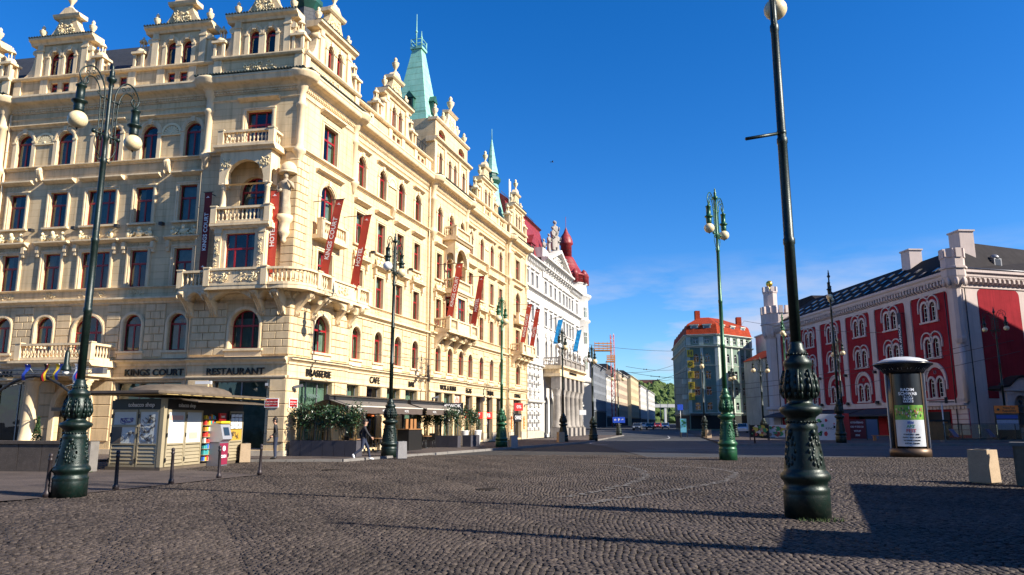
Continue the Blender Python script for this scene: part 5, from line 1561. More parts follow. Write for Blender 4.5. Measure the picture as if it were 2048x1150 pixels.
# end front
FE.put('wall',wall_mesh(0,30,0,16.8,[],[M_PWHITE,M_DARKWIN]),0,0,0)
def rpanel(w,h,r):
    pts=[]
    for cx,cz,a0 in ((w/2-r,h-r,0),(-w/2+r,h-r,PI/2)): pts+=[(cx+r*math.cos(a0+q*PI/10),cz+r*math.sin(a0+q*PI/10)) for q in range(6)]
    return pts+[(-w/2,0),(w/2,0)]
for u in (5.3,13.3,21.3):
    mb=MB(); mb.prism(rpanel(5.4,11.2,.6),-.03,.0,'y'); FE.build(mb,'panel',M_PRED,u,4.0,0)
mb=MB(); mb.box(0,30,-.1,0,15.25,15.55); mb.box(0,30,-.55,0,16.35,16.6); mb.prism([(0,16.6),(-.6,16.6),(-.75,16.75),(-.75,17.0),(0,17.05)],0,30,'x'); FE.build(mb,'cornice',M_PWHITE)
for k in range(22): FE.put('corbel',KIT['corb'],.9+k*.62,15.55,0)
mb=MB(); mb.tube([(0,-.7,17.15),(14,-.7,17.15)],.07,6)
for k in range(15): mb.tube([(k,-.7,17.15),(k,-.1,17.05)],.03,4)
FE.build(mb,'gutter',M_GREYMETAL,1,0,0)
# near corner turret with crenels, carried on a slim shaft
mb=MB(); mb.lathe([(.42,9.5),(.55,9.9),(.55,10.1),(.5,10.2),(.5,15.0),(.55,15.1),(.9,15.6),(1.15,16.3),(1.15,17.0),(1.3,17.05),(1.3,17.25),(1.12,17.3),(1.12,18.2)],8,a0=PI/8,a1=2*PI+PI/8,smooth=False); mb.lathe([(.25,3.6),(.25,9.5)],8); FP.build(mb,'corner_turret',M_PWHITE,.0,0,-.1)
for k in range(8):
    a=k*PI/4; mb=MB(); mb.cbox((1.0*math.cos(a),1.0*math.sin(a),18.65),(.28,.62,.95),a); FP.build(mb,'merlon',M_PWHITE,0,0,-.1)
for k in range(8):
    a=k*PI/4+PI/8; mb=MB(); mb.ball((.95*math.cos(a),.95*math.sin(a),15.75),(.22,.22,.5),7,4); FP.build(mb,'corbel_lobe',M_PWHITE,0,0,-.1)
# far octagonal tower with crenels and a stair turret crowned by a gilt ball
mb=MB(); mb.lathe([(2.3,0),(2.3,3.4),(2.7,3.6),(2.7,4.0),(2.1,4.1),(2.1,14.9),(2.5,15.6),(2.65,16.5),(2.65,17.2),(2.8,17.25),(2.8,17.4),(2.65,17.5),(2.65,19.0)],8,a0=PI/8,a1=2*PI+PI/8,smooth=False); tw=FP.build(mb,'tower',M_PWHITE,-46,0,1.2)
for k in range(16):
    a=k*PI/8+PI/16; mb=MB(); mb.cbox((2.5*math.cos(a),2.5*math.sin(a),19.6),(.35,.62,1.2),a); place('merlon',mb.mesh('merlon',M_PWHITE),tw)
for k in range(8):
    a=k*PI/4; mb=MB(); mb.ball((2.3*math.cos(a),2.3*math.sin(a),15.7),(.3,.3,.6),7,4); place('corbel_lobe',mb.mesh('corbel_lobe',M_PWHITE),tw)
mb=MB(); mb.lathe([(1.15,18),(1.15,22.6),(1.25,22.7),(1.25,22.9)],8,smooth=False)
for k in range(8):
    a=k*PI/4; mb.cbox((1.08*math.cos(a),1.08*math.sin(a),23.3),(.25,.55,.8),a)
tw2=FP.build(mb,'stair_turret',M_PWHITE,-46.9,0,.5)
mb=MB(); mb.tube([(0,0,22.8),(0,0,24.0)],.08,6); mb.ball((0,0,24.3),.55,12,8); place('gilt_ball',mb.mesh('gilt_ball',mat('gilt',(0.55,0.38,0.06),0.3,metal=0.8)),tw2)
# roof with skylights, chimneys
mb=MB()
A0,A1=(-44,.2),(0,.2)
def PP(u,y,z): return FP.M@Vector((u,y,z))
ev=17.0; rg=21.2
E0=PP(-44,-.3,ev); E1=PP(.2,-.3,ev); E2=FE.M@Vector((26,-.3,ev)); 
r0=PP(-44,6.2,rg); r1=PP(-5.2,6.2,rg); r2=FE.M@Vector((26,6.2,rg))
b0=PP(-44,22,ev); 
mb.add([E0,E1,r1,r0],[(0,1,2,3)]); mb.mi=1; mb.add([E1,E2,r2,r1],[(0,1,2,3)]); mb.mi=0; mb.add([r0,r1,r2,PP(-20,24,ev),b0],[(0,1,2,3,4)])
M_PROOF=mat('palace_slate',(0.008,0.009,0.012),0.8,spec=0.08,var=0.3,vscale=1.2)
M_PROOF2=mat('palace_brown_slate',(0.022,0.019,0.02),0.8,spec=0.1,var=0.3,vscale=1.2)
roof=mb.build('roof',[M_PROOF,M_PROOF2],rpal)
slope=math.atan2(rg-ev,6.5)
def sky():
    mb=MB(); mb.cbox((0,0,.05),(.62,.9,.10)); mb.mi=1; mb.add([(-.24,-.38,.105),(.24,-.38,.105),(.24,.38,.105),(-.24,.38,.105)],[(0,1,2,3)]); return mb.mesh('skylight',[M_DARKMETAL,M_SKYGL])
M_SKYGL=mat('skylight_glass',(0.06,0.07,0.09),0.12,spec=0.6)
for j,yy in enumerate((1.4,3.0,4.6)):
    for k in range(17-3*j):
        u=-42+k*2.35+j*1.3
        p=PP(u,yy-.3,ev+(yy)*math.tan(slope)); o=place('skylight',kit('psky',sky),roof,p,FP.rz); o.rotation_euler=(slope,0,FP.rz); o.rotation_mode='XYZ'
for u,y,w,h in ((-4.0,4.0,1.8,22.0),(-15.5,5.5,1.8,22.6)):
    mb=MB(); mb.box(-w/2,w/2,-.8,.8,18,h); mb.box(-w/2-.12,w/2+.12,-.92,.92,h,h+.18); FP.build(mb,'chimney',M_PWHITE,u,0,y)
mb=MB(); mb.box(-.5,.5,-.4,1.2,0,.9); mb.lathe([(.5,.9),(.45,1.15),(.25,1.35),(0,1.42)],10); mb.mi=1; mb.box(-.36,.36,-.42,-.4,.1,.8); FE.build(mb,'dormer',[M_GREYMETAL,M_SKYGL],7.9,18.2,2.2)
# rear block that shows over the tower
mb=MB(); mb.box(-60,-46,9.5,22,0,20.5); rear=FP.build(mb,'rear_block',M_PWHITE)
mb=MB(); mb.prism([(-60.3,20.5),(-45.7,20.5),(-50,23.0),(-56,23.0)],9.1,22,'y'); place('rear_roof',mb.mesh('rear_roof',M_PROOF2),rear)
# ground floor: awnings over the shop windows
M_AWN=mat('navy_awning',(0.014,0.016,0.030),0.8,var=0.3,vscale=2)
for k in range(3):
    u=-13-k*13; mb=MB(); mb.prism([(0,3.25),(-2.6,2.5),(-2.6,2.3),(-2.55,2.3),(-2.55,2.46),(0,3.15)],u-6.2,u+6.2,'x'); FP.build(mb,'awning',M_AWN)
mb=MB(); mb.box(-8.2,0,-.25,0,2.95,3.25); mb.prism([(0,3.25),(-.5,3.3),(-.5,3.5),(0,3.55)],-8.2,0,'x'); FP.build(mb,'shop_cornice',M_PWHITE)
for k in range(14): FP.put('corbel',kit('corbs',lambda: (lambda mb: (mb.box(-.1,.1,-.35,0,0,.3), mb.mesh('corbel',M_PWHITE))[1])(MB())),-.4-k*.56,2.95,0)
stl=MB()
for j in range(5): 
    def mkj():
        mb=MB(); mb.stone(-2.6,-.1,-.12,.02,.02,.5,.03); return mb.mesh('stone',M_PWHITE)
    FP.put('stone',kit('pst',mkj),0,.35+j*.52,0)
mb=MB(); mb.box(-8,-3,-.1,.02,.2,2.7); FP.build(mb,'shop_window',[M_DARKWIN])
# downpipes and facade cameras
pipe(FP,-1.55,.2,15.0,-.25,'downpipe',M_DARKMETAL); pipe(FE,.9,.2,15.2,-.15,'downpipe',M_DARKMETAL); pipe(FP,-43.8,.2,15.0,-.25,'downpipe',M_DARKMETAL)
for a in PIL[1:6]:
    mb=MB(); mb.box(-.15,.15,-.4,0,-.15,.2); FP.build(mb,'facade_spotlight',M_DARKMETAL,-a,3.95,-.14); FP.build(mb,'facade_spotlight',M_DARKMETAL,-a,7.6,-.14)
# tall dark banner with vertical lettering
o=empty('vertical_banner',FP.world(-9.3,-.2,0),FP.rz)
tag(o,'tall dark banner with white vertical lettering on the red palace front','banner')
mb=MB(); mb.box(-.35,.35,-.5,-.46,6.6,13.9); mb.build('cloth',mat('black_banner',(0.02,0.015,0.03),0.7),o)
mb=MB(); mb.tube([(0,.2,13.9),(0,-.5,13.9)],.04,5); mb.tube([(0,.2,6.6),(0,-.5,6.6)],.04,5); mb.build('bracket',M_DARKMETAL,o)
tm=text_mesh('UNDER ARMOUR',.52,.003,M_ENWHITE); l=place('lettering',tm,o,(0,-.505,10.6)); l.rotation_euler=(0,-PI/2,0)
# portal niche with a baroque head beside the corner
FE_P=empty('statue_niche',FE.world(3.2,-3.0,0),FE.rz)
tag(FE_P,'white baroque niche with a dark statue and curved roof beside the red palace','niche')
mb=MB()
mb.mi=0
me=wall_mesh(-2.6,2.6,0,4.6,[(0,1.7,.6,4.2,True)],[M_PWHITE,M_PWHITE],.5,True,'wall'); place('wall',me,FE_P)
for s in (-1,1):
    mb=MB(); mb.box(s*1.5-.35,s*1.5+.35,-.16,0,0,4.3); mb.box(s*1.5-.42,s*1.5+.42,-.24,0,4.3,4.5); mb.build('pilaster',M_PWHITE,FE_P)
pts=[(-2.9,4.6),(-2.7,4.85),(-1.7,5.0),(-1.1,5.45),(-.6,5.8),(0,5.95),(.6,5.8),(1.1,5.45),(1.7,5.0),(2.7,4.85),(2.9,4.6)]
mb=MB(); mb.prism(pts,-.3,.6,'y'); mb.build('pediment',M_PWHITE,FE_P)
mb=MB(); mb.prism([(x,z+.0) for x,z in pts]+[(x*1.05,z+.18) for x,z in pts[::-1]],-.5,.8,'y'); mb.build('roof',M_PROOF2,FE_P)
place('statue',statue_mesh(mat('dark_bronze_stone',(0.05,0.045,0.04),0.8,var=.3),1.35,8),FE_P,(0,.1,1.1))
mb=MB(); mb.lathe([(.5,.6),(.4,.8),(.35,1.0),(.42,1.1)],8); mb.build('pedestal',M_PWHITE,FE_P)

# ================================================================ the green hotel across the street
M_GSTUC=mat('sage_green_stucco',(0.155,0.215,0.175),0.85,spec=0.15,var=0.15,vscale=0.5,streak=0.3)
M_GTRIM=mat('pale_green_trim',(0.46,0.50,0.43),0.8,spec=0.15,var=0.12,vscale=1,streak=0.3)
M_ORANGE=mat('orange_tile_roof',(0.30,0.042,0.016),0.8,spec=0.1,var=0.3,vscale=1.0,joints=(0.4,0.35,0.03,0.03))
M_YELLOW=mat('yellow_sign',(0.62,0.40,0.02),0.5)
gh=empty('green_hotel',(35.5,150,0))
tag(gh,'sage green corner hotel with orange mansard roof and yellow vertical lettering','hotel')
def fdir(az): return R(90-az)
# frames: left face (runs from far to near), front, right face
pA=Vector((0,0,0)); pB=Vector((5.7,-2.0,0)); pC=pB+Vector((math.sin(R(50)),math.cos(R(50)),0))*12.1; pD=pA+Vector((math.sin(R(7.4)),math.cos(R(7.4)),0))*32
def face(a,b): 
    d=b-a; return Frame(gh,a,math.atan2(d.y,d.x)), d.length
GW=(M_WFRAME,M_GLASS,M_CURTAIN)
def gface(a,b,axes,narrow,label):
    fr,L_=face(a,b); ops=[]
    for u in axes:
        for z,h,arch in ((17.3,1.15,False),(13.4,1.8,True),(10.1,1.7,False),(6.9,1.7,False),(4.0,1.5,False)):
            ops.append((u,narrow,z,z+h,arch)); put_window(fr,u,z,narrow,h,arch,.12,'low',GW,False)
    fr.put('wall',wall_mesh(0,L_,0,19.1,ops,[M_GSTUC,M_DARKWIN],.25),0,0,0)
    for z0,z1,o in ((18.7,19.15,.55),(16.4,16.85,.6),(3.1,3.5,.4),(12.7,12.9,.15)):
        cornice(fr,'cornice',0,L_,string_prof(z0,z1,o),0,M_GTRIM)
    pil=sorted(set([.3,L_-.3]+[(axes[i]+axes[i+1])/2 for i in range(len(axes)-1)]))
    for u in pil:
        mb=MB(); mb.box(u-.28,u+.28,-.12,0,3.5,16.4); fr.build(mb,'pilaster',M_GTRIM)
        mb=MB(); mb.box(u-.45,u+.45,-.1,0,17.0,18.6); arch_ring(mb,u,17.8,.18,.28,-.16,-.1,10); arch_ring(mb,u,17.8,-.18,-.28,-.16,-.1,10); fr.build(mb,'attic_panel',M_GTRIM)
    mb=MB(); mb.box(.2,L_-.2,-.05,.02,.3,2.9); fr.build(mb,'shop_window',M_DARKWIN)
    return fr,L_
fG1,_=gface(pA,pB,(1.75,4.0),1.05,'front')
fG2,_=gface(pB,pC,(1.7,3.4,6.0,8.6,10.4),.95,'right')
fG3,_=gface(pD,pA,(3,6,9,12,15,18,21,24,27,29.8),1.0,'left')
ctr=(pA+pB+pC+pD)/4
def inset(p,k,z): q=ctr+(p-ctr)*k; return (q.x,q.y,z)
mb=MB(); loop=[pD,pA,pB,pC]; V=[]
for k,z in ((1.02,19.1),(.96,21.1),(.93,21.4)): V+=[inset(p,k,z) for p in loop]
V+=[inset(p,.35,23.4) for p in loop]
F_=[]
for j in range(3):
    for i in range(3): F_.append((j*4+i,j*4+i+1,j*4+4+i+1,j*4+4+i))
    F_.append((j*4+3,j*4,j*4+4,j*4+7))
F_.append((12,13,14,15)); mb.add(V,F_); groof=mb.build('roof',M_ORANGE,gh)
def dorm():
    mb=MB(); mb.box(-.75,.75,-.15,2.0,0,1.6); mb.box(-.9,.9,-.3,2.1,1.6,1.8); mb.mi=1; mb.box(-.5,.5,-.17,-.14,.15,1.45); return mb.mesh('dormer',[M_GTRIM,M_SKYGL])
for fr,us in ((fG1,(1.6,4.1)),(fG2,(2.2,5.9,9.6)),(fG3,(4,9,14,19,24,29))):
    for u in us:
        p=fr.loc+fr.M@Vector((u,.35,19.4)); place('dormer',kit('gdor',dorm),groof,p,fr.rz)
mb=MB(); mb.box(-.5,.5,-.5,.5,0,2.6); place('chimney',mb.mesh('chimney',M_ORANGE),groof,inset(pC,.75,21.0)); place('chimney',mb.mesh('chimney',M_ORANGE),groof,inset(pA,.4,22.2))
for k,ch in enumerate('HOTEL'):
    z=15.3-k*2.15; mb=MB(); mb.box(-.62,.62,-.25,-.05,-.72,.72); o=fG1.build(mb,'letter_box',M_YELLOW,.62,z,-.12)
    place('sign_letter',text_mesh(ch,1.15,.02,M_BLACK,.02),o,(0,-.28,0))
for k in range(3):
    mb=MB(); mb.box(-1.0,1.0,-.9,0,0,.15); mb.lathe([(.9,-.9),(1.0,0)],10,(0,-.1,0),PI,2*PI); fG3.build(mb,'balcony',M_GTRIM,29.5,4.0+k*3.1,0)
mb=MB(); mb.box(.3,3.6,-1.2,-.1,2.9,3.3); fG1.build(mb,'shop_canopy',M_DARKMETAL)

# lower cream house with a painted gable, right of the green hotel
lh=empty('painted_gable_house',(47.5,139,0)); tag(lh,'low cream house with painted lettering on its gable beside the red palace tower','building')
FLH=Frame(lh,(0,0,0),R(8))
M_CREAM=mat('dirty_cream_plaster',(0.46,0.38,0.30),0.9,var=.2,vscale=.4,streak=.4)
FLH.put('wall',wall_mesh(0,9,0,13.5,[],[M_CREAM,M_DARKWIN]),0,0,0)
mb=MB(); mb.box(0,.2,0,9,0,13.5); FLH.build(mb,'side_wall',M_CREAM); mb=MB(); mb.prism([(-.3,13.4),(9,13.4),(9,14.8),(4,15.6)],-.2,9,'y'); FLH.build(mb,'roof',M_ORANGE)
letters(FLH,'Kotva',2.3,6.3,0,1.5,M_LETTER,name='painted_lettering'); letters(FLH,'galerie',2.4,4.6,0,.7,M_LETTER,name='painted_lettering'); letters(FLH,'mode',2.2,9.6,0,.7,M_LETTER,name='painted_lettering')
wb=empty('white_annex',(52.5,150,0)); tag(wb,'white flat-roofed block peeping out beyond the green hotel','building')
mb=MB(); mb.box(0,9,0,9,0,19.5); mb.build('wall',M_WSTUC,wb); mb=MB(); mb.box(-.2,9.2,-.2,9.2,19.5,19.8); mb.build('roof',M_GREYMETAL,wb)

# ================================================================ houses down the street, left side
def street_house(name,label,t0,t1,h,m,floors,bay,back=0.0,wm=None,trim=None,fz=3.6,wh=1.7,ww=1.5,cat='building'):
    base=Vector((23,210,0)); d=Vector((.2385,.971,0)); p=base+d*t0-Vector((d.y,-d.x,0))*back
    o=empty(name,p); tag(o,label,cat,'houses along the street')
    fr=Frame(o,(0,0,0),math.atan2(d.y,d.x)); L_=t1-t0; ops=[]; n=max(1,int(L_/bay))
    wp=kit(('sw',ww,wh),lambda: (lambda mb:(mb.box(-ww/2,-ww/2+.1,0,.08,0,wh),mb.box(ww/2-.1,ww/2,0,.08,0,wh),mb.box(-.06,.06,0,.08,.1,wh-.1),mb.box(-ww/2+.1,ww/2-.1,0,.08,wh-.1,wh),mb.box(-ww/2+.1,ww/2-.1,0,.08,0,.1),mb.mesh('window',wm or M_WFRAME))[-1])(MB()))
    pp=kit(('sp',ww,wh),lambda: (lambda mb:(mb.add([(-ww/2,.04,0),(ww/2,.04,0),(ww/2,.04,wh),(-ww/2,.04,wh)],[(0,1,2,3)]),mb.mesh('pane',M_GLASS))[-1])(MB()))
    fh=(h-fz-1.0)/floors
    for j in range(floors):
        for i in range(n):
            u=(i+.5)*L_/n; z=fz+.7+j*fh
            ops.append((u,ww,z,z+wh,False)); w_=fr.put('window',wp,u,z,.12); place('pane',pp,w_)
    fr.put('wall',wall_mesh(0,L_,0,h,ops,[m,M_DARKWIN],.2),0,0,0)
    fr.put('side_wall',wall_mesh(-12,0,0,h,[],[m,m]),0,0,0,-PI/2) if False else None
    mb=MB(); mb.box(-.01,0,0,14,0,h); fr.build(mb,'side_wall',m)
    cornice(fr,'cornice',-.2,L_+.2,string_prof(h-.7,h,.6),0,trim or m)
    cornice(fr,'string_course',0,L_,string_prof(fz-.3,fz,.3),0,trim or m)
    mb=MB(); mb.box(.5,L_-.5,-.06,.02,.2,fz-.5); fr.build(mb,'shop_window',M_DARKWIN)
    mb=MB(); mb.prism([(0,h),(0,h+.2),(3,h+2.2),(14,h+2.2),(14,h)],0,L_,'x'); fr.build(mb,'roof',M_SLATE)
    return o,fr
M_TAN=mat('tan_plaster',(0.28,0.21,0.12),0.9,var=.1,vscale=.3); M_BLGREY=mat('blue_grey_plaster',(0.15,0.165,0.19),0.9,var=.1,vscale=.3)
M_BEIGE=mat('beige_plaster',(0.46,0.35,0.25),0.9,var=.1,vscale=.3); M_YEL=mat('pale_yellow_plaster',(0.46,0.38,0.23),0.9,var=.1,vscale=.3); M_BRN=mat('brown_plaster',(0.16,0.11,0.08),0.9,var=.1,vscale=.3); M_PALE=mat('pale_grey_plaster',(0.46,0.45,0.42),0.9,var=.1,vscale=.3)
street_house('tan_house','tan house right behind the round white tower',-62,-6,15.5,M_TAN,3,3.2,3)
street_house('blue_grey_house','blue-grey house below the timber hoist platform',0,29,18.3,M_BLGREY,5,2.9,0,fz=5)
street_house('scaffolded_house','narrow white house behind the red hoist mast',30,57,16.5,M_PALE,4,3.4,0)
street_house('beige_house','long beige house with a deep white cornice past the hoist mast',59,106,20.2,M_BEIGE,5,2.6,0,trim=M_PALE)
street_house('yellow_house','pale yellow house standing past the long beige house',107,150,21.0,M_YEL,5,4.2,-1.5)
street_house('brown_house','dark brown house between the yellow and the white house',151,181,19.6,M_BRN,5,3,0)
street_house('white_house','white house with a dark stair strip far down the street',182,231,20.6,M_PALE,5,5,0)
street_house('end_house','last pale house of the row before the wooded hill',232,300,20.0,M_PALE,5,4,-1)
# right-hand side beyond the green hotel
sb=empty('street_shade_block',(49,204,0)); tag(sb,'tall block behind the green hotel added unseen to shade the far street','building')  # hidden block added so its shade reaches the left row
FSB=Frame(sb,(0,0,0),math.atan2(-.971,-.2385))
FSB.put('wall',wall_mesh(-300,0,0,25,[(-4-k*6,2,z,z+2,False) for k in range(49) for z in (6,11,16,21)],[M_BLGREY,M_DARKWIN],.3,False),0,0,0)
mb=MB(); mb.box(-300,0,.4,12,0,25); FSB.build(mb,'block',M_BLGREY)
# red lattice hoist mast and timber platforms on the roof
hm=empty('hoist_mast',(32.3,238,0)); tag(hm,'red and white lattice hoist mast rising above the street roofs','mast')
mb=MB(); a=.55
for sx in (-1,1):
    for sy in (-1,1): mb.tube([(sx*a,sy*a,0),(sx*a,sy*a,29.4)],.09,4)
mb.build('chords',mat('hoist_red',(0.50,0.06,0.05),.6),hm)
mb=MB()
for k in range(19):
    z=.3+k*1.55
    for s in (-1,1): mb.tube([(-a,s*a,z),(a,s*a,z+1.5)],.05,4); mb.tube([(s*a,-a,z),(s*a,a,z+1.5)],.05,4); mb.tube([(-a,s*a,z),(a,s*a,z)],.06,4)
o=mb.build('lattice',mat('hoist_white',(0.5,0.40,0.40),.6),hm); o['kind']='stuff'
M_TIMBER=mat('scaffold_timber',(0.50,0.20,0.05),.8,var=.3,vscale=2)
for (x,y,z,w,h,lab) in ((27.2,222,22.6,5.2,2.2,'upper orange timber platform with railings on the street roof'),(30.0,226,19.6,2.6,1.6,'small orange timber platform under the upper one')):
    t_=empty('timber_platform',(x,y,z)); tag(t_,lab,'platform','timber platforms on the roof')
    mb=MB(); mb.box(-w/2,w/2,-1.5,1.5,0,.25); mb.build('deck',M_TIMBER,t_)
    for k in range(3):
        mb=MB(); mb.box(-w/2,w/2,-1.55,-1.48,.5+k*h/3,.5+k*h/3+.35); mb.build('rail_board',M_TIMBER,t_)
    for k in range(5):
        mb=MB(); x_=-w/2+.1+(w-.2)*k/4; mb.box(x_-.07,x_+.07,-1.48,-1.38,-2.5 if k in(0,4) else .25,.5+h); mb.build('post',M_TIMBER,t_)

# ================================================================ wooded hill at the end of the street
M_WOOD=mat('wooded_slope',(0.030,0.055,0.012),0.95,col2=(0.075,0.10,0.022),vscale=.06,bump=.6,bscale=.3)
M_LEAF1=mat('far_foliage',(0.030,0.060,0.012),0.95,col2=(0.095,0.135,0.028),vscale=.12)
mb=MB(); n=24; V=[]
for j,(yy,zz) in enumerate(((780,0),(830,14),(880,36),(920,48),(1000,52),(1150,48))):
    for i in range(n+1):
        x=40+i*(420-40)/n; V.append((x,yy+math.sin(i*.9+j)*9,zz*(.9+.1*math.sin(i*1.7+j*2))))
mb.add(V,[(j*(n+1)+i,j*(n+1)+i+1,(j+1)*(n+1)+i+1,(j+1)*(n+1)+i) for j in range(5) for i in range(n)],True)
o=mb.build('hill',M_WOOD); tag(o,kind='structure')
r_=random.Random(77); mb=MB()
from mathutils import Euler
for k in range(520):
    t_=r_.random(); x=r_.uniform(110,260); yy=790+t_*140; zz=(t_**.8)*46+r_.uniform(0,4); s=r_.uniform(3.0,6.5)
    nn,mm=7,5; base=len(mb.v); ph=r_.uniform(0,6)
    V=[];F_=[]
    for j in range(mm+1):
        th_=PI*j/mm
        for i in range(nn):
            a=2*PI*i/nn+ph; q=s*r_.uniform(.72,1.2); V.append((x+q*math.sin(th_)*math.cos(a),yy+q*math.sin(th_)*math.sin(a),zz+q*.9*math.cos(th_)))
    for j in range(mm):
        for i in range(nn): F_.append((j*nn+i,(j+1)*nn+i,(j+1)*nn+(i+1)%nn,j*nn+(i+1)%nn))
    mb.add(V,F_)
o=mb.build('hillside_wood',M_LEAF1); tag(o,'green wood covering the distant hill at the end of the street','wood',kind='stuff')
# brick monument hall on the ridge and a viaduct wall at its foot
o=MB().box(-14,14,-4,4,0,9).build('hilltop_hall',mat('dark_red_brick',(0.10,0.035,0.025),.9),None,(176,960,46)); tag(o,'dark red hall on the ridge of the wooded hill','building')
va=empty('rail_viaduct',(140,700,0)); tag(va,'pale viaduct crossing below the wooded hill','viaduct')
mb=MB(); mb.box(-40,90,-2,2,15,18); mb.build('deck',M_PALE,va)
for k in range(7):
    mb=MB(); mb.box(-36+k*19,-34+k*19,-1.5,1.5,0,15); mb.build('pier',M_PALE,va)

# ================================================================ unseen buildings added for their shade and reflections
ob=empty('shade_block',(50,24,0)); tag(ob,'tall stone block added unseen outside the frame to shade the tram road','building')  # unseen block added to shade the tram road
FO=Frame(ob,(0,0,0),R(-90))
ops=[(u,1.6,z,z+2.2,False) for u in (-20.5,-16.5,-12.5,-8.5,-4.5,-.5+-1.5) for z in (5,9.4,13.8,18.2,22.6,27)]
FO.put('wall',wall_mesh(-22,0,0,35,ops,[M_BEIGE,M_DARKWIN]),0,0,0)
mb=MB(); mb.box(-22,0,.6,24,0,35); FO.build(mb,'block',M_BEIGE); cornice(FO,'cornice',-22,0,string_prof(33.8,35,.9),0,M_BEIGE)
ob2=empty('shade_block',(62,47,0)); tag(ob2,'lower stone block added unseen outside the frame to shade the palace end front','building')  # unseen block added to darken the palace end front
FO2=Frame(ob2,(0,0,0),R(-90))
FO2.put('wall',wall_mesh(-21,0,0,25,[(u,1.6,z,z+2.2,False) for u in (-18.5,-14.5,-10.5,-6.5,-2.5) for z in (5,9.4,13.8,18.2)],[M_BEIGE,M_DARKWIN]),0,0,0)
mb=MB(); mb.box(-21,0,.6,30,0,25); FO2.build(mb,'block',M_BEIGE); cornice(FO2,'cornice',-21,0,string_prof(23.8,25,.9),0,M_BEIGE)
pv=empty('shadow_pavilion',(15.05,18.05,0)); tag(pv,'flat-roofed pavilion added unseen outside the frame to shadow the cobbles','pavilion')  # unseen pavilion added for the shadow it throws on the cobbles
d_=Vector((10.9-15.05,8.0-18.05,0)); FV=Frame(pv,(0,0,0),math.atan2(d_.y,d_.x)); L_=d_.length
mb=MB(); mb.box(0,L_,.4,6,.0,3.6); FV.build(mb,'wall',M_WGREY); mb=MB(); mb.box(-.2,L_+.2,0,6.4,3.6,4.05); FV.build(mb,'roof',M_GREYMETAL)

mb=MB(); mb.box(-1.1,1.1,0,5,0,5.2); o=mb.build('shadow_step',M_WGREY,pv,(11.55-15.05,7.95-18.05,0),FV.rz)  # taller volume added unseen to step out the shadow edge
for nm,x0,x1,y0,y1,hh,lab in (('unseen_civic_block',-75,-14,-52,-34,25,'broad stone block added unseen behind the viewpoint to be mirrored in the hotel windows'),('unseen_rear_block',-4,38,-58,-40,21,'second stone block added unseen behind the viewpoint')):  # unseen blocks added for the dark reflections in the hotel glass
    o=empty(nm,(x1,y1,0)); tag(o,lab,'building'); FB=Frame(o,(0,0,0),PI); W_=x1-x0
    FB.put('wall',wall_mesh(0,W_,0,hh,[(2.5+k*4.2,1.6,z,z+2.4,False) for k in range(int((W_-3)/4.2)) for z in (4.5,9,13.5,17)],[M_BEIGE,M_DARKWIN]),0,0,0)
    mb=MB(); mb.box(0,W_,.6,y1-y0,0,hh); FB.build(mb,'block',M_BEIGE); cornice(FB,'cornice',0,W_,string_prof(hh-1.2,hh,.8),0,M_BEIGE)

# ================================================================ cast-iron candelabra lamps
M_IRON=mat('dark_green_cast_iron',(0.004,0.016,0.012),0.42,metal=0.3,var=.45,vscale=5,bump=.003,bscale=45,spec=.55,fleck=(14,.35,(0.030,0.030,0.026)),streak=.5)
M_IRONG=mat('bright_green_cast_iron',(0.012,0.085,0.035),0.38,metal=0.25,var=.35,vscale=5,bump=.003,bscale=45,spec=.5,fleck=(14,.35,(0.04,0.07,0.04)),streak=.5)
def globe_mat(name,col):
    m=mat(name,col,0.35,var=.10,vscale=9); nt=m.node_tree; b=nt.nodes['Principled BSDF']
    b.inputs['Subsurface Weight'].default_value=.15; b.inputs['Subsurface Radius'].default_value=(.08,.06,.04)
    # netting of fine cells as on the old opal globes
    vo=nt.nodes.new('ShaderNodeTexVoronoi'); vo.feature='DISTANCE_TO_EDGE'; vo.inputs['Scale'].default_value=9
    tc=nt.nodes.new('ShaderNodeTexCoord'); nt.links.new(tc.outputs['Object'],vo.inputs['Vector'])
    mr=nt.nodes.new('ShaderNodeMapRange'); mr.inputs['From Max'].default_value=.03; mr.inputs['To Min'].default_value=.72; nt.links.new(vo.outputs['Distance'],mr.inputs['Value'])
    src=b.inputs['Base Color'].links[0].from_socket; mx=nt.nodes.new('ShaderNodeMixRGB'); mx.blend_type='MULTIPLY'; mx.inputs['Fac'].default_value=1
    nt.links.new(src,mx.inputs['Color1']); nt.links.new(mr.outputs[0],mx.inputs['Color2']); nt.links.new(mx.outputs[0],b.inputs['Base Color'])
    return m
M_GLOBE=globe_mat('cream_opal_glass',(0.72,0.58,0.34)); M_GLOBEW=globe_mat('white_opal_glass',(0.78,0.77,0.74))
BASE_PROF=[(.39,0),(.39,.34),(.385,.36),(.40,.40),(.385,.44),(.36,.47),(.37,.52),(.415,.56),(.425,.61),(.40,.66),(.355,.69),(.35,.72),(.31,1.0),(.262,1.26),(.262,1.30),(.275,1.33),(.25,1.37),(.24,1.46),(.26,1.49),(.35,1.55),(.37,1.60),(.34,1.645),(.24,1.68),(.205,1.72),(.225,1.77),(.25,1.80),(.275,1.86),(.29,1.95),(.275,2.05),(.235,2.18),(.225,2.25),(.25,2.28),(.245,2.34),(.17,2.40),(.155,2.45),(.17,2.49),(.13,2.54),(.12,2.60),(.095,2.64)]
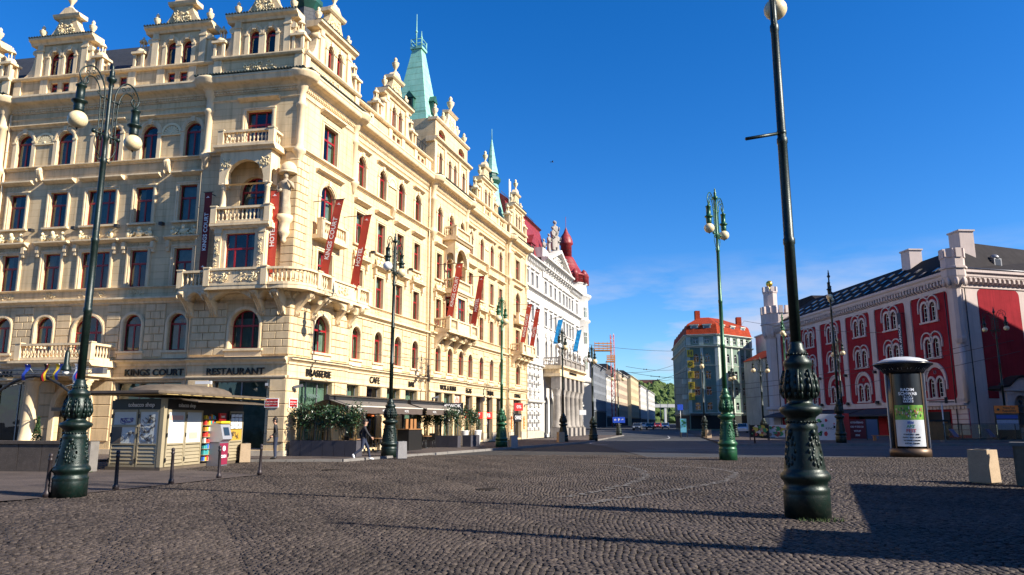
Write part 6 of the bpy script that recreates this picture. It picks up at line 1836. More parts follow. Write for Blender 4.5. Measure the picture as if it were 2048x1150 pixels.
def lamp_meshes(iron):
    K={}
    mb=MB(); mb.lathe(BASE_PROF,20)
    K['base']=mb.mesh('base',iron)
    # cast ornament: acanthus on the bulb, cartouches on the drum, bead rows
    mb=MB(); r_=random.Random(4)
    for k in range(8):
        a=k*PI/4
        for z,rr_,s in ((1.83,.27,.07),(1.92,.30,.075),(2.03,.285,.06),(2.12,.255,.045)):
            for da in (-.16,.16): mb.ball((rr_*math.cos(a+da),rr_*math.sin(a+da),z),(s*.6,s*.6,s),5,4)
        mb.tube([(.245*math.cos(a),.245*math.sin(a),2.2),(.30*math.cos(a),.30*math.sin(a),2.05),(.325*math.cos(a),.325*math.sin(a),1.9),(.29*math.cos(a),.29*math.sin(a),1.8)],.026,5)
    o=mb.mesh('acanthus_ornament',iron); K['orn']=o
    mb=MB()
    for k in range(1):
        a=.0
        for q in range(13):
            t_=2*PI*q/12; z=.98+.21*math.sin(t_); ra=.335-.15*(z-.78); aa=a+.40*math.cos(t_); mb.ball((ra*math.cos(aa),ra*math.sin(aa),z),(.03,.03,.045),5,4)
        for q in range(10):
            z=.98+r_.uniform(-.15,.15); aa=a+r_.uniform(-.25,.25); ra=.335-.15*(z-.78)-.005; mb.ball((ra*math.cos(aa),ra*math.sin(aa),z),(.03,.03,.05),5,4)
        mb.ball((.27*math.cos(a),.27*math.sin(a),1.25),(.05,.05,.06),6,4)
    K['cart']=mb.mesh('cartouche_ornament',iron)
    mb=MB()
    for ra,z,n in ((.262,1.41,26),(.175,2.445,20)):
        for k in range(n): mb.ball((ra*math.cos(2*PI*k/n),ra*math.sin(2*PI*k/n),z),.02,5,3)
    K['bead']=mb.mesh('bead_row',iron)
    mb=MB(); mb.lathe([(.095,2.62),(.095,4.2),(.108,4.22),(.108,4.3),(.092,4.32),(.088,5.9),(.10,5.92),(.10,6.0),(.082,6.02),(.074,7.9),(.085,7.92),(.085,8.02),(.065,8.05),(.06,8.5),(.08,8.53),(.08,8.65),(.055,8.7),(.05,9.9),(.055,10.0),(.12,10.06),(.13,10.12),(.07,10.16),(.06,10.24),(.07,10.30),(.03,10.36),(.045,10.42),(.0,10.52)],12)
    K['pole']=mb.mesh('pole',iron)
    # one scroll arm, pointing +x
    mb=MB()
    rod1=[(.17,0,8.35),(.19,0,9.3)]+[(.17+.42*(1-math.cos(q*PI/9))*.95+.02,0,9.3+.86*math.sin(q*PI/9)*1.0) for q in range(1,9)]
    x0=[(.15,0,8.45),(.15,0,9.45),(.20,0,9.85),(.38,0,10.12),(.60,0,10.20),(.82,0,10.08),(.93,0,9.88),(.86,0,9.70),(.74,0,9.68),(.68,0,9.78),(.74,0,9.88)]
    mb.tube(spline(x0,5),.022,5)
    x1=[(.27,0,8.45),(.27,0,9.35),(.33,0,9.72),(.48,0,9.92),(.66,0,9.92),(.78,0,9.80),(.78,0,9.62)]
    mb.tube(spline(x1,5),.018,5)
    for z in (8.6,9.0,9.4):
        for s in (-1,1):
            pts=[(.21+s*.0+.045*math.cos(a_)*(1-q*.09),0,z+.10*s+.07*math.sin(a_)*(1-q*.09)) for q,a_ in enumerate([k*.8 for k in range(8)])]
            mb.tube(pts,.011,4)
    for cx,cz,rr_ in ((.40,9.98,.07),(.55,10.06,.06),(.70,9.98,.065),(.35,9.62,.05)):
        mb.tube([(cx+rr_*(1-q*.08)*math.cos(q*.8),0,cz+rr_*(1-q*.08)*math.sin(q*.8)) for q in range(9)],.012,4)
    mb.tube([(.05,0,8.62),(.36,0,8.62)],.03,6); mb.ball((.38,0,8.62),.06,8,5); mb.tube([(.05,0,9.55),(.30,0,9.55)],.025,5)
    mb.tube(spline([(.30,0,8.6),(.33,0,8.35),(.22,0,8.12),(.10,0,8.02),(.17,0,7.95),(.24,0,8.02)],4),.014,4)
    mb.tube([(.86,0,9.70),(.86,0,9.52)],.014,5)
    K['arm']=mb.mesh('scroll_arm',iron)
    mb=MB(); mb.lathe([(.02,.78),(.05,.74),(.06,.70),(.13,.69),(.13,.66),(.105,.64),(.105,.34),(.12,.33),(.19,.29),(.19,.26),(.13,.22),(.12,.16),(.135,.14),(.12,.10),(.13,.06),(.11,.0)],12)
    K['cap']=mb.mesh('lantern_cap',iron)
    mb=MB(); n,m_=20,14; V=[]
    mb.ball((0,0,0),(.235,.235,.225),18,12); g1=mb.mesh('globe',M_GLOBE); mb=MB(); mb.ball((0,0,0),(.235,.235,.225),18,12); g2=mb.mesh('globe',M_GLOBEW)
    K['g1'],K['g2']=g1,g2
    mb=MB(); mb.tube([(0,0,-.22),(0,0,-.27)],[.035,.01],6); K['tip']=mb.mesh('drip_tip',iron)
    return K
LK=lamp_meshes(M_IRON); LKG=lamp_meshes(M_IRONG)
def lamp(loc,ang,label,K=LK,sz=1.0,white=(False,False),sx=1.0):
    o=empty('street_lamp',(loc[0],loc[1],0.0),R(ang)); o.scale=(sx,sx,sz)
    tag(o,label,'street lamp','old candelabra lamps on the square')
    b=place('base',K['base'],o); place('acanthus_ornament',K['orn'],b); [place('cartouche_ornament',K['cart'],b,(0,0,0),k*PI/2+.35-R(ang)) for k in range(4)]; place('bead_row',K['bead'],b)
    place('pole',K['pole'],o)
    for k in range(2):
        rz=k*PI; a=place('scroll_arm',K['arm'],o,(0,0,0),rz)
        s=1 if k==0 else -1
        place('lantern_cap',K['cap'],o,(s*.86,0,8.90)); g=place('globe',K['g2'] if white[k] else K['g1'],o,(s*.86,0,8.72)); g.scale=(1,1,1/sz*sx)
        place('drip_tip',K['tip'],g)
    return o
lamp((-9.98,17.23),70,'dark green twin-globe lamp standing by the granite wall and the kiosk',LK,.995,sx=.93)
lr=lamp((5.2,13.51),66,'largest lamp, its ornate base on the cobbles and its top cut off',LK,1.17)
mb=MB(); mb.tube([(0,0,0),(-.78,-.25,-.19)],.028,6); mb.ball((0,0,0),(.1,.1,.08),8,5); q=mb.build('side_bracket',M_IRON,lr,(0,0,6.1),-R(66))
lamp((-5.81,35.83),76,'dark lamp in front of the café awning, one globe white',LK,1.04,(False,True))
lamp((-0.68,48.81),75,'green lamp in front of the shop doors near the hotel end bay',LKG,.955)
lamp((4.21,61.83),69,'dark lamp before the white palace portico with one white globe',LK,.90,(False,True))
lamp((7.19,66.69),67,'dark lamp past the white palace tower, cream and white globes',LK,.81,(False,True))
lamp((13.8,97.3),30,'slim distant lamp down the street beside the blue road sign',LK,.82)
lamp((9.55,33.49),52,'bright green lamp in the middle of the square with a tall green pole',LKG,1.19)
lamp((25.12,57.63),64,'tall dark lamp before the red palace, seen end on',LK,1.29)
lamp((25.9,70.37),66,'green lamp close to the palace tower, partly hidden by the largest lamp',LKG,1.14)
lamp((31.0,70.4),95,'dark thin lamp against the fourth bay of the red palace',LK,.92)
lamp((44.7,68.0),-45,'twin-globe lamp in front of the red palace corner',LK,1.16)
lamp((20.9,81.7),75,'dark lamp in front of the green hotel facade',LK,.88)
lamp((23.4,79.1),85,'short dark lamp right of the green pole, before the green hotel',LK,.71)
lamp((24.9,74.5),20,'dark twin-globe lamp before the painted gable house',LK,.77)
fp=empty('flagpole',(12.75,6.35,0)); tag(fp,'tapering flagpole added unseen outside the frame to cast the foreground shadow','flagpole')  # unseen pole, added and tapered to shape the foreground shadow
mb=MB(); mb.lathe([(.42,0),(.42,.5),(.34,.6),(.26,4.0),(.16,8.0),(.05,10.4)],14); mb.build('shaft',M_GREYMETAL,fp); mb=MB(); mb.ball((0,0,10.5),.12,10,7); mb.build('finial',M_GREYMETAL,fp)

# ================================================================ hotel portal, banners, flags
PX=-11.65
for s in (-1,1):
    mb=MB(); mb.box(-.5,.5,-.5,.5,0,.55); mb.lathe([(.46,.55),(.46,.68),(.38,.76),(.36,1.2),(.30,3.4),(.36,3.46),(.34,3.52),(.44,3.62),(.46,3.7)],16); mb.box(-.46,.46,-.46,.46,3.7,3.85)
    FL.build(mb,'portal_column',M_TRIM,PX+s*1.45,0,-.95)
mb=MB(); mb.box(PX-2.1,PX+2.1,-1.5,REC,3.85,4.35); mb.prism([(REC,4.35),(-1.55,4.35),(-1.75,4.5),(-1.75,4.62),(REC,4.66)],PX-2.3,PX+2.3,'x'); FL.build(mb,'portal_entablature',M_TRIM)
mb=MB(); arch_ring(mb,PX,2.40,.95,1.22,-.12,0.0,14); 
for s in (-1,1): mb.box(PX+s*1.085-.135,PX+s*1.085+.135,-.12,0,0,2.42)
FL.build(mb,'portal_arch',M_TRIM,0,0,REC)
P=[FL.M@Vector((PX+x,y,0)) for x,y in ((-2.0,.1),(-2.0,-1.4),(2.0,-1.4),(2.0,.1))]
balustrade(hotel,P,4.66,.82,M_TRIM,[(P[1],FL.rz),(P[2],FL.rz)])
mb=MB(); mb.box(-.9,.9,.26,.32,0,2.3); mb.mi=1
for x in (-.45,.45): mb.box(x-.36,x+.36,.235,.26,.3,2.1)
FL.build(mb,'portal_door',[mat('dark_oak',(0.05,0.025,0.012),.5,var=.3,vscale=4),M_SHOPGLASS],PX,0,REC)
# steel canopy: curved tube, truss and flags
mb=MB(); n=18
mb.tube([(-2.9+5.8*k/n, -2.4, 2.35+1.45*math.sin(PI*k/n)) for k in range(n+1)],.07,8)
for k in (4,9,14): mb.tube([(-2.9+5.8*k/n,-2.4,2.35+1.45*math.sin(PI*k/n)),(-2.9+5.8*k/n,0,3.9)],.035,6)
FL.build(mb,'canopy_arch',M_DARKMETAL,PX,0,0)
mb=MB()
for z in (3.95,4.15): mb.tube([(-2.6,-1.85,z),(2.9,-1.85,z)],.035,6)
for k in range(12): mb.tube([(-2.6+5.5*k/11,-1.85,3.95),(-2.6+5.5*(k+.5)/11,-1.85,4.15)],.018,4)
mb.box(2.7,3.3,-2.0,-1.7,3.92,4.2); FL.build(mb,'flag_truss',M_GREYMETAL,PX,0,0)
M_FR=mat('flag_red',(0.55,0.02,0.03),.7); M_FB=mat('flag_blue',(0.02,0.06,0.40),.7); M_FY=mat('flag_yellow',(0.75,0.5,0.02),.7); M_FBK=M_BLACK
def flag(u,cols,label,tilt=0.5,kind='h',w=.95,h=.62,droop=.35):
    o=empty('flag',FL.world(PX+u,-1.95,4.0),FL.rz); tag(o,label,'flag','flags over the hotel entrance')
    mb=MB(); mb.tube([(0,0,0),(tilt*.9,-.75,.35)],.015,5); mb.build('pole',M_WHITE,o)
    n=8
    for j,c in enumerate(cols):
        mb=MB(); V=[]
        for k in range(n+1):
            t_=k/n; x=tilt*.9-tilt*.25*t_; zz=.35-t_*w; y=-.75+.06*math.sin(t_*7)
            a0=-h*.5+h*j/len(cols); a1=-h*.5+h*(j+1)/len(cols)
            V+=[(x+a0*(1-.45*t_),y+.05*math.sin(j+t_*5),zz),(x+a1*(1-.45*t_),y+.05*math.sin(j+1+t_*5),zz)]
        mb.add(V,[(2*k,2*k+1,2*k+3,2*k+2) for k in range(n)],True); mb.build('cloth',c,o)
    return o
f=flag(-2.35,(M_FR,M_ENWHITE),'red, white and blue flag hanging leftmost over the hotel entrance',.1,w=.8,h=1.0)
mb=MB(); mb.add([(-.28,-.9,.34),(.30,-.9,.34),(.1,-.9,-.02)],[(0,1,2)]); mb.build('triangle',M_FB,f)
flag(-.55,(M_FB,),'plain dark blue flag over the hotel entrance',.35,w=.75,h=.3)
flag(.35,(M_FBK,M_FR,M_FY),'black, red and yellow flag over the hotel entrance',.55,w=.8,h=.35)
flag(1.05,(M_FY,M_FB),'blue and yellow flag over the hotel entrance',.5,w=.75,h=.4)
flag(2.35,(M_ENWHITE,M_FB,M_FR),'folded white, blue and red flag rightmost over the hotel entrance',.2,w=.9,h=.42)
# hanging banners
M_BRED=mat('brick_red_banner_cloth',(0.50,0.055,0.030),.75,var=.12,vscale=2); M_BDARK=mat('dark_red_banner_cloth',(0.16,0.014,0.012),.75,var=.12,vscale=2)
def hbanner(fr,u,y,z0,h,w,txt,label,perp,tilt,m,grp='banners on the cream hotel'):
    o=empty('hanging_banner',fr.world(u,y,z0),fr.rz); tag(o,label,'banner',grp)
    mb=MB(); n=10; V=[]
    for k in range(n+1):
        t_=k/n; oo=tilt*h*t_
        for e in (-w/2,w/2):
            if perp: V.append((.015*math.sin(k*1.3),-oo+e-.1,h*t_))
            else: V.append((e,-oo-.015*math.sin(k*1.3),h*t_))
    if perp:
        V2=[(x+.012,y_,z) for x,y_,z in V]; q=[(2*k,2*k+2,2*k+3,2*k+1) for k in range(n)]
    else:
        V2=[(x,y_+.012,z) for x,y_,z in V]; q=[(2*k,2*k+1,2*k+3,2*k+2) for k in range(n)]
    mb.add(V,q); mb.add(V2,[t_[::-1] for t_ in q]); mb.build('cloth',m,o)
    mb=MB()
    for t_ in (0,1):
        yy=-tilt*h*t_
        if perp: mb.tube([(0,-y,h*t_),(0,yy-w/2-.15,h*t_)],.022,6)
        else: mb.tube([(-w/2-.06,yy,h*t_),(w/2+.06,yy,h*t_)],.022,6); mb.tube([(0,yy,h*t_),(0,-y,h*t_)],.022,6)
    mb.build('pole',M_DARKMETAL,o)
    size=w*.74; tm=text_mesh(txt,size,.002,M_ENWHITE,.006); L_=len(txt)*size*.66; z=h*.5-(.0 if len(txt)>6 else h*.06)
    if perp:
        l=place('lettering',tm,o,(-.02,-tilt*z-.1,z)); l.rotation_euler=Euler((0,-PI/2,0)).to_matrix().to_4x4().to_euler(); 
        M_=Matrix.Rotation(math.atan(tilt),4,'X')@Matrix.Rotation(-PI/2,4,'Z')@Matrix.Rotation(-PI/2,4,'Y'); l.rotation_euler=M_.to_euler()
    else:
        l=place('lettering',tm,o,(0,-tilt*z-.02,z)); l.rotation_euler=(Matrix.Rotation(math.atan(tilt),4,'X')@Matrix.Rotation(-PI/2,4,'Y')).to_euler()
    # small crowns printed at both ends
    for zz in (h*.06,h*.93):
        mb=MB(); s=w*.22
        mb.prism([(-s,0),(s,0),(s,.3*s),(.5*s,.2*s),(0,1.1*s),(-.5*s,.2*s),(-s,.3*s)],-.004,0,'y'); c=mb.build('emblem',M_ENWHITE,o,(0,-tilt*zz-.02,zz) if not perp else (-.02,-tilt*zz-.1,zz))
        if perp: c.rotation_euler=(Matrix.Rotation(math.atan(tilt),4,'X')@Matrix.Rotation(-PI/2,4,'Z')).to_euler()
    return o
hbanner(FL,-4.35,-.75,8.95,4.1,.40,'KINGS COURT','dark banner with white lettering left of the corner oriel',False,0,M_BDARK)
hbanner(FL,-.72,-.75,8.75,4.2,.45,'HOTEL','brick red banner hanging between corner oriel and statue',False,0,M_BRED)
hbanner(FR,1.45,-.75,8.85,4.1,.46,'KINGS COURT','slanting red banner right of the statue on the lit front',True,.20,M_BRED)
hbanner(FR,4.55,-.75,8.75,4.2,.46,'HOTEL','slanting red banner above the long balcony near the first downpipe',True,.18,M_BRED)
hbanner(FR,18.15,-.9,8.9,4.1,.46,'KINGS COURT','slanting red banner left of the middle oriel',True,.20,M_BRED)
hbanner(FR,23.1,-.9,8.9,4.1,.46,'HOTEL','slanting red banner right of the middle oriel',True,.18,M_BRED)
hbanner(FR,36.6,-.9,8.7,4.1,.46,'KINGS COURT','slanting red banner left of the end bay balcony door',True,.20,M_BRED)
hbanner(FR,39.9,-.9,8.7,4.1,.46,'HOTEL','slanting red banner at the end of the cream hotel',True,.18,M_BRED)
# shop signs on the street front
def shopsign(fr,u,y,z,w,h,txt,bg,fg,label,size,emit=False):
    o=empty('shop_sign',fr.world(u,y,z),fr.rz); tag(o,label,'sign')
    mb=MB(); mb.box(-w/2,w/2,-.06,0,-h/2,h/2); mb.build('panel',bg,o)
    for i,t_ in enumerate(txt if isinstance(txt,(list,tuple)) else [txt]):
        n=len(txt) if isinstance(txt,(list,tuple)) else 1
        place('lettering',text_mesh(t_,size,.004,fg,.004),o,(0,-.068,(n-1)*h/(2*n)-i*h/n))
    return o
M_SRED=mat('lit_red_sign',(0.6,0.01,0.01),.5,emit=((1,.02,.01),.5)); M_SWHITE=mat('sign_white',(0.8,0.8,0.8),.5); M_SORANGE=mat('orange_sign',(0.75,0.20,0.02),.5)
o=shopsign(FR,18.2,BAY-1.2,2.55,1.6,.85,('MYWOK','& SUSHI'),M_BLACK,M_SWHITE,'black projecting sign with white wok and sushi lettering',.32); o.rotation_euler=(0,0,R(8))
mb=MB(); mb.tube([(-.8,.0,.3),(-.8,1.0,.3)],.03,5); mb.build('bracket',M_DARKMETAL,o)
shopsign(FR,25.3,REC+.12,2.2,1.85,.5,'CASINO',M_SRED,M_BLACK,'glowing red casino sign above the first shop door',.42)
shopsign(FR,28.0,REC+.12,2.2,1.85,.5,'PUB',M_SRED,M_SWHITE,'red sign with white letters left of the second shop door',.45)
shopsign(FR,30.6,REC+.12,2.2,1.6,.5,'PUB',M_SRED,M_SWHITE,'red sign with white letters right of the second shop door',.45)
shopsign(FR,38.0,BAY-.04,2.05,2.4,.75,'CHANGE',M_BLACK,M_SWHITE,'black sign with white exchange lettering over the end bay door',.52)
o=shopsign(FR,36.9,BAY-.5,3.05,.8,.7,'0%',M_SRED,M_SWHITE,'small square red sign projecting near the end bay',.4); o.rotation_euler=(0,0,R(15))
shopsign(FR,36.0,BAY-.07,1.6,.4,1.2,('Z','M','Ě','N','A'),M_SORANGE,M_SWHITE,'narrow orange vertical sign left of the exchange door',.2)
shopsign(FR,40.1,BAY-.07,1.6,.4,1.2,('C','A','S','H'),M_SORANGE,M_SWHITE,'narrow orange vertical sign right of the exchange door',.24)
mb=MB(); o=shopsign(FR,22.4,BAY+.2,3.0,1.3,1.25,'',mat('food_poster',(0.55,0.06,0.03),.6,col2=(0.75,0.72,0.60),vscale=3.0),M_SWHITE,'colourful food poster in the upper shop window of the middle bay',.2)

# ================================================================ tobacco kiosk
M_KMET=mat('olive_beige_metal',(0.36,0.30,0.19),.45,metal=.2,var=.12,vscale=2); M_KGLASS=mat('white_film_pane',(0.55,0.58,0.56),.25,var=.06,vscale=2); M_KDARK=mat('kiosk_black',(0.015,0.014,0.013),.4); M_KBROWN=mat('kiosk_brown_metal',(0.11,0.085,0.06),.5,var=.2,vscale=3); M_KROOF=mat('kiosk_roof_sheet',(0.115,0.088,0.062),.6,var=.3,vscale=2,streak=.4)
kiosk=empty('tobacco_kiosk',(-12.05,26.04,0)); tag(kiosk,'olive metal tobacco kiosk with flat canopy, domed roof and graffiti panes','kiosk')
KF=Frame(kiosk,(0,0,0),R(-14.2)); KS=Frame(kiosk,(0,0,0),R(81.7))
LF,LS=2.2,5.46
q=[KF.M@Vector((0,0,0)),KS.M@Vector((LS,0,0)),KS.M@Vector((LS,0,0))+KF.M@Vector((-LF,0,0)),KF.M@Vector((-LF,0,0))]
def kpoly(k): 
    c=(q[0]+q[2])/2; return [((c+(p-c)*k).x,(c+(p-c)*k).y) for p in q]
def koff(o):
    c=(q[0]+q[2])/2; return [(p+ (p-c).normalized()*o) for p in q]
mb=MB(); mb.prism(kpoly(.97),.12,2.45,'z'); mb.build('body',M_KDARK,kiosk)
mb=MB(); mb.prism(kpoly(1.02),0,.12,'z'); mb.build('plinth',M_KBROWN,kiosk)
mb=MB(); mb.prism(kpoly(1.0),2.08,2.40,'z'); mb.build('fascia',M_KDARK,kiosk)
mb=MB(); mb.prism([(p.x,p.y) for p in koff(1.15)],2.62,2.70,'z'); mb.prism([(p.x,p.y) for p in koff(1.05)],2.585,2.62,'z'); mb.build('canopy',M_KROOF,kiosk)
# yellowish soffit panels
for fr,L_,u0,n in ((KF,LF+1.4,-LF-.7,5),(KS,LS+1.0,-.3,9)):
    for k in range(n):
        mb=MB(); w=L_/n; mb.box(u0+k*w+.09,u0+(k+1)*w-.09,-.72,-.12,2.568,2.584); fr.build(mb,'soffit_panel',mat('soffit_panel_%s%d'%(fr is KF,k),(0.50,0.36,0.14),.6) if k==0 and fr is KF else MATS['soffit_panel_True0'])
mb=MB(); c=(q[0]+q[2])/2; d_=(q[1]-q[0]).normalized(); a_=math.atan2(d_.y,d_.x)
V=[];nn=14;mm=6
for j in range(mm+1):
    t_=j/mm*PI/2
    for i in range(nn):
        a=2*PI*i/nn; x=2.55*math.copysign(abs(math.cos(a))**.55,math.cos(a))*math.cos(t_)**.6; y=1.05*math.copysign(abs(math.sin(a))**.55,math.sin(a))*math.cos(t_)**.6
        V.append((x,y,2.70+.36*math.sin(t_)))
mb.add(V,[(j*nn+i,j*nn+(i+1)%nn,(j+1)*nn+(i+1)%nn,(j+1)*nn+i) for j in range(mm) for i in range(nn)],True); mb.build('domed_roof',M_KROOF,kiosk,(c.x,c.y,0),a_)
mb=MB(); mb.box(-.35,.35,-.04,.04,0,.12); mb.build('roof_sign',M_WHITE,kiosk,(c.x+.3,c.y+1.0,3.15),R(-10))
M_SPRAYK=mat('black_spray',(0.02,0.02,0.03),.6); M_SPRAYV=mat('violet_spray',(0.06,0.04,0.30),.6)
def scribble(parent,x,z,w,h,n,m,seed,y=-.052):
    r_=random.Random(seed); mb=MB()
    for k in range(n):
        p=[(x+r_.uniform(-w/2,w/2),y,z+r_.uniform(-h/2,h/2))]
        for _ in range(r_.randint(4,7)): p.append((min(max(p[-1][0]+r_.uniform(-.16,.16),x-w/2),x+w/2),y,min(max(p[-1][2]+r_.uniform(-.16,.16),z-h/2),z+h/2)))
        mb.tube([tuple(v) for v in spline(p,4)],.008,4)
    o=mb.build('graffiti',m,parent); o['kind']='stuff'
def kpanel(fr,u0,u1,top='pane',glz=(.92,2.0)):
    o=empty('panel') ; COL.objects.unlink(o); bpy.data.objects.remove(o)
    w=u1-u0; mb=MB(); b=.06
    mb.box(0,b,-.05,0,.12,2.08); mb.box(w-b,w,-.05,0,.12,2.08); mb.box(b,w-b,-.05,0,.12,.20); mb.box(b,w-b,-.05,0,glz[0]-.06,glz[0]); mb.box(b,w-b,-.05,0,2.0,2.08)
    p=fr.build(mb,'panel_frame',M_KMET,u0,0,0)
    for k in range(5):
        s=MB(); z=.22+k*(glz[0]-.30)/5; h=(glz[0]-.30)/5; s.prism([(-.005,z),(-.045,z+.01),(-.02,z+h-.01),(-.005,z+h-.01)],b,w-b,'x'); place('louvre_slat',s.mesh('louvre_slat',M_KMET),p)
    if top:
        s=MB(); s.box(b,w-b,-.03,-.01,glz[0],2.0); place('pane',s.mesh('pane',M_KGLASS if top=='pane' else top),p)
    s=MB(); 
    for z in (.35,1.2,1.85): s.box(-.015,.03,-.075,-.05,z-.07,z+.07)
    place('hinge',s.mesh('hinge',M_KDARK),p)
    return p
p=kpanel(KF,-LF+.1,-1.05); scribble(p,.62,1.68,.5,.2,7,M_SPRAYV,1); scribble(p,.7,1.15,.5,.3,5,M_SPRAYK,2)
mb=MB(); mb.box(.0,.42,-.055,-.03,.92,1.5); place('brown_panel',mb.mesh('brown_panel',M_KBROWN),p); mb=MB(); mb.box(.0,1.1,-.06,-.03,1.48,1.56); place('transom',mb.mesh('transom',M_KMET),p)
p=kpanel(KF,-1.0,-.15); 
for z,sd in ((1.75,3),(1.42,4),(1.1,5)): scribble(p,.42,z,.55,.26,6,M_SPRAYK,sd)
mb=MB(); mb.box(-.13,.02,-.06,.1,.12,2.45); KF.build(mb,'corner_post',M_KMET)
p=kpanel(KS,.15,1.25); 
mb=MB(); mb.box(.12,.95,-.038,-.03,1.72,1.88); place('notice',mb.mesh('notice',mat('faded_pink_notice',(0.6,0.35,0.28),.7)),p)
p=kpanel(KS,1.27,2.35)
mb=MB(); mb.box(.25,.8,-.038,-.03,1.05,1.28); place('notice',mb.mesh('notice',MATS['faded_pink_notice']),p)
# open middle with shelves of colourful packets, cash machine and sign
rk=random.Random(9)
mb=MB(); mb.box(2.4,4.3,.0,.05,.12,2.08); KS.build(mb,'dark_interior',M_KDARK,0,0,.02)
cols=[(0.6,0.04,0.03),(0.7,0.5,0.03),(0.05,0.15,0.5),(0.6,0.58,0.5),(0.5,0.2,0.03),(0.05,0.3,0.3)]
PKM=[mat('packet_%d'%i,c_,.5) for i,c_ in enumerate(cols)]
for j in range(8):
    sh=MB(); sh.box(2.42,3.2,-.12,.02,.2+j*.22,.22+j*.22); s_=KS.build(sh,'shelf',M_KMET)
    for k in range(6):
        b_=MB(); x=2.46+k*.12; b_.box(x,x+.10,-.11,-.02,.22+j*.22,.22+j*.22+rk.uniform(.1,.18)); place('packet',b_.mesh('packet',PKM[rk.randrange(6)]),s_)
atm=empty('cash_machine',KS.world(3.15,-.42,0),KS.rz); tag(atm,'grey and maroon cash machine standing at the kiosk front','cash machine')
mb=MB(); mb.box(-.32,.32,-.1,.38,0,1.5); mb.build('cabinet',mat('atm_grey',(0.16,0.16,0.19),.4,metal=.3),atm)
mb=MB(); mb.prism([(-.1,.9),(-.24,1.0),(-.1,1.55),(.2,1.62),(.38,1.5),(.38,.9)],-.34,.34,'x'); mb.build('console',mat('atm_light',(0.34,0.34,0.36),.4,metal=.3),atm)
mb=MB(); mb.add([(-.2,-.215,1.14),(.2,-.215,1.14),(.2,-.135,1.45),(-.2,-.135,1.45)],[(0,1,2,3)]); mb.build('screen',mat('screen_dark',(0.02,0.03,0.04),.1),atm)
mb=MB(); mb.box(-.3,.3,-.115,-.10,.05,.85); mb.build('front_panel',mat('maroon_panel',(0.22,0.02,0.05),.4),atm)
place('lettering',text_mesh('CASH',.15,.003,M_SWHITE,.004),atm,(0,-.12,.35)); mb=MB(); mb.lathe([(.10,0),(.10,.01)],14); l=mb.build('emblem',M_SWHITE,atm,(0,-.118,.65)); l.rotation_euler=(PI/2,0,0)
mb=MB(); mb.box(-.33,.33,-.12,.1,1.6,1.68); mb.build('top_light',M_FY,atm)
o=shopsign(KS,3.55,-.12,1.85,.5,.28,'TABÁK',M_ENAMEL,M_SWHITE,'small red oval sign over the kiosk counter',.09)
p=kpanel(KS,4.35,5.42,None)
mb=MB(); mb.box(.06,1.01,-.035,-.01,.92,1.35); place('yellow_board',mb.mesh('yellow_board',mat('ochre_board',(0.42,0.25,0.03),.7)),p); scribble(p,.5,1.13,.6,.25,6,M_SPRAYK,8)
for j in range(4):
    for k in range(3):
        b_=MB(); x=.1+k*.3; z=1.38+j*.15; b_.cbox((x+.13,-.04,z+.07),(.26,.02,.12),0,0,rk.uniform(-.08,.08)); place('magazine',b_.mesh('magazine',M_SWHITE),p)
for fr,u,z in ((KF,-.95,2.24),(KS,1.3,2.24)):
    fr.put('sign_lettering',text_mesh('tobacco shop',.20,.004,M_SWHITE,.002),u,z,-.03)
mb=MB(); mb.prism([(.0,2.5),(-1.0,2.36),(-1.0,2.33),(0,2.46)],.2,LS+.1,'x'); KS.build(mb,'counter_awning',M_KBROWN,0,0,-.1)

# low granite wall at the far left
M_GRAN=mat('dark_granite_slab',(0.060,0.048,0.040),.6,var=.3,vscale=2.5,fleck=(40,.4,(0.12,0.10,0.09)),streak=.3)
gw=empty('granite_wall',(-14.15,25.55,0),R(-6)); tag(gw,'low dark granite wall beside the kiosk','wall')
for k in range(14):
    mb=MB(); x=-.85*(k+1); mb.taper(x+.008,x+.842,-.2,.2,0,.92,.004); mb.build('slab',M_GRAN,gw)
mb=MB(); mb.box(-11.95,.05,-.25,.25,.92,1.02); mb.build('coping',M_GRAN,gw)
mb=MB(); mb.box(0,.07,-.22,.22,0,1.0); mb.build('end_plate',M_KERB,gw)
# bollards
BOL=[(.075,0),(.075,.10),(.055,.13),(.048,.16),(.040,.78),(.052,.80),(.052,.83),(.038,.85),(.045,.88),(.050,.91),(.04,.945),(.0,.965)]
M_BOL=mat('brown_black_iron',(0.030,0.022,0.024),.5,metal=.3,var=.3,vscale=8)
mb=MB(); mb.lathe(BOL,12); bme=mb.mesh('bollard',M_BOL)
for (x,y),lab in zip(((-10.35,17.0),(-9.78,18.85),(-9.22,20.64),(-8.7,22.62),(-7.99,24.1)),('iron bollard half hidden behind the left lamp base','iron bollard in front of the kiosk short side','iron bollard before the kiosk corner post','iron bollard in front of the cash machine','iron bollard beyond the kiosk, last of the row')):
    o=place('bollard',bme,None,(x,y,0),rnd.uniform(0,1)); o.rotation_euler=(rnd.uniform(-.02,.02),rnd.uniform(-.03,.03),0); tag(o,lab,'bollard','iron bollards along the pavement')
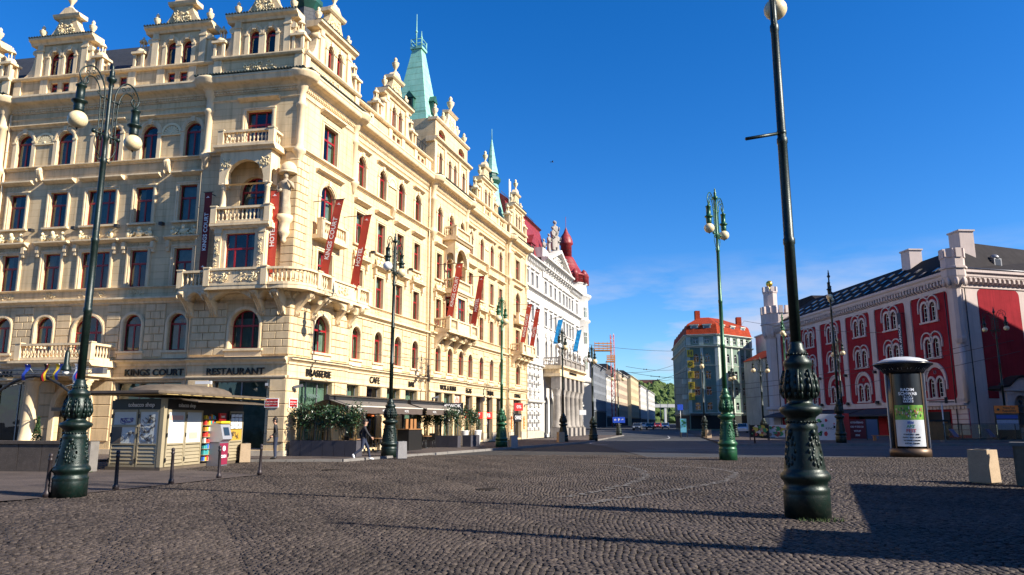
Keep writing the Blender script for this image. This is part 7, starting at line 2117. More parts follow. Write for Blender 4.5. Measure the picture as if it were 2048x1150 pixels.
# concrete litter bins
M_CONC=mat('sandy_concrete',(0.38,0.28,0.18),.9,var=.15,vscale=3,bump=.006,bscale=70,fleck=(50,.5,(0.2,0.15,0.1)))
M_CONCG=mat('grey_concrete',(0.26,0.25,0.25),.9,var=.15,vscale=3,bump=.006,bscale=70,fleck=(50,.5,(0.15,0.15,0.15)))
def bin_(x,y,w,h,rz,label,m=M_CONC):
    o=empty('litter_bin',(x,y,0),rz); tag(o,label,'litter bin','concrete litter bins')
    mb=MB(); mb.taper(-w/2,w/2,-w/2,w/2,.03,h,.02); mb.box(-w*.42,w*.42,-w*.42,w*.42,0,.03); mb.build('body',m,o)
    mb=MB(); mb.lathe([(w*.36,h),(w*.36,h+.02),(w*.30,h+.02),(w*.30,h-.002)],16,cap=False); mb.build('rim',M_DARKMETAL,o)
bin_(-11.0,31.2,.42,.78,R(25),'sandy concrete bin at the far end of the kiosk')
bin_(-5.02,34.45,.42,.78,R(20),'concrete bin beside the lamp in front of the café',M_CONCG)
bin_(.1,47.9,.46,.80,R(15),'dark concrete bin beside the green lamp near the shops',M_CONCG)
bin_(3.9,60.5,.50,.85,R(20),'concrete bin before the white palace columns')
bin_(13.0,20.95,.56,.90,R(30),'sandy concrete bin by the granite parapet at the right edge')
# granite parapet at the right edge
pp_=empty('granite_parapet',(13.36,20.2,0),R(-37)); tag(pp_,'stained granite parapet at the right edge of the square','wall')
for k in range(4):
    mb=MB(); mb.taper(k*1.2+.005,k*1.2+1.195,-.15,.22,0,1.02,.003); mb.build('slab',mat('stained_granite',(0.20,0.155,0.11),.85,spec=.2,var=.4,vscale=1.6,streak=.7) if k==0 else MATS['stained_granite'],pp_)
mb=MB(); mb.box(-.06,4.86,-.21,.28,1.02,1.12); mb.build('coping',M_KERB,pp_)
# small pendant street lantern by the portal
sl=empty('pendant_lantern',(-17.4,29.8,0)); tag(sl,'slim pendant street lantern in front of the hotel portal','street lamp')
mb=MB(); mb.lathe([(.09,0),(.07,.4),(.045,.5),(.035,3.9),(.05,3.95),(.02,4.4)],8); mb.build('pole',M_IRON,sl)
mb=MB(); mb.tube(spline([(0,0,4.2),(-.15,0,4.55),(-.42,0,4.62),(-.5,0,4.5)],5),.02,5); mb.tube(spline([(0,0,4.3),(-.12,0,4.2),(-.2,0,4.35),(-.1,0,4.42)],4),.012,4); mb.build('bracket',M_IRON,sl)
mb=MB(); mb.lathe([(.03,.9),(.09,.8),(.10,.35),(.16,.25),(.2,.12),(.2,.08)],12); mb.build('hood',M_IRON,sl,(-.5,0,3.6)); mb=MB(); mb.ball((0,0,0),(.13,.13,.13),10,7); mb.build('globe',M_GLOBEW,sl,(-.5,0,3.63))
mb=MB(); mb.box(-.9,.0,-.02,.02,-.07,.07); mb.build('direction_sign',M_DARKMETAL,sl,(0,0,2.15))

# ================================================================ terrace: planters, shrubs, awnings, pots
M_LEAFD=mat('glossy_dark_leaf',(0.012,0.034,0.014),.3,col2=(0.032,0.075,0.025),vscale=3); M_STEM=mat('bamboo_stem',(0.36,0.24,0.10),.7,var=.3,vscale=6); M_PLANTER=mat('anthracite_planter',(0.060,0.056,0.066),.5,var=.15,vscale=3); M_SOIL=mat('soil',(0.03,0.02,0.015),.95)
def leaf_crown(name,m,parent,n,box,size,seed,shape=None):
    r_=random.Random(seed); V=[];F_=[]
    x0,x1,y0,y1,z0,z1=box
    k=0
    clumps=[(r_.uniform(x0,x1),r_.uniform(y0,y1),r_.uniform(z0,z1),r_.uniform(.14,.30)) for _ in range(max(4,n//55))]
    while k<n:
        if shape: p=shape(r_)
        else:
            c=clumps[r_.randrange(len(clumps))]; p=(c[0]+r_.gauss(0,c[3]*.7),c[1]+r_.gauss(0,c[3]*.7),c[2]+r_.gauss(0,c[3]*.75))
        s=size*r_.uniform(.6,1.2); e=Euler((r_.uniform(-1.2,1.2),r_.uniform(-1.2,1.2),r_.uniform(0,6.28))).to_matrix()
        b=len(V)
        for q in ((-s,0,0),(0,-s*.42,.04*s),(s,0,-.1*s),(0,s*.42,.04*s)):
            v=e@Vector(q); V.append((p[0]+v.x,p[1]+v.y,p[2]+v.z))
        F_.append((b,b+1,b+2,b+3)); k+=1
    mb=MB(); mb.add(V,F_); o=mb.build(name,m,parent); return o
def planter_row(p0,p1,n,label_fmt,seed,green):
    d=(p1-p0); L_=d.length; rz=math.atan2(d.y,d.x); w=L_/n
    for k in range(n):
        c=p0+d*((k+.5)/n); o=empty('planter',(c.x,c.y,.07),rz); tag(o,label_fmt[k],'planter','dark planters around the café terrace')
        mb=MB(); mb.taper(-w/2+.012,w/2-.012,-.28,.28,0,.72,-.01); mb.build('box',M_PLANTER,o)
        mb=MB(); mb.box(-w/2+.05,w/2-.05,-.24,.24,.715,.735); mb.build('soil',M_SOIL,o)
        s=empty('shrub',(c.x,c.y,.79),rz); tag(s,label_fmt[k].replace('dark planter','leafy shrub in the planter').replace('planter box','shrub'),'shrub','shrubs around the café terrace')
        r_=random.Random(seed+k)
        for q in range(5):
            mb=MB(); x=r_.uniform(-w*.35,w*.35); mb.tube([(x,r_.uniform(-.1,.1),-.05),(x+r_.uniform(-.12,.12),0,.6),(x+r_.uniform(-.3,.3),r_.uniform(-.15,.15),1.35)],[.022,.018,.010],5); mb.build('stem',M_STEM,s)
        leaf_crown('foliage',green,s,620,(-w*.36,w*.36,-.2,.2,.75,1.55),.08,seed*31+k)
def exr(u,o): return FR.world(u,-o,0)
ordn=('first','second','third','fourth','fifth','sixth')
planter_row(exr(.35,.35),exr(.35,3.9),6,['dark planter at the hotel corner, %s from the wall'%ordn[k] for k in range(6)],5,M_LEAFD)
planter_row(exr(13.6,.4),exr(13.6,3.7),5,['dark planter at the far end of the terrace, %s from the wall'%ordn[k] for k in range(5)],60,M_LEAFD)
planter_row(exr(14.9,3.7),exr(16.6,3.7),2,['dark planter beyond the awnings facing the square, %s'%('nearer' if k==0 else 'farther') for k in range(2)],90,M_LEAFD)
# awnings: ridge, sloping cloth, valance with pale lettering, posts
M_AWNB=mat('brown_awning_cloth',(0.085,0.062,0.050),.85,var=.12,vscale=3); M_AWNW=mat('cream_awning_edge',(0.55,0.50,0.42),.8); M_AWNT=mat('taupe_awning_cloth',(0.14,0.12,0.10),.85,var=.1,vscale=3)
def awning(u0,u1,label):
    o=empty('terrace_awning',exr(u0,1.5),FR.rz); tag(o,label,'awning','café awnings on the terrace'); L_=u1-u0
    mb=MB(); mb.box(0,L_,-.14,.14,2.72,2.92); mb.prism([(-.2,2.92),(.2,2.92),(0,3.0)],0,L_,'x'); mb.build('cassette',M_DARKMETAL,o)
    for s in (-1,1):
        mb=MB(); pts=[(s*.12,2.74),(s*1.15,2.42),(s*1.15,2.40),(s*.12,2.71)]; mb.prism(pts,.05,L_-.05,'x'); mb.build('cloth',M_AWNT,o)
        mb=MB(); mb.box(.05,L_-.05,min(s*1.15,s*1.20),max(s*1.15,s*1.20),2.40,2.46); mb.build('front_bar',M_AWNW,o)
        mb=MB(); n=int(L_/.35); V=[]
        for k in range(n+1):
            x=.05+(L_-.1)*k/n; y=s*(1.175+.015*math.sin(k*1.7)); V+=[(x,y,2.40),(x,y,2.08+.015*math.sin(k*2.3))]
        mb.add(V,[(2*k,2*k+1,2*k+3,2*k+2) for k in range(n)]); v=mb.build('valance',M_AWNB,o)
        if s<0:
            for k in range(max(2,int(L_/2.6))): place('lettering',text_mesh('HOTEL',.17,.002,M_SWHITE),v,(1.2+k*2.7,s*1.2,2.24))
    for x in (.25,L_-.25):
        mb=MB(); mb.box(x-.05,x+.05,-.05,.05,.07,2.72); mb.build('post',M_DARKMETAL,o)
    for k in range(int(L_/2.4)):
        mb=MB(); mb.cbox((1.3+k*2.4,-.6,2.36),(.9,.16,.08),0,.25); mb.build('heater',M_GREYMETAL,o)
    return o
awning(1.3,10.2,'longer brown café awning nearest the hotel corner'); awning(10.7,16.0,'shorter brown café awning farther along the front')
# service counter and furniture under the awning
M_WOODB=mat('varnished_wood',(0.30,0.14,0.05),.5,var=.2,vscale=4)
for k,(u,lab) in enumerate(((8.6,'dark bar counter with wooden boards under the awning'),)):
    o=empty('bar_counter',exr(u,2.6)+Vector((0,0,.07)),FR.rz); tag(o,lab,'counter')
    mb=MB(); mb.box(-.9,.9,-.35,.35,0,1.15); mb.build('body',M_KDARK,o); mb=MB(); mb.box(-.95,.95,-.4,.4,1.15,1.2); mb.build('top',M_WOODB,o)
    for x in (-.5,.1,.6):
        mb=MB(); mb.box(x-.16,x+.16,-.05,.0,1.2,1.75); mb.build('board',M_WOODB,o)
def chair_mesh():
    mb=MB()
    for sx in (-1,1):
        for sy in (-1,1): mb.tube([(sx*.2,sy*.2,0),(sx*.19,sy*.19,.45)],.015,5)
    return mb
def terrace_set(u,o_,lab):
    t_=empty('terrace_table',exr(u,o_)+Vector((0,0,.07)),FR.rz); tag(t_,'small round table under the awning, '+lab,'table','terrace tables')
    mb=MB(); mb.lathe([(.35,.70),(.36,.72),(.35,.74)],16); mb.build('top',M_WOODB,t_); mb=MB(); mb.lathe([(.22,0),(.22,.02),(.03,.04),(.03,.7)],10); mb.build('foot',M_DARKMETAL,t_)
    for k,s in enumerate((-1,1)):
        c=empty('terrace_chair',exr(u+s*.75,o_)+Vector((0,0,.07)),FR.rz+(0 if s>0 else PI)); tag(c,'dark terrace chair %s of the %s table'%('on the near side' if s<0 else 'on the far side',lab),'chair','terrace chairs')
        mb=MB(); mb.box(-.22,.22,-.22,.22,.43,.47); mb.build('seat',M_KDARK,c); mb=MB(); mb.cbox((.22,0,.68),(.03,.42,.42),0,0,.15); mb.build('backrest',M_KDARK,c)
        for sx in (-1,1):
            for sy in (-1,1):
                mb=MB(); mb.tube([(sx*.2,sy*.2,0),(sx*.19,sy*.19,.44)],.015,5); mb.build('leg',M_DARKMETAL,c)
for u,l in ((3.0,'corner'),(5.4,'second'),(11.8,'far')): terrace_set(u,2.2,l)
lampo=empty('orange_lantern',exr(4.2,2.4)+Vector((0,0,1.95)),0); tag(lampo,'small orange lantern hanging under the first awning','lantern')
mb=MB(); mb.lathe([(.14,.22),(.17,0)],12,cap=False); mb.build('shade',mat('orange_shade',(0.8,0.16,0.02),.6),lampo); mb=MB(); mb.tube([(0,0,.2),(0,0,.62)],.01,4); mb.build('cord',M_BLACK,lampo)
# conical shrubs
M_BOX=mat('clipped_box_leaf',(0.018,0.05,0.012),.6,col2=(0.05,0.10,0.03),vscale=5)
def cone_shrub(x,y,z,h,r,label,pot):
    def shp(r_):
        t_=r_.random()**.8; a=r_.uniform(0,2*PI); rr_=r*(1-t_)*math.sqrt(r_.uniform(.35,1)); return (rr_*math.cos(a),rr_*math.sin(a),.08+t_*h)
    if pot:
        p=empty('tall_pot',(x,y,z)); tag(p,'tall white tapered pot '+label,'pot','white pots by the shops'); mb=MB(); mb.lathe([(.24,0),(.36,.95),(.38,1.0),(.33,1.0),(.33,.92)],16,cap=False); mb.build('vessel',M_WHITE,p); mb=MB(); mb.lathe([(.0,.92),(.33,.92)],12,cap=False); mb.build('soil',M_SOIL,p)
        z+=.92
    s=empty('clipped_shrub',(x,y,z)); tag(s,'clipped conical shrub '+label,'shrub','clipped conical shrubs'); mb=MB(); mb.tube([(0,0,-.05),(0,0,h*.8)],[.03,.01],6); mb.build('trunk',M_STEM,s)
    leaf_crown('crown',M_BOX,s,800,None or (0,0,0,0,0,0),.055,int(x*7+y),shp)
cone_shrub(-2.55,54.3,.07,1.75,.42,'in front of the second shop door',True); cone_shrub(-3.3,52.4,.07,1.75,.42,'partly behind the terrace shrubs',True)
cone_shrub(-17.0,27.0,.0,1.75,.38,'behind the low granite wall by the portal',False)
# tufts at the feet of lamp and wall
def tuft(x,y,n,r,seed,label):
    r_=random.Random(seed); mb=MB()
    for k in range(n):
        a=r_.uniform(0,6.28); d=r*math.sqrt(r_.random()); px_,py_=x+d*math.cos(a),y+d*math.sin(a)*.6; h=r_.uniform(.02,.07); b=r_.uniform(0,6.28)
        mb.add([(px_-.012*math.cos(b),py_-.012*math.sin(b),0),(px_+.012*math.cos(b),py_+.012*math.sin(b),0),(px_+r_.uniform(-.03,.03),py_+r_.uniform(-.03,.03),h)],[(0,1,2)])
    o=mb.build('weeds',mat('weed_green',(0.030,0.055,0.010),.8) if 'weed_green' not in MATS else MATS['weed_green']); tag(o,label,'weeds',kind='stuff')
tuft(5.25,13.08,170,.42,3,'green weeds between the cobbles at the largest lamp base'); tuft(-14.5,25.2,300,.6,4,'weeds at the foot of the granite wall')

# ================================================================ people
M_SKIN=mat('skin',(0.48,0.27,0.18),.6); M_JKT=mat('black_jacket',(0.012,0.012,0.016),.8); M_JEAN=mat('dark_blue_jeans',(0.018,0.026,0.055),.85); M_SHOE=mat('white_sneakers',(0.72,0.71,0.69),.6); M_HAIR=mat('dark_hair',(0.02,0.014,0.01),.7)
def person(loc,rz,label,legs,arms,shoe=M_SHOE):
    """skeleton grown into one continuous body; +x is the walking direction"""
    o=empty('person',loc,rz); tag(o,label,'person')
    J={'pel':(0,0,.95),'wst':(.01,0,1.08),'chs':(.03,0,1.30),'nck':(.05,0,1.47),'hd0':(.065,0,1.54),'hd1':(.075,0,1.62),'hd2':(.075,0,1.71)}
    Rr={'pel':(.15,.12),'wst':(.15,.11),'chs':(.17,.13),'nck':(.065,.065),'hd0':(.07,.075),'hd1':(.085,.095),'hd2':(.06,.065)}
    E_=[('pel','wst'),('wst','chs'),('chs','nck'),('nck','hd0'),('hd0','hd1'),('hd1','hd2')]
    for s,side in ((-1,'r'),(1,'l')):
        kn,an,to=legs[side]
        J['hip'+side]=(0,s*.09,.90); Rr['hip'+side]=(.11,.11); J['kn'+side]=(kn[0],s*.10,kn[1]); Rr['kn'+side]=(.068,.068); J['an'+side]=(an[0],s*.10,an[1]); Rr['an'+side]=(.047,.047); J['to'+side]=(to[0],s*.11,to[1]); Rr['to'+side]=(.04,.035)
        E_+=[('pel','hip'+side),('hip'+side,'kn'+side),('kn'+side,'an'+side),('an'+side,'to'+side)]
        el,wr=arms[side]
        J['sh'+side]=(.03,s*.19,1.40); Rr['sh'+side]=(.075,.075); J['el'+side]=(el[0],s*.24,el[1]); Rr['el'+side]=(.052,.052); J['wr'+side]=(wr[0],s*.22,wr[1]); Rr['wr'+side]=(.036,.03)
        E_+=[('chs','sh'+side),('sh'+side,'el'+side),('el'+side,'wr'+side)]
    names=list(J); me=bpy.data.meshes.new('body'); me.from_pydata([J[n] for n in names],[(names.index(a),names.index(b)) for a,b in E_],[])
    t_=bpy.data.objects.new('tmp',me); COL.objects.link(t_)
    md=t_.modifiers.new('s','SKIN'); md.use_smooth_shade=True
    for i,n in enumerate(names): me.skin_vertices[0].data[i].radius=Rr[n]; me.skin_vertices[0].data[i].use_root=(n=='pel')
    sb=t_.modifiers.new('u','SUBSURF'); sb.levels=2; sb.render_levels=2
    dg=bpy.context.evaluated_depsgraph_get(); bm_=bpy.data.meshes.new_from_object(t_.evaluated_get(dg)); bpy.data.objects.remove(t_)
    bm_.materials.clear()
    for m_ in (M_JKT,M_JEAN,M_SKIN): bm_.materials.append(m_)
    for p in bm_.polygons:
        z=p.center.z; p.material_index=2 if (z>1.475 and abs(p.center.y)<.12) else (1 if (z<.93 and abs(p.center.y)<.185) else 0); p.use_smooth=True
    place('body',bm_,o)
    mb=MB(); mb.ball((.055,0,1.70),(.105,.10,.10),12,8); mb.ball((.015,0,1.62),(.075,.09,.10),10,6); mb.build('hair',M_HAIR,o)
    mb=MB(); mb.ball((.165,0,1.635),(.02,.016,.025),6,4)
    for s in (-1,1): mb.ball((.068,s*.088,1.63),(.025,.012,.035),6,4); 
    mb.build('nose_and_ears',M_SKIN,o)
    mb=MB()
    for s in (-1,1): mb.ball((.152,s*.033,1.655),(.010,.014,.008),6,4)
    mb.build('eyes',M_BLACK,o)
    mb=MB(); mb.ball((.153,0,1.585),(.012,.028,.008),6,4); mb.build('mouth',mat('lips',(0.35,0.12,0.10),.6) if 'lips' not in MATS else MATS['lips'],o)
    for s,side in ((-1,'r'),(1,'l')):
        kn,an,to=legs[side]; d=Vector((to[0]-an[0],0,to[1]-an[1])).normalized(); a=Vector((an[0],s*.105,an[1])); t2=Vector((to[0],s*.11,to[1]))
        mb=MB(); mb.tube([a-d*.05+Vector((0,0,-.01)),a+Vector((0,0,-.005)),(a+t2)/2+Vector((0,0,-.015)),t2,t2+d*.05],[.04,.055,.052,.045,.02],9); mb.build('shoe',shoe,o)
        el,wr=arms[side]; dv=(Vector((wr[0],s*.22,wr[1]))-Vector((el[0],s*.24,el[1]))).normalized(); w=Vector((wr[0],s*.22,wr[1])); mb=MB()
        mb.tube([w-dv*.02,w+dv*.03,w+dv*.075],[.028,.038,.034],7); sid=Vector((1,0,0)).cross(dv).cross(dv); sid=Vector((dv.z,0,-dv.x)).normalized()
        for q,(off,ln) in enumerate(((-.027,.055),(-.009,.07),(.009,.066),(.026,.05))): mb.tube([w+dv*.065+sid*off,w+dv*(.065+ln*.6)+sid*off,w+dv*(.065+ln)+sid*(off*.8)+Vector((.0,-s*.018,0))],[.010,.009,.007],5)
        mb.tube([w+dv*.02-sid*.03,w+dv*.05-sid*.055,w+dv*.085-sid*.05],[.012,.010,.008],5); mb.build('hand',M_SKIN,o)
    return o
person((-6.55,33.3,.0),R(12),'walking person in dark jacket, jeans and white sneakers before the café',{'l':((.22,.52),(.30,.09),(.43,.05)),'r':((-.05,.50),(-.42,.24),(-.38,.11))},{'l':((-.16,1.16),(-.10,.92)),'r':((.17,1.15),(.34,.98))})
person((-10.2,32.6,.07),R(200),'person in dark clothes standing behind the kiosk near the hotel corner',{'l':((.03,.50),(.0,.09),(.14,.05)),'r':((.0,.50),(-.04,.09),(.10,.05))},{'l':((.0,1.13),(.16,.98)),'r':((.0,1.13),(.15,1.0))},M_KDARK)

# ================================================================ advertising column
def bend(me,r):
    n=len(me.vertices); co=np.empty(n*3); me.vertices.foreach_get('co',co); co=co.reshape(-1,3)
    a=co[:,0]/r; rr=r-co[:,1]; out=np.stack([rr*np.sin(a),-rr*np.cos(a),co[:,2]],1); me.vertices.foreach_set('co',out.ravel()); me.update(); return me
def cyl_patch(name,r,a0,a1,z0,z1,m,parent,n=16,t_=.004):
    mb=MB(); V=[]
    for k in range(n+1):
        a=a0+(a1-a0)*k/n; V+=[(r*math.sin(a),-r*math.cos(a),z0),(r*math.sin(a),-r*math.cos(a),z1)]
    mb.add(V,[(2*k,2*k+2,2*k+3,2*k+1) for k in range(n)],True); return mb.build(name,m,parent)
M_BRONZE=mat('bronze_column_metal',(0.10,0.062,0.038),.45,metal=.5,var=.2,vscale=4); M_POSTK=mat('black_poster',(0.018,0.017,0.018),.25,var=.2,vscale=3); M_POSTW=mat('white_poster',(0.55,0.56,0.57),.35,var=.08,vscale=2)
M_POSTG=mat('green_poster_band',(0.03,0.22,0.03),.35,col2=(0.28,0.42,0.05),vscale=6); M_CAPM=mat('silver_dome',(0.55,0.55,0.54),.45,metal=.15,var=.1)
ac=empty('advertising_column',(19.4,36.86,0),R(-24)); tag(ac,'round advertising column with silver dome and concert posters','advertising column')
mb=MB(); mb.lathe([(.92,0),(.92,.34),(.88,.36),(.88,.40)],32); mb.build('base',M_BRONZE,ac)
mb=MB(); mb.lathe([(.86,.38),(.84,4.05)],32); mb.build('drum',M_POSTK,ac)
mb=MB(); mb.lathe([(.90,4.02),(.95,4.10),(1.0,4.16),(1.32,4.42),(1.36,4.45),(1.34,4.50),(1.15,4.56)],32); mb.build('cap_rim',M_POSTK,ac)
mb=MB(); mb.lathe([(1.18,4.54),(1.05,4.64),(.8,4.74),(.45,4.81),(0,4.84)],32); mb.build('dome',M_CAPM,ac)
for k in range(16):
    a=2*PI*k/16; mb=MB(); r0,r1=1.0,1.28; h=.13
    V=[(r0*math.sin(a-h),-r0*math.cos(a-h),4.20),(r0*math.sin(a+h),-r0*math.cos(a+h),4.20),(r1*math.sin(a+h),-r1*math.cos(a+h),4.435),(r1*math.sin(a-h),-r1*math.cos(a-h),4.435)]
    mb.add([(x*1.01,y*1.01,z-.03) for x,y,z in V],[(0,1,2,3)]); mb.build('cap_panel',M_CAPM,ac)
for a in (-1.3,-.78,.92,1.4):
    mb=MB(); mb.cbox((.87*math.sin(a),-.87*math.cos(a),2.2),(.07,.05,3.6),a); mb.build('rail',M_CAPM if abs(a)>1 else M_BRONZE,ac)
rp=.868
cyl_patch('poster',rp,-.72,.86,.5,1.75,M_POSTW,ac); cyl_patch('poster',rp,-.72,.86,1.75,2.45,M_POSTG,ac); cyl_patch('poster',rp,-.72,.86,2.45,3.95,M_POSTK,ac)
rc=random.Random(12); crowd=[mat('crowd_%d'%i,c_,.5) for i,c_ in enumerate(((0.6,0.55,0.5),(0.5,0.4,0.05),(0.35,0.05,0.04),(0.02,0.02,0.02),(0.4,0.25,0.15)))]
for k in range(55):
    a=rc.uniform(-.65,.8); z=rc.uniform(1.82,2.28); w=rc.uniform(.03,.07); h=rc.uniform(.05,.13)
    cyl_patch('printed_figure',rp+.003+.0004*k,a-w/2,a+w/2,z,z+h,crowd[k%5],ac,3)
for t_,z,s in (('RADIM',3.18,.20),('SCHWAB',2.99,.20)):
    place('lettering',bend(text_mesh(t_,s,.002,M_SWHITE,.004),rp+.006),ac,(0,0,z),R(3))
cyl_patch('title_block',rp+.003,-.20,.30,2.58,2.90,M_SWHITE,ac,8)
for t_,z in (('NEW',2.82),('WAY',2.66)): place('lettering',bend(text_mesh(t_,.19,.002,M_POSTK,.006),rp+.008),ac,(0,0,z),R(3))
M_INKB=mat('blue_ink',(0.03,0.08,0.35),.5); M_INKR=mat('red_ink',(0.45,0.03,0.03),.5); M_INKG=mat('green_ink',(0.04,0.25,0.08),.5)
for t_,z,s,m_ in (('BEN',1.62,.16,M_INKB),('ART',1.44,.2,M_INKG),('FEST',1.23,.22,M_INKR),('KONCERTY  2021',1.06,.09,M_POSTK),('PRAHA  BRNO  PLZEŇ',.92,.08,M_POSTK),('VSTUPENKY ONLINE',.78,.08,M_POSTK),('KVĚTEN  ČERVEN',.64,.08,M_POSTK)):
    place('lettering',bend(text_mesh(t_,s,.002,m_,.003),rp+.006),ac,(0,0,z),R(4))

# ================================================================ things in front of the red palace
def board(name,x,y,rz,w,h,z0,m,label,cat='board',txt=(),fg=None,size=.2,posts=True,grp=None):
    o=empty(name,(x,y,.09),rz); tag(o,label,cat,grp)
    mb=MB(); mb.box(-w/2,w/2,-.03,.03,z0,z0+h); mb.build('panel',m,o)
    if posts:
        for s in (-1,1):
            mb=MB(); mb.box(s*(w/2+.04)-.04,s*(w/2+.04)+.04,-.04,.04,0,z0+h+.05); mb.build('post',M_DARKMETAL,o)
    for i,t_ in enumerate(txt): place('lettering',text_mesh(t_,size,.003,fg or M_SWHITE,.003),o,(0,-.04,z0+h-(i+.8)*h/(len(txt)+.6)))
    return o
def painted(parent,w,h,z0,n,mats_,seed,smin=.08,smax=.3):
    r_=random.Random(seed); mb=[MB() for _ in mats_]
    for k in range(n):
        i=r_.randrange(len(mats_)); x=r_.uniform(-w*.42,w*.42); z=z0+r_.uniform(.15,.85)*h; s=r_.uniform(smin,smax); e=-.036-.0006*k
        q=[(x+s*r_.uniform(.4,1)*math.cos(a_),e,z+s*r_.uniform(.4,1)*math.sin(a_)) for a_ in [j*2*PI/6 for j in range(6)]]
        mb[i].add(q,[tuple(range(6))])
    for b,m_ in zip(mb,mats_):
        if b.f: o=b.build('printed_shapes',m_,parent); o['kind']='stuff'
PB=(crowd[0],crowd[1],crowd[2],crowd[4],M_INKG)
def ray_pt(px_,D): return ((px_-1024)/1506*D, D)
b=board('poster_hoarding',*ray_pt(1518,66),R(-20),1.5,1.05,.25,M_POSTK,'poster hoarding nearest the painted gable house','hoarding',grp='poster hoardings'); painted(b,1.5,1.05,.25,30,PB,1)
b=board('poster_hoarding',*ray_pt(1555,66),R(-20),1.6,1.05,.25,M_POSTW,'poster hoarding at the foot of the palace tower','hoarding',grp='poster hoardings'); painted(b,1.6,1.05,.25,34,PB,2)
b=board('poster_hoarding',*ray_pt(1646,66),R(-18),2.3,2.25,.0,M_POSTW,'white hoarding with sketched figures below the awning','hoarding',grp='poster hoardings'); painted(b,2.3,2.25,.0,12,(M_INKR,M_POSTK,M_INKG),3,.08,.28); place('lettering',text_mesh('KINO',.28,.003,M_POSTK),b,(.55,-.05,1.0))
board('poster_hoarding',*ray_pt(1684,66.4),R(-18),1.25,2.3,.0,mat('red_hoarding',(0.42,0.02,0.015),.6),'plain red hoarding right of the white one','hoarding',posts=False,grp='poster hoardings')
board('poster_hoarding',*ray_pt(1714,67),R(-18),1.4,1.7,.1,mat('wine_red_board',(0.13,0.008,0.012),.6),'wine red notice board with small white lines of text','hoarding',('OTEVŘENO','OD 9 DO 21','VSTUP','ZDE'),M_SWHITE,.2,grp='poster hoardings')
board('poster_hoarding',*ray_pt(1742,68),R(-18),1.1,1.7,.1,mat('grey_blue_panel',(0.08,0.12,0.20),.5),'grey-blue panel beside the wine red notice board','hoarding',posts=False,grp='poster hoardings')
b=board('city_poster',*ray_pt(1367,78),R(-8),.62,1.4,.5,mat('lit_poster_blue',(0.08,0.25,0.40),.4,emit=((.2,.6,.6),.10)),'upright blue and green street poster at the corner of the green hotel','poster'); painted(b,.62,1.4,.5,5,(M_INKG,),5,.12,.22)
# wooden stall fronts
for x_,lab in ((1768,'wooden crate bench left of the advertising column'),):
    o=empty('crate_bench',(*ray_pt(x_,64),.09),R(-18)); tag(o,lab,'bench'); 
    for k in range(4):
        mb=MB(); mb.box(-1.0,1.0,-.35+k*.18,-.2+k*.18,.40,.45); mb.build('seat_slat',M_WOODB,o)
    for s in (-.8,.8):
        mb=MB(); mb.box(s-.1,s+.1,-.3,.3,0,.40); mb.build('leg',M_WOODB,o)
# glass balustrade round the stairs, info pylon, deck chairs, slim lamp
gb=empty('glass_balustrade',(35.3,61.6,.09),R(2)); tag(gb,'glass balustrade round the underpass stairs before the red palace','balustrade')
M_CLEAR=glass_mat('clear_glass',(0.72,0.82,0.80),.05)
for k in range(5):
    mb=MB(); mb.box(k*1.5+.03,k*1.5+1.47,-.01,.01,.12,1.35); mb.build('pane',M_CLEAR,gb)
    mb=MB(); mb.box(k*1.5-.025,k*1.5+.025,-.03,.03,0,1.4); mb.build('post',M_DARKMETAL,gb)
mb=MB(); mb.box(-.05,7.6,-.03,.03,1.38,1.43); mb.build('handrail',M_DARKMETAL,gb); mb=MB(); mb.box(-.3,7.8,-.35,.2,-.05,.12); mb.build('plinth',M_KERB,gb)
ip=empty('info_pylon',(*ray_pt(2016,64.5),.09),R(-18)); tag(ip,'information pylon with orange header and map at the right edge','sign')
mb=MB(); mb.box(-.9,.9,-.08,.08,0,2.95); mb.build('body',M_POSTK,ip); mb=MB(); mb.box(-.9,.9,-.10,-.08,2.3,2.95); mb.build('header',M_SORANGE,ip)
mb=MB(); mb.box(-.8,.8,-.09,-.08,.9,1.75); mb.build('map',mat('map_print',(0.20,0.28,0.42),.4,col2=(0.35,0.40,0.48),vscale=7),ip)
for t_,z in (('Náměstí',2.75),('Republiky',2.5)): place('lettering',text_mesh(t_,.26,.003,M_POSTK,.004),ip,(.2,-.105,z))
mb=MB(); mb.lathe([(.13,0),(.13,.01)],4); e_=mb.build('emblem',M_POSTK,ip,(-.62,-.105,2.62)); e_.rotation_euler=(PI/2,0,0)
mb=MB(); mb.box(-.8,.8,-.09,-.08,1.85,2.15); mb.build('blue_strip',M_INKB,ip)
M_CANV=mat('blue_canvas',(0.03,0.12,0.32),.8)
for px_,D,lab in ((1912,66,'blue deck chair behind the left part of the glass balustrade'),(1985,66,'blue deck chair in front of the statue niche')):
    o=empty('deck_chair',(*ray_pt(px_,D),.09),R(20)); tag(o,lab,'deck chair','blue deck chairs')
    mb=MB(); mb.add([(-.3,-.5,.3),(.3,-.5,.3),(.3,0,.28),(-.3,0,.28),(.3,.55,.95),(-.3,.55,.95)],[(0,1,2,3),(3,2,4,5)],True); mb.build('canvas',M_CANV,o)
    for s in (-1,1):
        mb=MB(); mb.tube([(s*.33,-.55,.0),(s*.33,.6,1.0)],.022,5); mb.build('frame_rail',M_WOODB,o); mb=MB(); mb.tube([(s*.30,-.55,.32),(s*.30,.45,.0)],.022,5); mb.build('leg',M_WOODB,o)
tl=empty('slim_lamp',(*ray_pt(1888,67),.09)); tag(tl,'slim modern lamp post with flat double head before the red palace','street lamp')
mb=MB(); mb.lathe([(.09,0),(.06,.2),(.05,3.4)],8); mb.build('pole',M_CAPM,tl); mb=MB(); mb.box(-1.1,1.1,-.1,.1,3.28,3.38); mb.box(.3,.55,-.05,.05,3.2,3.75); mb.build('head',M_DARKMETAL,tl)
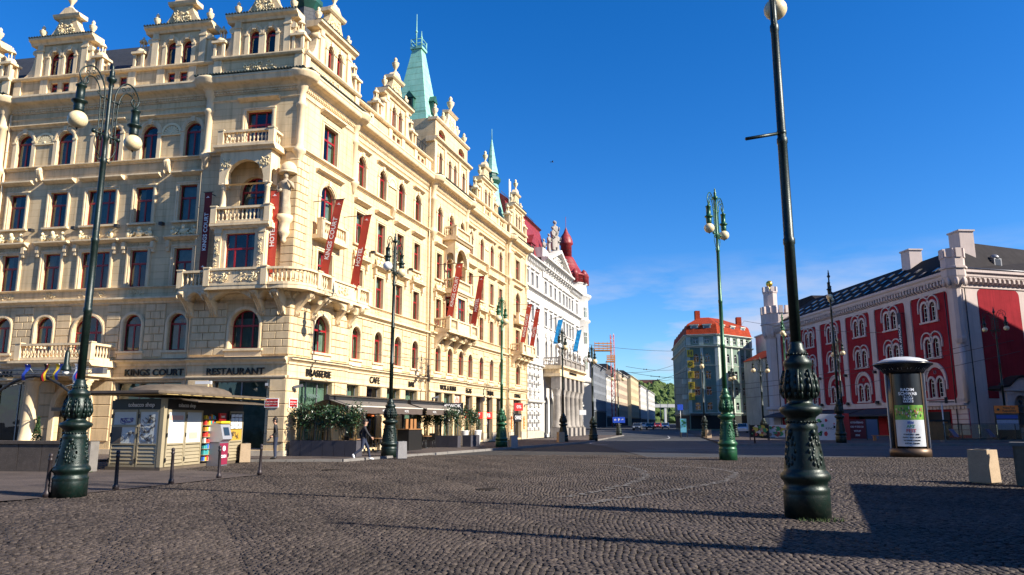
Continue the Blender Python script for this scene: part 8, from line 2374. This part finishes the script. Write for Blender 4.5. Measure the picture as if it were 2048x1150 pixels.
st=empty('newspaper_stand',(*ray_pt(1868,67.5),.09)); tag(st,'wooden stall with a white emblem under the palace shop cornice','stall')
mb=MB(); mb.box(-1.0,1.0,-.5,.5,0,1.6); mb.build('body',M_WOODB,st); mb=MB(); mb.box(-1.1,1.1,-.6,.6,1.6,1.75); mb.build('roof',M_DARKMETAL,st)
# thin posts along the far kerb
mb=MB(); mb.lathe([(.06,0),(.05,.9),(.06,.95),(0,1.0)],8); tpm=mb.mesh('bollard',M_BOL)
for px_,lab in ((1508,'thin dark post by the kerb before the painted gable house'),(1571,'thin dark post by the kerb before the palace tower')):
    o=place('bollard',tpm,None,(*ray_pt(px_,56),.09)); tag(o,lab,'bollard','thin posts on the far kerb')
bin_(*ray_pt(1416,76),.5,.9,R(10),'concrete bin on the corner before the green hotel')

# ================================================================ traffic signs, cars, wires, bird
def sign(px_,D,z,w,h,m,label,txt=None,pole=True):
    o=empty('road_sign',(*ray_pt(px_,D),0)); tag(o,label,'sign')
    mb=MB(); mb.box(-w/2,w/2,-.03,.0,z-h/2,z+h/2); mb.build('panel',m,o)
    if pole: mb=MB(); mb.tube([(0,.05,0),(0,.05,z+h/2)],.04,6); mb.build('pole',M_GREYMETAL,o)
    if txt: place('lettering',text_mesh(txt,h*.6,.003,M_SWHITE,.004),o,(0,-.04,z))
M_SBLUE=mat('sign_blue',(0.015,0.06,0.42),.4)
sign(1238,92,1.9,1.5,.7,M_SBLUE,'wide blue road sign on a pole in the street','← P →')
sign(1166,84,2.7,.75,.55,M_SWHITE,'small white sign with a blue house on the white palace corner'); sign(1362,80,3.2,.6,.6,M_SBLUE,'small blue square sign before the green hotel')
def car_mesh(paint):
    prof=[(-2.1,.35),(-2.15,.75),(-1.75,.88),(-1.2,.95),(-.55,1.42),(.75,1.45),(1.45,1.0),(2.0,.88),(2.1,.55),(2.05,.3)]
    mb=MB(); mb.prism(prof,-.82,.82,'y'); b=mb.mesh('body',paint)
    mb=MB()
    for s in (-1,1): mb.add([(-1.05,s*.825,.97),(-.52,s*.825,1.36),(.72,s*.825,1.38),(1.3,s*.825,1.0)],[(0,1,2,3) if s<0 else (3,2,1,0)])
    mb.add([(-1.24,-.7,.97),(-1.24,.7,.97),(-.58,.66,1.41),(-.58,-.66,1.41)],[(0,1,2,3)]); mb.add([(1.47,-.7,1.0),(1.47,.7,1.0),(.80,.66,1.44),(.80,-.66,1.44)],[(3,2,1,0)])
    g_=mb.mesh('window',M_GLASSD)
    return b,g_
M_GLASSD=mat('dark_car_glass',(0.01,0.012,0.014),.05,spec=.9)
mb=MB(); mb.lathe([(.0,-.1),(.18,-.1),(.2,-.11),(.31,-.11),(.32,-.08),(.32,.08),(.31,.11),(.2,.11),(.18,.1),(0,.1)],14); WH=mb.mesh('tyre',M_BLACK); mb=MB(); mb.lathe([(.0,-.115),(.18,-.115)],12,cap=False); RIM=mb.mesh('rim',M_GREYMETAL)
mb=MB(); mb.box(-.06,.0,-.18,.18,-.07,.07); HL=mb.mesh('headlight',M_ENWHITE)
PAINT=[mat('car_white',(0.6,0.6,0.6),.25),mat('car_grey',(0.10,0.11,0.12),.25,metal=.4),mat('car_red',(0.30,0.02,0.02),.25),mat('car_blue',(0.02,0.05,0.16),.25)]
CM=[car_mesh(p) for p in PAINT]
def car(px_,D,rz,i,label):
    o=empty('car',(*ray_pt(px_,D),0),R(rz)); tag(o,label,'car','cars down the street'); b,g_=CM[i]
    place('body',b,o); place('window',g_,o)
    for x in (-1.3,1.3):
        for s in (-1,1):
            t_=place('tyre',WH,o,(x,s*.74,.32)); t_.rotation_euler=(PI/2*s,0,0); place('rim',RIM,t_)
    for s in (-1,1): place('headlight',HL,o,(-2.12,s*.55,.68))
car(1483,112,75,0,'white car parked in front of the painted gable house'); car(1300,170,76,1,'grey car coming up the street, nearest of the row'); car(1316,200,76,2,'red car far down the street'); car(1331,185,76,3,'dark blue car by the green hotel side wall'); car(1287,215,76,0,'white car far down by the pale houses'); car(1275,150,76,1,'dark car parked below the beige house')
# tram stop at the end of the street: masts
for px_,D,lab in ((1322,260,'left of the thin masts at the distant tram stop'),(1337,280,'right of the thin masts at the distant tram stop')):
    o=empty('tram_mast',(*ray_pt(px_,D),0)); tag(o,lab,'mast','masts at the tram stop'); mb=MB(); mb.tube([(0,0,0),(0,0,9)],[.14,.08],6); mb.build('pole',M_CAPM,o); mb=MB(); mb.tube([(0,0,8.2),(-5,0,8.6)],.05,5); mb.build('arm',M_CAPM,o)
# overhead wires
M_WIRE=mat('wire',(0.02,0.02,0.022),.6)
def wire(a,b,sag,label,r=.016,ins=()):
    a,b=Vector(a),Vector(b); o=empty('overhead_wire',a); tag(o,label,'wire','overhead wires'); mb=MB(); n=14
    P=[(b-a)*(k/n)-Vector((0,0,sag*4*(k/n)*(1-k/n))) for k in range(n+1)]; mb.tube(P,r,4); mb.build('cable',M_WIRE,o)
    for t_ in ins:
        p=(b-a)*t_-Vector((0,0,sag*4*t_*(1-t_))); mb=MB(); d=(b-a).normalized(); mb.tube([p-d*.9,p-d*.85,p+d*.85,p+d*.9],[.03,.05,.05,.03],5); mb.ball(tuple(p-d*.9),.10,6,4); mb.ball(tuple(p+d*.9),.12,6,4); mb.build('insulator',M_WIRE,o)
def rp_(px_,py_,D):
    # fixed world point of a wire end, at distance D from the viewpoint
    return ((px_-1024)/1506*D, D, 1.65+(844-py_)/1506*D)
wire(rp_(1176,688,118),rp_(1352,702,150),.25,'wire from the white palace tower to the green hotel',.03)
wire(rp_(1255,745,125),rp_(1352,730,150),.5,'wire crossing the street with the upper insulator',.03)
wire(rp_(1255,733,120),rp_(1352,740,150),.3,'wire with a long insulator above the street',.03,(.35,))
wire(rp_(1262,745,122),rp_(1400,757,110),.3,'middle street wire with insulator',.03,(.4,))
wire(rp_(1276,760,118),rp_(1345,760,140),.2,'lowest street wire with insulator',.03,(.4,))
wire(rp_(1280,768,115),rp_(1395,735,105),.3,'slanting wire towards the lamp before the green hotel',.03)
wire(rp_(1440,640,33.6),rp_(1500,640,90),.6,'wire from the green pole towards the palace tower',.014)
wire(rp_(1352,775,100),rp_(1955,690,68),.9,'long tram wire passing below the palace windows',.022)
wire(rp_(1352,790,96),rp_(2048,680,64),.8,'second tram wire across the red palace',.022)
wire(rp_(1430,800,88),rp_(2060,702,60),.7,'third tram wire across the red palace',.02)
wire(rp_(1500,640,80),rp_(1780,664,66),.3,'pale wire from the palace tower to the third bay',.018,)
wire(rp_(700,703,37.5),rp_(1010,725,49),.15,'thin wire strung along the first-floor windows of the hotel',.012)
bd=empty('bird',rp_(1110,298,90)); tag(bd,'small dark bird flying in the blue sky','bird')
mb=MB(); mb.ball((0,0,0),(.16,.06,.055),8,6); mb.ball((.17,0,.02),(.05,.04,.04),6,5); mb.add([(-.13,-.03,0),(-.13,.03,0),(-.32,.06,.0),(-.32,-.06,.0)],[(0,1,2,3)]); mb.build('body',M_BLACK,bd,(0,0,0),R(20))
for s in (-1,1):
    mb=MB(); mb.add([(.08,s*.04,.02),(-.08,s*.04,.02),(-.10,s*.22,.10),(-.16,s*.42,.02),(.0,s*.24,.11)],[(0,1,2,4),(2,3,4)]); mb.build('wing',M_BLACK,bd,(0,0,0),R(20))
